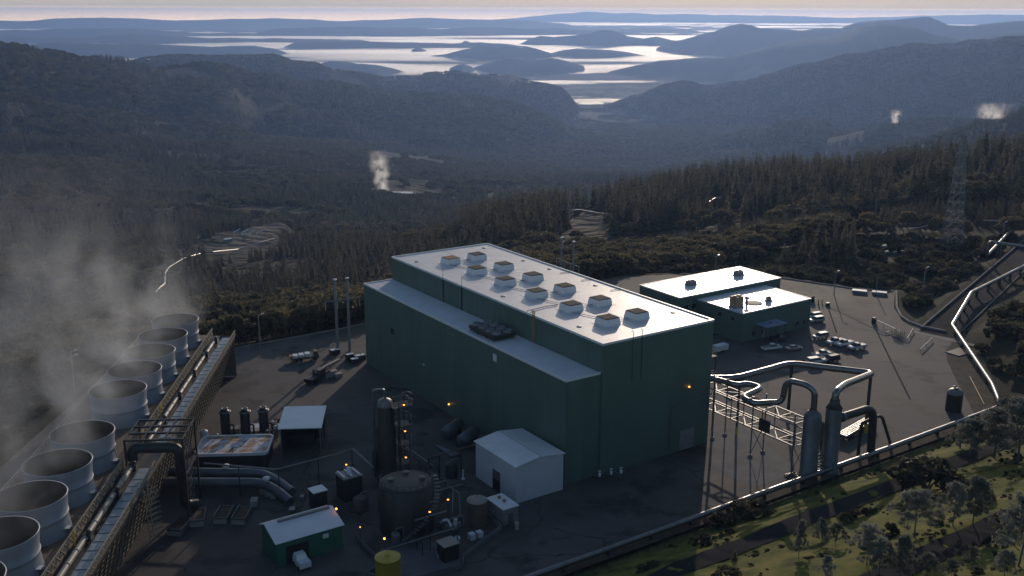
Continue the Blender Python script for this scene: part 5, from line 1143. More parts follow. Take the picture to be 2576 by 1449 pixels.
# black knock-out drum
q = B(-18.4, 90.9); t = thing("drum_vessel", q, "squat black drum with a pale domed top near the pipe corner", "vessel")
mb = MB(); mb.lathe(q, [(1.8, 0), (1.8, 4.3)], 26); part(mb, "shell", M['black'], t)
mb = MB(); mb.lathe(q, [(1.82, 4.25), (1.75, 4.7), (1.3, 5.2), (.6, 5.5), (0, 5.6)], 26); part(mb, "dome", M['steel'], t)
for a in (-.7, .5): mb = MB(); mb.lathe(q + AU * a + AW * a * .6 + UP * 5.2, [(.22, 0), (.22, .6), (.32, .6), (.32, .7), (0, .7)], 10); part(mb, "nozzle", M['steel'], t)
# platform tower at the hall's far corner
q = onplane(1818, 935, B(6, 0, 0), AU); tb_ = (q - AD).dot(AW); t = thing("stair_tower", B(6.5, 34), "small square platform tower with handrails and lamp at the hall's side", "platform")
for a in (4.6, 8.4):
    for b in (31.0, 35.6): mb = MB(); mb.beam(B(a, b, 0), B(a, b, 17.2), .2); part(mb, "post", M['darksteel'], t)
for z in (12.4, 17.2):
    mb = MB(); mb.bbox(4.4, 8.6, 30.8, 35.8, z, z + .12); dk = part(mb, "deck", M['tan'], t)
    mb = MB(); cs = [B(a, b, z + .1) for a, b in ((4.4, 30.8), (8.6, 30.8), (8.6, 35.8), (4.4, 35.8))]
    for i in range(4):
        for h in (.55, 1.1): mb.pipe([cs[i] + UP * h, cs[(i + 1) % 4] + UP * h], .05, 6)
        mb.pipe([cs[i], cs[i] + UP * 1.1], .06, 6); m_ = (cs[i] + cs[(i + 1) % 4]) / 2; mb.pipe([m_, m_ + UP * 1.1], .05, 6)
    part(mb, "handrail", M['steel'], dk)
for b in (32.4, 34.2): mb = MB(); mb.lathe(B(6.2, b, 17.3), [(.55, 0), (.55, .8), (.3, 1.1), (0, 1.15)], 12); part(mb, "relief_valve", M['trim'], t)
mb = MB(); mb.pipe([B(4.6, 31, 17.2), B(4.6, 31, 20)], .07, 6); lp = part(mb, "lamp_post", M['steel'], t)
mb = MB(); mb.ball(B(4.6, 31, 20.1), .25, 8); part(mb, "lamp_globe", M['whitep'], lp)

# ---------------------------------------------------------------- the long silver pipeline round the yard
LP = [B(-25.6, -75, 1.1), B(-25.4, -33, 1.1), B(-25.2, 25, 1.1), B(-25.2, 60, 1.1), B(-24.6, 100.2, 1.1), Vector((118.6, 240, 1.4)), Vector((128.4, 288, 2.0)), Vector((148.5, 322, 2.6)), ROADP(104, 12.4, 3.0)]
lpx = thing("pipeline", B(-25.2, 20), "long silver steam pipeline skirting the yard and climbing beside the road", "pipeline")
mb = MB(); mb.pipe(LP + [ROADP(104.6, 12.4, 7.2), ROADP(104.6, -4.2, 7.6), ROADP(104.6, -4.2, 2.6), ROADP(106, -4.4, 2.2), ROADP(178, -7, 3.0), ROADP(170, -20, 3.0)], .55, 14, 1.3, seg=5); part(mb, "pipe", M['clad'], lpx)
tot = 0
for i in range(len(LP) - 1):
    L_ = (LP[i + 1] - LP[i]).length; n = max(1, int(L_ / 9)); d = (LP[i + 1] - LP[i]).normalized(); sd = d.cross(UP).normalized()
    for k in range(n):
        p = LP[i].lerp(LP[i + 1], (k + .5) / n); g = gz(p.x, p.y) - .1
        mb = MB(); mb.box(Vector((p.x, p.y, g)), d, sd, UP, .3, .8, max(p.z - .52 - g, .2)); part(mb, "support", M['darksteel'], lpx)
for s, t_ in ((104.6, 12.4), (104.6, -4.2)):
    mb = MB(); p = ROADP(s + .9, t_, 0); mb.beam(p + UP * (gz(p.x, p.y) - .2), p + UP * 7.0, .25); part(mb, "support", M['darksteel'], lpx)
mb = MB(); mb.pipe([LP[5] + Vector((-2.0, 8, -.9)), LP[4] + Vector((-2.6, 3, -.7))], .08, 6); part(mb, "tracing_line", M['yellowp'], lpx)

# ---------------------------------------------------------------- gate, dumpsters, small yard furniture
gt = thing("road_gate", Vector((112.5, 293, 0)), "long white barrier arm of the gate across the plant entrance", "gate")
p0, p1 = G(2199, 802, 1.3), G(2270, 835, 1.3)
mb = MB(); mb.beam(p0, p1, .22, .16); part(mb, "arm", M['whitep'], gt)
mb = MB(); mb.box(Vector((p0.x, p0.y, 0)), AU, AW, UP, 1.0, 1.0, 1.7); part(mb, "motor_box", M['black'], gt)
for f in (.35, .75):
    q = p0.lerp(p1, f); mb = MB(); mb.beam(Vector((q.x, q.y, .02)), q - UP * .08, .1); part(mb, "prop", M['steel'], gt)
t = thing("gate_frame", G(2255, 845), "dark folded fence panels heaped beside the barrier arm", "gate")
q = G(2262, 846)
for k in range(4):
    o = q + AW * (k * .9 - 1.5) + AU * (.7 * (k % 2)); mb = MB()
    for z in (.3, .9, 1.5): mb.beam(o + UP * z - AU * 1.4, o + UP * z + AU * 1.4, .1)
    for s in (-1.4, -.7, 0, .7, 1.4): mb.beam(o + AU * s, o + AU * s + UP * 1.6, .1)
    part(mb, "panel", M['darksteel'] if k % 2 else M['steel'], t)
t = thing("bent_rail", G(2225, 832), "short bent white guard rail lying before the gate", "rail")
mb = MB(); mb.pipe([G(2207, 829, .5), G(2228, 836, .5), G(2238, 833, .5)], .12, 6, .5); part(mb, "rail", M['whitep'], t)
for x, y in ((2207, 829), (2228, 836)): q = G(x, y, .5); mb = MB(); mb.beam(Vector((q.x, q.y, 0)), q, .1); part(mb, "post", M['steel'], t)
for nm, pts, lab in (("guard_rail", [(2297, 826), (2282, 851)], "thin pale guard rail at the inner side of the road mouth"), ("guard_rail", [(2345, 850), (2315, 879)], "thin pale guard rail at the outer side of the road mouth")):
    a, b = G(*pts[0], .7), G(*pts[1], .7); t = thing(nm, Vector((b.x, b.y, 0)), lab, "rail")
    mb = MB(); mb.beam(a, b, .12, .2); part(mb, "rail", M['whitep'], t)
    for f in (0.05, .5, .95): q = a.lerp(b, f); mb = MB(); mb.beam(Vector((q.x, q.y, 0)), q, .12); part(mb, "post", M['darksteel'], t)
mb = MB(); q = B(5.5, 130); mb.hexa([B(4, 127.5, .0), B(4, 134, .0), B(8.5, 134, .0), B(8.5, 127.5, .0), B(4.2, 127.7, .18), B(4.2, 133.8, .22), B(8.3, 133.8, .3), B(8.3, 127.7, .18)]); solo(mb, "steel_plate", M['brown'], "rusty brown steel plate on the dirt at the drain's end", "plate")
for k, (x, y) in enumerate(((2162, 736), (2212, 740))):
    q = G(x, y); t = thing("dumpster", q, ["flat pale container at the yard's back edge, farther from the utility pole", "flat pale container at the yard's back edge, behind the utility pole"][k], "dumpster", "two flat containers at the back edge")
    ax = Vector((.93, -.37, 0)); ay = UP.cross(ax); mb = MB(); mb.box(q, ax, ay, UP, 4.5, 2.2, .75); part(mb, "body", M['grey'], t)
    mb = MB(); mb.box(q + UP * .753, ax, ay, UP, 4.6, 2.3, .12); part(mb, "lid", M['plastic'], t)
    for s in (-1.87, 1.87): mb = MB(); mb.box(q + ax * s * 1.235, ax, ay, UP, .12, 1.2, .5); part(mb, "lifting_bar", M['darksteel'], t)
# people-height plant at the corner of the control building
for k, (x, y, m, lab) in enumerate(((2043, 760, 'black', "dark bottle rack at the corner of the control building"), (2063, 765, 'yellowp', "yellow-topped bollard cluster past the control building"), (2082, 768, 'black', "low dark box beside the yellow-topped bollards"))):
    q = G(x, y); t = thing(("bottle_rack", "bollard_cluster", "hose_box")[k], q, lab, ("rack", "bollard", "box")[k])
    if k == 0:
        for j in range(4): mb = MB(); mb.lathe(q + AW * j * .5 - AW * .7, [(.22, 0), (.22, 1.5), (.08, 1.7), (.08, 1.9), (0, 1.9)], 10); part(mb, "bottle", M['black'], t)
        mb = MB(); mb.box(q + UP * .9, AW, AU, UP, 2.4, .7, .1); part(mb, "rail", M['darksteel'], t)
    elif k == 1:
        for j in range(3): mb = MB(); o = q + AW * (j * .9 - .9) + AU * (j % 2) * .7; mb.lathe(o, [(.16, 0), (.16, 1.25)], 10); b_ = part(mb, "bollard", M['orange'], t); mb = MB(); mb.lathe(o, [(.19, 1.2), (.19, 1.45), (0, 1.5)], 10); part(mb, "cap", M['yellowp'], b_)
    else:
        mb = MB(); mb.box(q, AW, AU, UP, 1.2, .8, .8); part(mb, "body", M['black'], t); mb = MB(); mb.box(q + UP * .803, AW, AU, UP, 1.3, .9, .1); part(mb, "lid", M['grey'], t)
# transformer yard behind and left of the hall
def hmast(name, pts, top, arm, lab):
    t = thing(name, Vector((*pts[0], 0)), lab, "mast")
    ps = [Vector((*p, 0)) for p in pts]
    for p in ps:
        mb = MB(); g = 0; mb.lathe(p + UP * -2, [(.42, 0), (.36, top * .6), (.27, top + 2), (0, top + 2.05)], 14); q = part(mb, "mast_tube", M['grey'], t)
        mb = MB(); mb.lathe(p + UP * top, [(.5, -.1), (.5, .12), (0, .2)], 12); part(mb, "cap", M['whitep'], q)
    d = (ps[1] - ps[0]).normalized(); a0 = ps[0] - d * 3.2; a1 = ps[1] + d * 3.6; z = arm
    mb = MB(); mb.pipe([a0 + UP * z, a1 + UP * z], .2, 8); part(mb, "crossarm", M['steel'], t)
    for f in (.03, .36, .64, .97):
        q = a0.lerp(a1, f) + UP * z; mb = MB(); prof = []
        for k in range(9): prof += [(.14, -k * .26 - .2), (.05, -k * .26 - .33)]
        mb.lathe(q, [(0, -.1)] + prof, 8); part(mb, "insulator", M['ceram'], t)
    return t
hmast("line_mast", [(-47.0, 267.4), (-45.0, 269.4)] if False else [(-47.4, 267.2), (-44.4, 268.8)], 20.5, 14.6, "two tall grey line masts with a crossarm at the hall's end")
hmast("line_mast", [(15.6, 318), (19.0, 312)], 21.2, 13.8, "two tall pale line masts with insulators showing over the roof edge")
for k, (x, y, w_, l_, h_, lab) in enumerate(((842, 890, 1.6, 2.6, 1.2, "low transformer cabinet with a bright lid behind the tall masts"), (892, 912, 1.3, 2.0, 1.1, "low cabinet with a bright lid in front of the tall masts"), (905, 905, 1.4, 3.0, 1.3, "long low cabinet by the hall corner near the masts"), (880, 905, 1.2, 2.2, 1.6, "tall ribbed cabinet at the foot of the masts"))):
    q = G(x, y); t = thing("switch_cabinet", q, lab, "cabinet", "cabinets round the masts")
    mb = MB(); mb.box(q, AW, AU, UP, l_, w_, h_); part(mb, "body", M['darksteel'], t)
    mb = MB(); mb.box(q + UP * (h_ + .003), AW, AU, UP, l_ * .92, w_ * .92, .08); part(mb, "lid", M['whitep'], t)
    mb = MB(); mb.lathe(q + UP * (h_ + .08) + AW * .4, [(.12, 0), (.12, .5), (.2, .55), (.06, .9), (0, .9)], 8); part(mb, "bushing", M['ceram'], t)
t = thing("equipment_truck", G(770, 905), "dark flatbed truck carrying white panels in the yard", "truck")
q = G(768, 906); ax = (AW * .9 - AU * .25).normalized(); ay = UP.cross(ax)
mb = MB(); mb.box(q + UP * .7, ax, ay, UP, 7.2, 2.4, .35); part(mb, "bed", M['darksteel'], t)
mb = MB(); mb.hexa([q + ax * 2.2 - ay * 1.1 + UP * 1.05, q + ax * 3.6 - ay * 1.1 + UP * 1.05, q + ax * 3.6 + ay * 1.1 + UP * 1.05, q + ax * 2.2 + ay * 1.1 + UP * 1.05, q + ax * 2.3 - ay * 1.0 + UP * 2.5, q + ax * 3.2 - ay * 1.0 + UP * 2.5, q + ax * 3.2 + ay * 1.0 + UP * 2.5, q + ax * 2.3 + ay * 1.0 + UP * 2.5]); part(mb, "cab", M['brown'], t)
for k in range(3): mb = MB(); mb.box(q + ax * (-2.6 + k * 1.6) + UP * (1.06 + .12 * k), ax, ay, UP, 1.3, 2.0, .7); part(mb, "panel_stack", M['whitep'], t)
for s in (-2.4, -1.2, 2.6):
    for y in (-1, 1): mb = MB(); mb.pipe([q + ax * s + ay * (y * 1.05 - .14) + UP * .48, q + ax * s + ay * (y * 1.05 + .14) + UP * .48], .48, 12); part(mb, "wheel", M['tire'], t)
mb = MB(); mb.box(q - ax * 3.8 + UP * .6, ax, ay, UP, .5, 1.6, 1.1); part(mb, "winch", M['orange'], t)
t = thing("boom_crane", G(812, 955), "low dark mobile crane with its boom lowered across the yard", "crane")
q = G(800, 955); ax = (AW * .85 + AU * .55).normalized(); ay = UP.cross(ax)
mb = MB(); mb.box(q + UP * .7, ax, ay, UP, 8.5, 2.5, .8); part(mb, "chassis", M['darksteel'], t)
mb = MB(); mb.box(q + ax * .6 + UP * 1.503, ax, ay, UP, 2.6, 2.2, 1.3); part(mb, "cab", M['brown'], t)
mb = MB(); mb.beam(q - ax * 1.0 + UP * 2.4, q + ax * 11.5 + UP * 1.6 + ay * .8, .55, .6); part(mb, "boom", M['tan'], t)
mb = MB(); mb.beam(q - ax * 2.6 + UP * 1.6, q - ax * 4.6 + ay * 1.5 + UP * .3, .25); part(mb, "outrigger", M['yellowp'], t)
for s in (-3.2, -1.9, 2.0, 3.3):
    for y in (-1, 1): mb = MB(); mb.pipe([q + ax * s + ay * (y * 1.1 - .16) + UP * .52, q + ax * s + ay * (y * 1.1 + .16) + UP * .52], .52, 12); part(mb, "wheel", M['tire'], t)
for k, (x, y) in enumerate(((825, 948), (838, 944), (851, 948))):
    q = G(x, y); mb = MB(); mb.box(q, AW, AU, UP, 1.8, 1.4, .9 + .3 * (k % 2)); mb.box(q + UP * (.905 + .3 * (k % 2)), AW, AU, UP, 1.95, 1.55, .12); solo(mb, "equipment_crate", M['tan'], ["weathered crate under the crane boom", "taller weathered crate in the middle under the crane boom", "weathered crate nearest the hall under the crane boom"][k], "crate", "crates under the crane boom")

# ---------------------------------------------------------------- vehicles
def vehicle(kind, px, py, head, paint, label, bed=None):
    q = G(px, py); h = head.normalized(); s = UP.cross(h)
    L_, W_ = {'pickup': (5.7, 1.95), 'suv': (4.9, 1.92), 'sedan': (4.7, 1.8), 'van': (5.3, 2.0)}[kind]
    t = thing(kind if kind != 'pickup' else 'pickup_truck', q, label, {'pickup': 'pickup', 'suv': 'suv', 'sedan': 'car', 'van': 'van'}[kind], "vehicles parked by the control building")
    P = lambda x, y, z: q + h * x + s * y + UP * z
    def loft(prof, w0, w1, m, nm, z0, z1):              # side profile across the width, narrowing upward
        n = len(prof); mb = MB(); f = lambda z: w0 + (w1 - w0) * (z - z0) / (z1 - z0)
        vs = [P(x, -f(z), z) for x, z in prof] + [P(x, f(z), z) for x, z in prof]
        mb.add(vs, [tuple(range(n)), tuple(range(2 * n - 1, n - 1, -1))] + [(i, n + i, n + (i + 1) % n, (i + 1) % n) for i in range(n)])
        return part(mb, nm, m, t)
    f, r, w = L_ / 2, -L_ / 2, W_ / 2
    if kind == 'pickup':
        loft([(r, .5), (r, 1.12), (f - 1.75, 1.15), (f - .35, 1.08), (f, .95), (f + .02, .5)], w, w - .06, paint, "body", .5, 1.15)
        mb = MB(); mb.hexa([P(r + .12, -w + .16, 1.02), P(-.65, -w + .16, 1.02), P(-.65, w - .16, 1.02), P(r + .12, w - .16, 1.02), P(r + .12, -w + .14, 1.17), P(-.65, -w + .14, 1.17), P(-.65, w - .14, 1.17), P(r + .12, w - .14, 1.17)]); part(mb, "bed", bed or M['black'], t)
        loft([(-.6, 1.14), (-.35, 1.76), (.85, 1.78), (1.55, 1.14)], w - .1, w - .32, M['glass'], "window", 1.14, 1.78)
        loft([(-.38, 1.74), (-.36, 1.86), (.7, 1.88), (.92, 1.76)], w - .28, w - .34, paint, "cab_roof", 1.74, 1.88)
    elif kind in ('suv', 'van'):
        loft([(r, .45), (r, 1.1), (f - 1.3, 1.12), (f - .3, 1.02), (f, .88), (f + .02, .45)], w, w - .05, paint, "body", .45, 1.12)
        loft([(r + .08, 1.1), (r + .3, 1.66), (.85, 1.7), (1.5, 1.1)], w - .08, w - .26, M['glass'], "window", 1.1, 1.7)
        loft([(r + .2, 1.66), (r + .3, 1.8), (.6, 1.82), (.92, 1.66)], w - .22, w - .3, paint, "cab_roof", 1.66, 1.82)
    else:
        loft([(r, .4), (r, .92), (r + .9, .98), (f - 1.3, .95), (f - .2, .8), (f, .65), (f, .4)], w, w - .06, paint, "body", .4, .98)
        loft([(r + .7, .96), (r + 1.35, 1.36), (.45, 1.38), (1.15, .94)], w - .1, w - .3, M['glass'], "window", .94, 1.38)
        loft([(r + 1.3, 1.35), (r + 1.4, 1.42), (.3, 1.43), (.5, 1.35)], w - .27, w - .32, paint, "cab_roof", 1.35, 1.43)
    for x in (f - .95, r + 1.05):
        for y in (-1, 1):
            mb = MB(); mb.pipe([P(x, y * (w - .2), .36), P(x, y * (w + .01), .36)], .36, 14); wh = part(mb, "wheel", M['tire'], t)
            mb = MB(); mb.pipe([P(x, y * (w + .005), .36), P(x, y * (w + .03), .36)], .2, 10); part(mb, "rim", M['chrome'], wh)
    for y in (-1, 1):
        mb = MB(); mb.box(P(f + .0, y * (w - .28), .72), h, s, UP, .1, .36, .18); part(mb, "headlight", M['head'], t)
        mb = MB(); mb.box(P(r - .0, y * (w - .14), .8), h, s, UP, .08, .16, .26); part(mb, "tail_light", M['tail'], t)
    mb = MB(); mb.box(P(f + .05, 0, .42), h, s, UP, .16, W_ * .94, .2); part(mb, "bumper", M['chrome'], t)
    mb = MB(); mb.hexa([P(1.02 if kind != 'sedan' else .5, -w - .12, 1.1), P(1.2 if kind != 'sedan' else .7, -w - .12, 1.1), P(1.2 if kind != 'sedan' else .7, w + .12, 1.1), P(1.02 if kind != 'sedan' else .5, w + .12, 1.1), P(1.02 if kind != 'sedan' else .5, -w - .12, 1.26), P(1.2 if kind != 'sedan' else .7, -w - .12, 1.26), P(1.2 if kind != 'sedan' else .7, w + .12, 1.26), P(1.02 if kind != 'sedan' else .5, w + .12, 1.26)]) if kind == 'x' else mb.box(P(.95, -w - .1, 1.06), h, s, UP, .12, .2, .16)
    part(mb, "mirror", paint, t)
    return t
cw = mat("car_white", (.62, .63, .65), rough=.25, spec=.6); csil = mat("car_silver", (.36, .37, .39), rough=.28, metal=.5, spec=.6); cdk = mat("car_dark", (.03, .03, .035), rough=.25, spec=.6); cgr = mat("car_grey_white", (.48, .48, .47), rough=.3, spec=.5)
C3 = lambda x, y: ((2880 + x / 5.367) * .67083, (1120 + y / 5.367) * .67083)
W_NEG = (-AW + AU * .12).normalized(); W_POS = (AW * 1.0 - AU * .25).normalized()
vehicle('suv', *C3(930, 390), W_NEG, cw, "white suv parked tight behind another by the building corner")
vehicle('suv', *C3(975, 470), W_NEG, csil, "silver suv half hiding a white one by the building corner")
vehicle('suv', *C3(1055, 800), W_NEG, csil, "lone silver suv at the edge of the building's shadow")
vehicle('pickup', *C3(1360, 905), W_NEG, cw, "white pickup closest to the building in the row of three")
vehicle('pickup', *C3(1540, 945), W_NEG, cw, "white pickup in the middle of the row of three", M['grey'])
vehicle('pickup', *C3(1790, 1010), W_NEG, cgr, "greyish white covered pickup at the open end of the row of three", cgr)
vehicle('pickup', *C3(1080, 1160), W_POS, cw, "white pickup with a dark open bed just behind a dark suv")
vehicle('suv', *C3(1270, 1265), W_NEG, cdk, "dark suv with a glinting roof beside the high steam pipe")
vehicle('van', *C3(960, 1300), W_POS, cw, "white van partly hidden behind the high steam pipe")
vehicle('pickup', *C3(70, 1030), W_POS, cw, "white pickup alone in the shade in front of the porch", M['grey'])
vehicle('sedan', *C3(515, 1030), W_POS, csil, "small silver sedan alone in the building's shade")
vehicle('pickup', *C3(230, 850), W_POS, cdk, "dark pickup hardly visible against the porch wall")
q = G(1812, 884); t = thing("utility_trailer", q, "low pale box trailer in the shade at the control building wall", "trailer")
mb = MB(); mb.box(q + UP * .5, AW, AU, UP, 4.2, 2.0, 1.5); part(mb, "box", M['plastic'], t)
for y in (-1, 1): mb = MB(); mb.pipe([q + AU * (y * 1.02 - .1) + UP * .36, q + AU * (y * 1.02 + .1) + UP * .36], .36, 12); part(mb, "wheel", M['tire'], t)
mb = MB(); mb.beam(q + AW * 2.1 + UP * .55, q + AW * 3.6 + UP * .5, .12); part(mb, "drawbar", M['darksteel'], t)

# ---------------------------------------------------------------- poles, wires, lattice tower
def pole(px, py, tx, ty, lab, d=None, light=True, arms=0, name="utility_pole"):
    b = ground_px(px, py) if d is None else AT(px, py, d)
    if d is not None: b = Vector((b.x, b.y, gz(b.x, b.y)))
    h = HZ(b, tx, ty) - b.z
    t = thing(name, b, lab, "pole")
    mb = MB(); mb.lathe(b - UP * .5, [(.17, 0), (.11, h + .5), (0, h + .52)], 10); part(mb, "shaft", M['pole'] if arms else M['steel'], t)
    if light:
        mb = MB(); mb.pipe([b + UP * (h - .2), b + UP * (h + .15) + AW * 1.1], .05, 6); mb.box(b + UP * (h + .1) + AW * 1.3, AW, AU, UP, .8, .4, .2); part(mb, "lamp_head", M['trim'], t)
    for k in range(arms):
        z = h - .5 - k * 1.1; mb = MB(); mb.beam(b + UP * z - AW * 1.3, b + UP * z + AW * 1.3, .14); ar = part(mb, "crossarm", M['pole'], t)
        for s in (-1.2, 0.3, 1.2): mb = MB(); mb.lathe(b + UP * (z + .07) + AW * s, [(.1, 0), (.12, .2), (.05, .3), (0, .3)], 8); part(mb, "insulator", M['ceram'], ar)
    return b, h
pole(2203, 742, 2205, 697, "grey pole rising right behind the flat dumpsters", light=False)
pole(2320, 752, 2325, 674, "tall street lamp on the bank left of the road")
pB, hB = pole(2325, 612, 2327, 566, "utility pole with crossarm where the sagging wires end", arms=1, light=False)
pC, hC = pole(2259, 622, 2262, 560, "grey utility pole among dark trees under the wires", arms=1, light=False)
pole(2200, 560, 2203, 505, "slender pole in the woods beneath the sagging wires", d=520, light=False)
pole(2523, 590, 2526, 560, "street lamp at the upper end of the road", d=430)
pole(2551, 560, 2554, 515, "thin utility pole at the top of the road bank", d=470, arms=1, light=False)
pole(1851, 668, 1853, 634, "short pole with crossarms rising behind the glaring roof", d=372, arms=2, light=False)
pole(2101, 706, 2105, 684, "low lamp post at the wood's edge behind the yard", d=345)
pole(1800, 668, 1803, 644, "lamp post just behind the control building", d=365)
pole(655, 884, 655, 793, "thin lamp post by the kerb behind the cooling tower")
pole(626, 886, 627, 862, "short marker post by the kerb next to the taller lamp post", light=False)
pole(186, 966, 181, 896, "thin pale pole beyond the cooling tower in the steam", d=262)
pole(180, 905, 200, 884, "street lamp beyond the cooling tower catching the sun", d=276)
wa = AT(2130, 520, 640)
pl_ = thing("power_line", (pB + wa) / 2, "three pale sagging wires strung across the dark woods", "power line")
for k in range(3):
    pts = []; o = AW * (k * 1.0 - 1.0)
    for i in range(19):
        f = i / 18; p = (pB + UP * (hB - .4)).lerp(wa, f); p.z -= 26 * f * (1 - f) * .9; pts.append(p + o)
    mb = MB(); mb.pipe(pts, .13, 5); part(mb, "wire", M['wire'], pl_)
pole(2128, 540, 2130, 516, "far utility pole at the upper end of the sagging wires", d=640, arms=1, light=False)
def lattice_tower(px, py, d, ty, lab):
    b = AT(px, py, d); b.z = gz(b.x, b.y); h = HZ(b, px + 12, ty) - b.z
    t = thing("lattice_tower", b, lab, "pylon"); mb = MB(); n = 12
    f = lambda z: 2.6 * (1 - z / h) ** 1.0 + .75
    cs = lambda z: [b + Vector((sx * f(z), sy * f(z), z)) for sx, sy in ((-1, -1), (1, -1), (1, 1), (-1, 1))]
    for k in range(n):
        z0, z1 = h * k / n, h * (k + 1) / n; A_, B_ = cs(z0), cs(z1)
        for i in range(4):
            mb.beam(A_[i], B_[i], .22); mb.beam(A_[i], B_[(i + 1) % 4], .12); mb.beam(A_[(i + 1) % 4], B_[i], .12); mb.beam(B_[i], B_[(i + 1) % 4], .12)
    part(mb, "lattice_body", M['grey'], t)
    for z in (h * .72, h * .84, h * .96):
        mb = MB(); mb.beam(b + UP * z - AW * 4.2, b + UP * z + AW * 4.2, .25); mb.beam(b + UP * (z + 1.2), b + UP * z + AW * 4.2, .12); mb.beam(b + UP * (z + 1.2), b + UP * z - AW * 4.2, .12); ar = part(mb, "crossarm", M['grey'], t)
        for s in (-4, 4): mb = MB(); mb.lathe(b + UP * z + AW * s, [(.05, 0), (.16, -.3), (.08, -.6), (.16, -.9), (.08, -1.2), (.14, -1.5), (0, -1.6)], 8); part(mb, "insulator", M['ceram'], ar)
lattice_tower(2400, 560, 452, 338, "tall narrow lattice pylon standing above the dark trees")

# ---------------------------------------------------------------- pipelines and pads out in the hills
def far_pipe(pts, r, lab, lift=1.6, name="pipeline", m=None, ds=None):
    P = []
    for k, p in enumerate(pts):
        g = ground_px(*p) if ds is None else AT(*p, ds[k]); P.append(g + UP * lift if ds is None else g)
    t = thing(name, P[0], lab, "pipeline"); mb = MB(); mb.pipe(P, r, 10, 1.5); part(mb, "pipe", m or M['clad'], t)
    for i in range(len(P) - 1):
        n = max(1, int((P[i + 1] - P[i]).length / 30))
        for k in range(n):
            q = P[i].lerp(P[i + 1], (k + .5) / n); g = gz(q.x, q.y)
            if q.z - g > .5: mb = MB(); mb.beam(Vector((q.x, q.y, g - .3)), q - UP * r, .35); part(mb, "support", M['darksteel'], t)
    return t
K4b = lambda x, y: ((600 + x / 4.025) * .67083, (820 + y / 4.025) * .67083)
far_pipe([(378, 757), K4(0, 1090), K4(75, 1028), K4(78, 870), K4(135, 780), K4(360, 640), K4(610, 565), K4(800, 540), K4(1180, 500), K4(1500, 400), K4(1740, 330)], .6, "bright far pipeline winding from the steam up to the cleared pad", 2.2)
far_pipe([(400, 628), K4(0, 500), K4(370, 575)], .4, "thin straight far pipeline below the cleared pad", 2.0)
far_pipe([(322, 634), (338, 631)], .6, "short gleaming pipe on the hillside beyond the steam", 3.0)
Z5 = lambda x, y: (858.7 + x / 3, 483 + y / 3)
dd = 690
far_pipe([Z5(1535, 262), Z5(1640, 222), Z5(1722, 202), Z5(1728, 142), Z5(1795, 137), Z5(1900, 155), Z5(2060, 178), Z5(2215, 203)], .62, "pale raised pipeline on the wooded crest behind the hall roof", ds=[dd, dd + 4, dd + 8, dd + 8, dd + 14, dd + 14, dd + 12, dd + 10])
far_pipe([Z5(1825, 196), Z5(1900, 208), Z5(1990, 214)], .4, "low pale pipe lying below the raised pipeline on the crest", 1.6)
far_pipe([(1782, 545), (1797, 534), (1815, 532)], .35, "short gleaming bent pipe in the woods above the control building", 9.0)
for k, (x, y) in enumerate((K4(1115, 240), K4(1230, 245), K4(1340, 253), K4(1462, 258))):
    q = ground_px(x, y + 2); mb = MB(); mb.pipe([q, q + UP * 3.0, q + Vector((5.5, 5, 5.5))], .55, 8, 1); solo(mb, "wellhead", M['whitep'], ["short white wellhead pipe on the cleared pad, beside the white shed", "short white wellhead pipe on the cleared pad, second from the white shed", "short white wellhead pipe on the cleared pad, third from the white shed", "short white wellhead pipe on the cleared pad, farthest from the white shed"][k], "wellhead", "wellheads on the cleared pad", loc=q)
q = ground_px(*K4(1025, 345)); t = thing("pump_shed", q, "tiny white shed on the cleared pad below the wellheads", "shed")
mb = MB(); mb.box(q - UP, AW, AU, UP, 7, 4, 3.5); part(mb, "wall", M['grey'], t); mb = MB(); mb.box(q + UP * 2.55, AW, AU, UP, 7.4, 4.4, .3); part(mb, "roof", M['whitep'], t)
q = ground_px(2228, 652); t = thing("separator_cluster", q, "cluster of dazzling metal drums in the dark woods above the yard", "separator")
for k, (a, b, z) in enumerate(((0, 0, 2.6), (1.6, .5, 4.6), (-1, 9, 2.2), (2, 8, 1.4), (-.5, 14, 2.0))):
    mb = MB(); o = q + AU * a + AW * b; mb.pipe([o + UP * z - AW * 1.2, o + UP * z + AW * 1.2], .75 if k < 2 else .4, 12); mb.beam(o - UP, o + UP * (z - .3), .3); part(mb, "drum", M['clad'], t)
q = ground_px(985, 497, 900); t = thing("far_plant", q, "small distant steam station with a pale roof at the foot of a plume", "building")
for nm, o, sz, m in (("wall", Vector((14, 6, 0)), (34, 14, 6), M['grey']), ("roof", Vector((14, 6, 6.02)), (35, 15, .8), M['whitep']), ("silencer", Vector((-14, 0, 0)), (14, 10, 10), M['darksteel']), ("annex", Vector((30, -10, 0)), (10, 10, 4), M['plastic'])):
    mb = MB(); mb.box(q + o - UP * 2, Vector((1, 0, 0)), Vector((0, 1, 0)), UP, sz[0], sz[1], sz[2] + 2 if nm != "roof" else sz[2]) if nm != "roof" else mb.box(q + o, Vector((1, 0, 0)), Vector((0, 1, 0)), UP, *sz); part(mb, nm, m, t)
FARPLANT = q
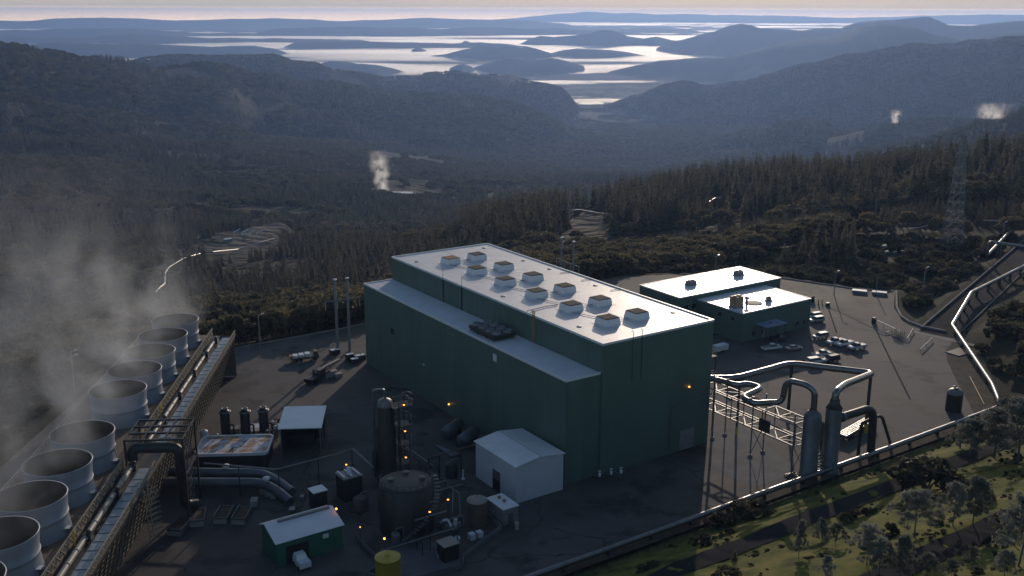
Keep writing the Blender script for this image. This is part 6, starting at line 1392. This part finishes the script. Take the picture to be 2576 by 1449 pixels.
# ---------------------------------------------------------------- trees
def leafmat(name, c1, c2, c3, s=.5):
    m = bpy.data.materials.new(name); m.use_nodes = True; n = m.node_tree; p = n.nodes["Principled BSDF"]; L = n.links.new
    p.inputs['Roughness'].default_value = .7; p.inputs['Specular IOR Level'].default_value = .25
    oi = n.nodes.new("ShaderNodeObjectInfo"); g = n.nodes.new("ShaderNodeNewGeometry"); nz = n.nodes.new("ShaderNodeTexNoise"); nz.inputs['Scale'].default_value = s; nz.inputs['Detail'].default_value = 4
    r = n.nodes.new("ShaderNodeValToRGB"); e = r.color_ramp.elements; e[0].position, e[0].color = .3, (*c1, 1); e[1].position, e[1].color = .72, (*c3, 1); k = e.new(.5); k.color = (*c2, 1)
    ad = n.nodes.new("ShaderNodeMath"); ad.operation = 'MULTIPLY_ADD'; ad.inputs[1].default_value = .34; ad.inputs[2].default_value = -.17
    sm = n.nodes.new("ShaderNodeMath"); sm.operation = 'ADD'
    L(g.outputs['Position'], nz.inputs['Vector']); L(oi.outputs['Random'], ad.inputs[0]); L(ad.outputs[0], sm.inputs[0]); L(nz.outputs['Fac'], sm.inputs[1]); L(sm.outputs[0], r.inputs[0]); L(r.outputs[0], p.inputs['Base Color'])
    tr = n.nodes.new("ShaderNodeBsdfTranslucent"); L(r.outputs[0], tr.inputs[0]); mx = n.nodes.new("ShaderNodeMixShader"); mx.inputs[0].default_value = .5
    L(p.outputs[0], mx.inputs[1]); L(tr.outputs[0], mx.inputs[2]); L(mx.outputs[0], n.nodes["Material Output"].inputs[0]); return m
LM = {'fir': leafmat("fir_needles", (.075, .073, .05), (.13, .122, .08), (.18, .16, .105)),
      'oak': leafmat("oak_leaves", (.066, .062, .036), (.125, .108, .058), (.19, .152, .078)),
      'pine': leafmat("grey_pine_needles", (.12, .13, .11), (.20, .21, .175), (.30, .30, .26)),
      'bush': leafmat("bush_leaves", (.036, .040, .024), (.07, .07, .04), (.13, .115, .06)),
      'brown': leafmat("autumn_leaves", (.06, .05, .036), (.11, .09, .06), (.17, .13, .08))}
BARK = mat("bark", (.07, .055, .04), (.11, .09, .07), 1.5, rough=.9, stretch=(1, 1, .2))
PALEBARK = mat("grey_bark", (.16, .145, .125), (.10, .09, .08), 1.5, rough=.9, stretch=(1, 1, .2))
def quads(P, U, V):
    n = len(P); vs = np.empty((n, 4, 3)); vs[:, 0] = P - U - V; vs[:, 1] = P + U - V; vs[:, 2] = P + U + V; vs[:, 3] = P - U + V
    return vs.reshape(-1, 3)
def leafmesh(name, V, m):
    me = bpy.data.meshes.new(name); n = len(V) // 4
    me.vertices.add(len(V)); me.vertices.foreach_set("co", V.ravel()); me.loops.add(len(V)); me.loops.foreach_set("vertex_index", np.arange(len(V)))
    me.polygons.add(n); me.polygons.foreach_set("loop_start", np.arange(n) * 4); me.polygons.foreach_set("loop_total", np.full(n, 4)); me.materials.append(m); me.update(); me.validate(); return me
def unit(n, g): v = g.normal(size=(n, 3)); return v / np.linalg.norm(v, axis=1)[:, None]
def fir_crown(seed, h=20., r=3.6, lv=26, start=.08, m='fir'):
    g = np.random.default_rng(seed); out = []
    for i in range(lv):
        f = (i + g.random()) / lv; z = h * (start + (1 - start) * f); rad = r * (1 - f) ** .85 * g.uniform(.7, 1.2) + .25
        k = int(5 + 4 * (1 - f))
        for j in range(k):
            a = g.uniform(0, 2 * math.pi); L_ = rad * g.uniform(.6, 1.15); d = np.array([math.cos(a), math.sin(a), -.28 - g.uniform(0, .25)]); sd = np.array([-math.sin(a), math.cos(a), 0])
            p = np.array([0, 0, z])
            w = L_ * .30
            out.append(np.array([p + d * L_ * .1, p + d * L_ * .62 - sd * w + [0, 0, -.1], p + d * L_, p + d * L_ * .62 + sd * w]))
            out.append(np.array([p + d * L_ * .25 + [0, 0, .25], p + d * L_ * .7 + [0, 0, -.55 * w - .2], p + d * L_ * 1.02, p + d * L_ * .7 + [0, 0, .5 * w]]))
    return leafmesh("crown", np.concatenate(out), LM[m])
def clump_crown(seed, h, r, nc, per, leaf, m, zlo=.25, flat=.8):
    g = np.random.default_rng(seed); P = []; 
    for i in range(nc):
        d = unit(1, g)[0]; d[2] = abs(d[2]) * 1.0 - .25; q = g.uniform(.45, 1.0) ** .6
        c = np.array([d[0] * r * q, d[1] * r * q, h * zlo + (h * (1 - zlo) * .5) * (1 + d[2] * flat * q * 1.15)])
        cr = r * g.uniform(.22, .42); u = unit(per, g); u[:, 2] = u[:, 2] * .75
        P.append(c + u * cr * g.uniform(.55, 1.05, (per, 1)))
    P = np.concatenate(P); n = len(P); a = unit(n, g); b = np.cross(a, unit(n, g)); b /= np.linalg.norm(b, axis=1)[:, None] + 1e-9
    s = leaf * g.uniform(.6, 1.3, (n, 1)); return leafmesh("crown", quads(P, a * s, b * s * .7), LM[m])
def pine_crown(seed, h, r, m='pine'):
    g = np.random.default_rng(seed); P = []; S = []
    for i in range(80):
        f = g.random() ** .75; z = h * (.22 + .78 * f); a = g.uniform(0, 6.28); rad = 1.35 * r * (1 - .7 * f ** 1.5) * g.uniform(.15, 1.05)
        c = np.array([math.cos(a) * rad, math.sin(a) * rad, z + .2 * rad]); n = 60
        P.append(c + unit(n, g) * g.uniform(.15, 1, (n, 1)) * np.array([.75, .75, .6]) * g.uniform(.7, 1.25))
    P = np.concatenate(P); n = len(P); a = unit(n, g); a[:, 2] = np.abs(a[:, 2]) + .3; a /= np.linalg.norm(a, axis=1)[:, None]
    b = np.cross(a, unit(n, g)); b /= np.linalg.norm(b, axis=1)[:, None] + 1e-9
    return leafmesh("crown", quads(P, a * .27, b * .045), LM[m])
def trunk_mesh(h, r, m, seed=0, forks=4, bush=False):
    g = np.random.default_rng(seed); mb = MB()
    if bush:
        for k in range(5):
            a = g.uniform(0, 6.28); mb.pipe([(0, 0, -.6), (math.cos(a) * h * .15, math.sin(a) * h * .15, h * .3), (math.cos(a) * h * .35, math.sin(a) * h * .35, h * .62)], [r, r * .7, r * .3], 6)
    else:
        mb.pipe([(0, 0, -1.2), (g.normal() * .1, g.normal() * .1, h * .4), (g.normal() * .15, g.normal() * .15, h * .92)], [r, r * .75, r * .12], 7)
        for k in range(forks):
            a = g.uniform(0, 6.28); z = h * g.uniform(.25, .6); l = h * g.uniform(.15, .3)
            mb.pipe([(0, 0, z), (math.cos(a) * l * .6, math.sin(a) * l * .6, z + l * .5), (math.cos(a) * l, math.sin(a) * l, z + l * 1.1)], [r * .45, r * .3, r * .1], 6)
    return mb.mesh("trunk", m)
PROTO = {}
for k in range(4): PROTO['fir', k] = (fir_crown(100 + k, 20, (3.2, 3.9, 2.8, 4.3)[k], (26, 30, 24, 28)[k]), trunk_mesh(20, .32, BARK, k, 0), 20.)
for k in range(3): PROTO['oak', k] = (clump_crown(200 + k, 10, (5.0, 4.4, 5.4)[k], 42, 26, .42, 'oak'), trunk_mesh(9, .35, BARK, k, 5), 10.)
for k in range(2): PROTO['brown', k] = (clump_crown(300 + k, 9, 4.2, 34, 24, .42, 'brown'), trunk_mesh(8, .3, BARK, k, 5), 9.)
for k in range(3): PROTO['bush', k] = (clump_crown(400 + k, 3.2, (2.3, 2.0, 2.7)[k], 26, 24, .26, 'bush', .05, 1.0), trunk_mesh(3, .09, BARK, k, 0, True), 3.2)
for k in range(4): PROTO['pine', k] = (pine_crown(500 + k, 11, (2.9, 2.4, 3.3, 2.7)[k]), trunk_mesh(10.5, .13, PALEBARK, k, 6), 11.)
NAMEOF = {'fir': 'fir_tree', 'oak': 'oak_tree', 'brown': 'oak_tree', 'bush': 'bush', 'pine': 'pine_tree'}
def plant(kind, k, loc, h, rot, label, group, wide=1.0):
    cm, tm, h0 = PROTO[kind, k]; s = h / h0
    e = bpy.data.objects.new(NAMEOF[kind], None); COL.objects.link(e); e.location = loc; e.rotation_euler = (0, 0, rot); e.scale = (s * wide, s * wide, s); e.empty_display_size = .5
    tag(e, label, 'bush' if kind == 'bush' else 'tree', group)
    c = bpy.data.objects.new("crown", cm); COL.objects.link(c); c.parent = e
    t = bpy.data.objects.new("trunk" if kind != 'bush' else "stem", tm); COL.objects.link(t); t.parent = e
    return e
Z9 = lambda x, y: (1717.3 + x / 3, 966 + y / 3)
def stand(px, py, ty, kind, k, label, wide=1.0, group=None):
    b = ground_px(px, py, 90); h = HZ(b, px, ty) - b.z
    return plant(kind, k % (4 if kind in ('pine', 'fir') else 3), Vector((b.x, b.y, gz(b.x, b.y) - .1)), max(h, 1.0), random.uniform(0, 6), label, group, wide)
for i, (x, y, ty, kd, wd, lab) in enumerate((
    (2397, 1322, 1216, 'pine', 1.2, "tall wispy grey pine with a clear dark trunk on the slope, first of a pair"), (2447, 1322, 1202, 'pine', 1.25, "tallest wispy grey pine on the slope, second of the pair"),
    (2300, 1352, 1238, 'pine', 1.5, "broad dense grey pine beside the lower bench track"), (2064, 1374, 1308, 'pine', 1.2, "small grey pine, one of two close together by the track"),
    (2101, 1374, 1316, 'pine', 1.2, "small grey pine next to its twin by the track"), (2009, 1402, 1312, 'pine', .8, "slender sparse grey pine alone at the track's edge"),
    (2180, 1420, 1322, 'pine', 1.2, "grey pine with a bare lower trunk below the lower track"), (2213, 1446, 1355, 'pine', 1.25, "bushy grey pine at the bottom edge under the bare-trunked one"),
    (2330, 1452, 1392, 'pine', 1.5, "low spreading grey pine at the bottom of the picture"), (2262, 1455, 1352, 'pine', 1.3, "crowded grey pine between the bushy and the spreading ones"),
    (2442, 1440, 1376, 'pine', 1.0, "small grey pine standing on the upper bench track's edge"), (2560, 1425, 1256, 'pine', 1.3, "big grey pine cut by the picture's right border"),
    (2525, 1458, 1385, 'pine', 1.2, "short grey pine in the bottom right corner"), (2080, 1460, 1400, 'pine', 1.3, "dim grey pine low at the bottom, left of the bushy one"),
    (2390, 1462, 1408, 'pine', 1.3, "half-hidden grey pine at the bottom below the small track pine"), (1848, 1410, 1378, 'fir', 1.6, "little dark conifer alone on the open grass"),
    (2440, 1150, 1056, 'pine', 1.7, "dusky broad pine at the fence of trees beside the pipe corner"), (2500, 1152, 1032, 'pine', 1.8, "largest dusky pine under the silver pipe corner"),
    (2560, 1165, 1008, 'pine', 1.7, "dusky pine at the right border under the pipe corner"), (2415, 1128, 1082, 'oak', 1.1, "small dark oak nearest the silver pipe on the slope"),
    (2545, 1060, 990, 'oak', 1.0, "dark oak right behind the dusky pines"),
    (1890, 1302, 1262, 'bush', 1.5, "large round bush pressed against the pipeline"), (1815, 1326, 1294, 'bush', 1.5, "flat round bush left of the larger one by the pipeline"),
    (2330, 1232, 1160, 'bush', 1.3, "huge dark round bush in the middle of the grass slope"), (2390, 1238, 1196, 'bush', 1.0, "dark bush tucked behind the huge round one"),
    (2527, 1318, 1286, 'bush', 1.0, "dark bush between the two tracks near the right border"), (2127, 1312, 1290, 'bush', .9, "reddish small bush on the track's upper side, lower of three"),
    (2148, 1302, 1280, 'bush', .9, "small bush on the track's upper side, middle of three"), (2178, 1296, 1278, 'bush', .9, "small bush on the track's upper side, upper of three"),
    (2240, 1345, 1318, 'bush', .9, "low bush on the track's lower side by the broad pine"), (1830, 1452, 1425, 'bush', 1.3, "dark bush at the very bottom near the hall's shadow"),
    (2470, 1262, 1222, 'bush', 1.0, "dark bush above the tall pair of pines"), (1770, 1372, 1345, 'bush', 1.0, "dim bush at the hall shadow's edge on the slope"),
    (2180, 1385, 1360, 'bush', .9, "little bush beside the bare-trunked pine"), (2490, 1375, 1352, 'bush', 1.0, "round bush on the upper bench track's far side"))):
    stand(x, y, ty, kd, i, lab, wd)

# scattered woods
def scatter(n, r0, r1, t0=-.56, t1=.56):
    r = r0 + (r1 - r0) * np.sqrt(rng.random(n) * (1 - (r0 / r1) ** 2) + (r0 / r1) ** 2) * 0 + np.sqrt(rng.random(n) * (r1 ** 2 - r0 ** 2) + r0 ** 2) - r0
    th = rng.uniform(t0, t1, n); return np.sin(th) * r, np.cos(th) * r
def pick_pts(x, y, clear_px=True):
    keep = (pdist(x, y, YARD) > 5) & (pdist(x, y, ROAD) > 5)
    for pp in PADS: keep &= pdist(x, y, pp) > 2
    keep &= pdist(x, y, GRASS) > 1
    return keep
CLEAR = []
for o in bpy.data.objects:
    if o.name.startswith("pipeline") and o.parent is None and o.type == 'EMPTY':
        for c_ in o.children:
            if c_.name.startswith("pipe"):
                v = np.array([vv.co for vv in c_.data.vertices]) + np.array(o.location); CLEAR.append(v[::7])
CLEAR = np.concatenate(CLEAR)
def clear_of_pipes(x, y, d):
    k = np.ones(len(x), bool); cell = {}
    for a, b in CLEAR[:, :2]: cell.setdefault((int(a // d), int(b // d)), []).append((a, b))
    for i in range(len(x)):
        cx, cy = int(x[i] // d), int(y[i] // d)
        for dx in (-1, 0, 1):
            for dy in (-1, 0, 1):
                for a, b in cell.get((cx + dx, cy + dy), ()):
                    # keep the sight line in front of a pipe a little open
                    if (a - x[i]) ** 2 + (b - y[i]) ** 2 < d * d: k[i] = False
    return k
def project(x, y, z):
    zz = z - CAM_H; fw = y * _c - zz * _s; up = y * _s + zz * _c; u = FPX * x / fw; v = -FPX * up / fw
    return 1288 + u * _cr - v * _sr, 724.5 + u * _sr + v * _cr
TX, TYY, TH_, TK, TI = [], [], [], [], []
def add_wood(n, r0, r1, kinds, hs, thr, t0=-.56, t1=.56, mask=None, scale=90., seed=70):
    x, y = scatter(n, r0, r1, t0, t1); k = pick_pts(x, y)
    nz_ = fbm(x / scale, y / scale, 4, seed); k &= nz_ > thr
    if mask is not None: k &= mask(x, y)
    x, y = x[k], y[k]; m = fbm(x / 160, y / 160, 3, seed + 5)
    for kind, lo, hi in kinds:
        j = (m >= lo) & (m < hi); q = int(j.sum())
        nk = {'fir': 4, 'oak': 3, 'brown': 2, 'bush': 3}[kind]
        TX.append(x[j]); TYY.append(y[j]); TH_.append(rng.uniform(*hs[kind], q)); TK.append(np.full(q, ['fir', 'oak', 'brown', 'bush'].index(kind))); TI.append(rng.integers(0, nk, q))
H1 = {'fir': (12, 23), 'oak': (6, 11), 'brown': (5, 9), 'bush': (1.6, 4.0)}
RMASK = lambda x, y: -pdist(x, y, UPPOLY) > 1.5
add_wood(15000, 190, 620, [('bush', 0, .47), ('oak', .47, .60), ('brown', .60, 1)], H1, .31, mask=lambda x, y: ~RMASK(x, y) & (np.minimum(pdist(x, y, YARD), pdist(x, y, ROAD)) < 130), scale=30)
add_wood(5200, 180, 700, [('bush', 0, .5), ('oak', .5, 1)], {'bush': (2.2, 4.6), 'oak': (4.5, 8)}, .36, .25, .62, mask=lambda x, y: RMASK(x, y) & (pdist(x, y, GRASS) > 3), scale=40)
add_wood(11000, 300, 1150, [('fir', 0, .44), ('oak', .44, .58), ('brown', .58, 1)], {'fir': (9, 19), 'oak': (6, 12), 'brown': (5, 10)}, .37, mask=lambda x, y: ~RMASK(x, y) & (np.minimum(pdist(x, y, YARD), pdist(x, y, ROAD)) > 45))
add_wood(3000, 560, 900, [('fir', 0, 1)], {'fir': (16, 27)}, .36, -.05, .5, scale=60)
add_wood(42000, 1100, 2600, [('fir', 0, .40), ('oak', .40, .53), ('brown', .53, 1)], {'fir': (9, 19), 'oak': (7, 13), 'brown': (6, 11)}, .30, scale=160)
add_wood(85000, 2500, 6200, [('fir', 0, .42), ('oak', .42, 1)], {'fir': (13, 22), 'oak': (11, 18)}, .30, -.52, .52, scale=260)
TX, TYY, TH_, TK, TI = (np.concatenate(v) for v in (TX, TYY, TH_, TK, TI))
k = clear_of_pipes(TX, TYY, 11.0); TX, TYY, TH_, TK, TI = TX[k], TYY[k], TH_[k], TK[k], TI[k]
TZ = hgt(TX, TYY); k = (TZ > FLOOR + 14) | (fbm(TX / 210, TYY / 210, 4, 33) > .49); TX, TYY, TH_, TK, TI, TZ = TX[k], TYY[k], TH_[k], TK[k], TI[k], TZ[k]
KN = ['fir', 'oak', 'brown', 'bush']
px, py = project(TX, TYY, TZ + TH_ * .6); dist = np.hypot(TX, TYY)
def inpoly(x, y, P): return pdist(x, y, P) < 0
hid = inpoly(px, py, [(915, 705), (990, 640), (1225, 604), (1800, 800), (1790, 1200), (920, 1000)]) | inpoly(px, py, [(1614, 712), (1860, 662), (2036, 745), (2034, 830), (1760, 870)])
PIPEPX = [[(378, 757), (390, 738), (412, 728), (416, 690), (425, 668), (462, 645), (504, 632), (535, 628), (600, 622), (652, 605), (692, 594)], [(400, 628), (420, 632), (462, 645)], [(1370, 570), (1433, 549), (1434, 531), (1492, 535), (1600, 551)], [(2130, 516), (2180, 555), (2260, 572), (2327, 585)], [(2327, 570), (2325, 612)], [(2262, 562), (2259, 620)], [(1782, 545), (1797, 534), (1815, 532)]]
PADPX = [[(515, 610), (567, 596), (633, 586), (710, 586), (722, 594), (650, 612), (580, 632), (530, 634), (515, 626)], [(1385, 575), (1420, 545), (1500, 538), (1565, 548), (1500, 575)], [(2218, 632), (2270, 640), (2268, 662), (2220, 656)]]
_pt, _py2 = project(TX, TYY, TZ + TH_)
kp = np.ones(len(TX), bool)
for fq in (0, .35, .7, 1.0):
    _yy = _py2 + (project(TX, TYY, TZ)[1] - _py2) * (1 - fq)
    for L_ in PIPEPX: kp &= ~((pdist(px, _yy, L_, False) < 5) & (dist < 1120))
    for L_ in PADPX: kp &= ~((pdist(px, _yy, L_) < 0) & (dist < 1120))
TX, TYY, TH_, TK, TI, TZ, px, py, dist, hid = (v[kp] for v in (TX, TYY, TH_, TK, TI, TZ, px, py, dist, hid))
size = TH_ / dist * np.where(TK == 3, 1.1, 1.0); vis = (px > 4) & (px < 2572) & (py > 0) & (py < 1445) & ~hid
order = np.argsort(-np.where(vis, size, 0)); IND = order[:262]
def region(i):
    x, y, d = px[i], py[i], dist[i]
    if RMASK(TX[i:i + 1], TYY[i:i + 1])[0]: return "on the dark bank right of the silver pipeline" if x > 2380 and y > 780 else "on the dark bank above the climbing road"
    if x < 620 and d < 420: return "on the falling bank beyond the cooling tower"
    if x < 1000: return "on the slope between cooling tower and hall"
    if x < 1640: return "in the wood showing over the hall's roof"
    if x < 2060: return "in the wood behind the glaring control building"
    return "in the wood behind the yard's back edge"
WORD = {'fir': ("dark pointed fir", "firs"), 'oak': ("dark rounded oak", "oaks"), 'brown': ("brownish rounded oak", "brownish oaks"), 'bush': ("low dark shrub", "shrubs")}
for i in IND:
    kd = KN[TK[i]]; rg = region(i)
    plant(kd, int(TI[i]), Vector((TX[i], TYY[i], TZ[i] - .2)), float(TH_[i]), random.uniform(0, 6), f"{WORD[kd][0]} {rg}", f"{WORD[kd][1]} {rg}", random.uniform(.85, 1.15))
rest = np.ones(len(TX), bool); rest[IND] = False
# everything else of the woods: one object of points, each grown into one of the trees above
idx = []
offs = {'fir': 0, 'oak': 4, 'brown': 7, 'bush': 9}
for kd in KN: pass
def wood_object(name, x, y, z, sx, sz, ind, label, cat, protos):
    me = bpy.data.meshes.new(name); me.vertices.add(len(x)); me.vertices.foreach_set("co", np.stack([x, y, z], -1).ravel())
    a = me.attributes.new("sc", 'FLOAT_VECTOR', 'POINT'); a.data.foreach_set("vector", np.stack([sx, sx, sz], -1).ravel())
    a = me.attributes.new("rz", 'FLOAT_VECTOR', 'POINT'); a.data.foreach_set("vector", np.stack([x * 0, x * 0, rng.uniform(0, 6.28, len(x))], -1).ravel())
    a = me.attributes.new("ki", 'INT', 'POINT'); a.data.foreach_set("value", ind.astype(np.int32))
    me.update(); o = bpy.data.objects.new(name, me); COL.objects.link(o); tag(o, label, cat, kind="stuff")
    ng = bpy.data.node_groups.new(name, 'GeometryNodeTree'); ng.interface.new_socket("Geometry", in_out='INPUT', socket_type='NodeSocketGeometry'); ng.interface.new_socket("Geometry", in_out='OUTPUT', socket_type='NodeSocketGeometry')
    N = ng.nodes.new; gi = N("NodeGroupInput"); go = N("NodeGroupOutput"); iop = N("GeometryNodeInstanceOnPoints"); iop.inputs['Pick Instance'].default_value = True
    jg = N("GeometryNodeGeometryToInstance"); L = ng.links.new
    for ob in reversed(protos):
        oi = N("GeometryNodeObjectInfo"); oi.inputs['Object'].default_value = ob; oi.inputs['As Instance'].default_value = False; L(oi.outputs['Geometry'], jg.inputs[0])
    def attr(n, t):
        q = N("GeometryNodeInputNamedAttribute"); q.data_type = t; q.inputs['Name'].default_value = n; return q.outputs[0]
    er = N("FunctionNodeEulerToRotation"); L(attr("rz", 'FLOAT_VECTOR'), er.inputs[0])
    L(gi.outputs[0], iop.inputs['Points']); L(jg.outputs[0], iop.inputs['Instance']); L(attr("ki", 'INT'), iop.inputs['Instance Index']); L(er.outputs[0], iop.inputs['Rotation']); L(attr("sc", 'FLOAT_VECTOR'), iop.inputs['Scale'])
    L(iop.outputs[0], go.inputs[0]); md = o.modifiers.new("grow", 'NODES'); md.node_group = ng; return o
byme = {}
for o in bpy.data.objects:
    if o.type == 'MESH' and o.data.name.startswith("crown") and o.data.name not in byme: byme[o.data.name] = o
keys = [('fir', 0), ('fir', 1), ('fir', 2), ('fir', 3), ('oak', 0), ('oak', 1), ('oak', 2), ('brown', 0), ('brown', 1), ('bush', 0), ('bush', 1), ('bush', 2)]
keys = [q for q in keys if PROTO[q][0].name in byme]; kidx = {q: i for i, q in enumerate(keys)}
ind = np.array([kidx.get((KN[a], int(b)), kidx.get((KN[a], 0), 0)) for a, b in zip(TK[rest], TI[rest])])
h0 = np.array([PROTO[q][2] for q in keys])[ind]
sz_ = TH_[rest] / h0; wood_object("forest", TX[rest], TYY[rest], TZ[rest] - .3, sz_ * rng.uniform(.85, 1.25, rest.sum()), sz_, ind, "dark forest covering the hills and valley beyond the yard", "forest", [byme[PROTO[q][0].name] for q in keys])
# tufts and small scrub on the grassy cut
n = 5200; ta = rng.uniform(-120, -29, n); tb = rng.uniform(-55, 100, n); tx = AD.x + AU.x * ta + AW.x * tb; ty = AD.y + AU.y * ta + AW.y * tb
k = (fbm(tx / 7, ty / 7, 3, 90) > .47); up_ = -pdist(tx, ty, UPPOLY); k &= ~((up_ > 12.3) & (up_ < 17)) & ~((up_ > 40.6) & (up_ < 45.6)) & (up_ > 1); tx, ty = tx[k], ty[k]
ts = rng.uniform(.05, .15, len(tx)) * (1 + 1.2 * (rng.random(len(tx)) > .93)); bk = [i for i, q in enumerate(keys) if q[0] == 'bush']
wood_object("undergrowth", tx, ty, hgt(tx, ty) - .05, ts * 1.3, ts, rng.integers(0, len(bk), len(tx)), "low dark tufts dotting the grassy cut slope", "undergrowth", [byme[PROTO[keys[i]][0].name] for i in bk])
# ---------------------------------------------------------------- steam
def steam_mat(name, build, color, aniso, step=1.0):
    m = bpy.data.materials.new(name); m.use_nodes = True; n = m.node_tree; n.nodes.clear()
    o = n.nodes.new("ShaderNodeOutputMaterial"); v = n.nodes.new("ShaderNodeVolumePrincipled"); v.inputs['Color'].default_value = (*color, 1); v.inputs['Anisotropy'].default_value = aniso
    n.links.new(v.outputs[0], o.inputs['Volume']); n.links.new(build(n), v.inputs['Density']); m.cycles.volume_step_rate = step if hasattr(m.cycles, "volume_step_rate") else 1; return m
def mth(n, op, a, b=None, c=None, clamp=False):
    q = n.nodes.new("ShaderNodeMath"); q.operation = op; q.use_clamp = clamp
    for i, v in enumerate((a, b, c)):
        if v is None: continue
        if isinstance(v, (int, float)): q.inputs[i].default_value = v
        else: n.links.new(v, q.inputs[i])
    return q.outputs[0]
def vdot(n, v, d):
    q = n.nodes.new("ShaderNodeVectorMath"); q.operation = 'DOT_PRODUCT'; n.links.new(v, q.inputs[0]); q.inputs[1].default_value = d; return q.outputs['Value']
def vnz(n, v, scale, det, sc3=(1, 1, 1), dist=0):
    mp = n.nodes.new("ShaderNodeMapping"); mp.inputs['Scale'].default_value = sc3; t = n.nodes.new("ShaderNodeTexNoise"); t.inputs['Scale'].default_value = scale; t.inputs['Detail'].default_value = det; t.inputs['Distortion'].default_value = dist
    n.links.new(v, mp.inputs[0]); n.links.new(mp.outputs[0], t.inputs['Vector']); return t.outputs['Fac']
def tower_steam(n):
    g = n.nodes.new("ShaderNodeNewGeometry").outputs['Position']
    s = mth(n, 'SUBTRACT', vdot(n, g, tuple(TU)), TD.dot(TU)); t = mth(n, 'SUBTRACT', vdot(n, g, tuple(TW)), TD.dot(TW)); z = mth(n, 'SUBTRACT', vdot(n, g, (0, 0, 1)), 16.0)
    zc = mth(n, 'MAXIMUM', z, 0.0)
    w_ = mth(n, 'MULTIPLY_ADD', zc, .72, 5.0); tc_ = mth(n, 'MULTIPLY_ADD', zc, .75, 1.5); e = mth(n, 'DIVIDE', mth(n, 'ADD', t, tc_), w_)
    ga = mth(n, 'EXPONENT', mth(n, 'MULTIPLY', mth(n, 'MULTIPLY', e, e), -1.0))
    fall = mth(n, 'EXPONENT', mth(n, 'DIVIDE', zc, -12.0))
    nz_ = vnz(n, g, .10, 4.0, (1, 1, .7), .8); d = mth(n, 'MULTIPLY', mth(n, 'SUBTRACT', nz_, .44, clamp=True), 7.5)
    ends = mth(n, 'MULTIPLY', mth(n, 'MULTIPLY', mth(n, 'SUBTRACT', 86.0, s), .08, clamp=True), mth(n, 'MULTIPLY_ADD', s, .010, 1.0, clamp=True))
    return mth(n, 'MULTIPLY', mth(n, 'MULTIPLY', mth(n, 'MULTIPLY', ga, fall), mth(n, 'MULTIPLY', d, ends)), .038)
sm = steam_mat("tower_steam", tower_steam, (.90, .93, .97), .3)
mb = MB(); q = []
for s in (-60, 90):
    for t, z in ((6.5, 16.2), (10, 26), (4, 58), (-78, 58), (-78, 34), (-6.0, 16.2)): q.append(T(s, t, z))
mb.add(q, [(0, 1, 2, 3, 4, 5), (11, 10, 9, 8, 7, 6)] + [(i, 6 + i, 6 + (i + 1) % 6, (i + 1) % 6) for i in range(6)])
st_ = solo(mb, "steam", sm, "thin veil of steam drifting from the cooling tower stacks", "steam", kind="stuff", loc=Vector(T(10, -10, 16)))
bm = bmesh.new(); bm.from_mesh(st_.data); bmesh.ops.recalc_face_normals(bm, faces=bm.faces[:]); bm.to_mesh(st_.data); bm.free()
def plume(base, h, r0, r1, dens, lab, lean=(0, 0), sc_=.12, thr=.40):
    def bld(n):
        g = n.nodes.new("ShaderNodeNewGeometry").outputs['Position']; sub = n.nodes.new("ShaderNodeVectorMath"); sub.operation = 'SUBTRACT'; n.links.new(g, sub.inputs[0]); sub.inputs[1].default_value = tuple(base)
        p = sub.outputs[0]; x = vdot(n, p, (1, 0, 0)); y = vdot(n, p, (0, 1, 0)); z = vdot(n, p, (0, 0, 1)); f = mth(n, 'DIVIDE', z, h)
        wob = mth(n, 'MULTIPLY', mth(n, 'SUBTRACT', vnz(n, p, sc_ * .5, 2, (0, 0, 1)), .5), r1 * 1.6)
        x2 = mth(n, 'SUBTRACT', mth(n, 'ADD', x, wob), mth(n, 'MULTIPLY', f, lean[0])); R_ = mth(n, 'MULTIPLY_ADD', f, r1 - r0, r0)
        e = mth(n, 'DIVIDE', mth(n, 'SQRT', mth(n, 'ADD', mth(n, 'MULTIPLY', x2, x2), mth(n, 'MULTIPLY', y, y))), R_)
        rad0 = mth(n, 'SUBTRACT', 1.0, mth(n, 'MULTIPLY', e, .6), clamp=True); rad = mth(n, 'MULTIPLY', rad0, mth(n, 'MULTIPLY', rad0, 1.5)); top = mth(n, 'MULTIPLY', mth(n, 'POWER', mth(n, 'SUBTRACT', 1.0, f, clamp=True), .9), mth(n, 'MULTIPLY', f, 9.0, clamp=True))
        d = mth(n, 'MULTIPLY', mth(n, 'SUBTRACT', vnz(n, p, sc_, 5, (1, 1, .7), .5), thr, clamp=True), 7.0)
        return mth(n, 'MULTIPLY', mth(n, 'MULTIPLY', mth(n, 'MULTIPLY', rad, top), d), dens)
    m = steam_mat("plume_steam", bld, (.98, .97, .96), .55); mb = MB(); R2 = max(r0, r1) * 2.7
    mb.lathe(base, [(0, 0), (R2, 0), (R2, h * 1.05), (0, h * 1.05)], 16, smooth=False); return solo(mb, "steam_plume", m, lab, "steam plume", loc=base)
b = FARPLANT + Vector((-14, 0, 5)); hh = HZ(b, 950, 378) - b.z; plume(b, hh, 8, 13, .2, "tall white steam plume rising from the distant steam station", (-4, 0), .10, .43)
b = AT(2249, 311, 2300); plume(b, HZ(b, 2250, 276) - b.z, 5, 10, .3, "small bright steam plume on the distant wooded ridge", (2, 0), .16, .44)
b = AT(2488, 300, 1700); plume(b, HZ(b, 2490, 258) - b.z, 13, 22, .09, "faint wide steam puff behind the treetops near the right border", (5, 0), .12, .44)
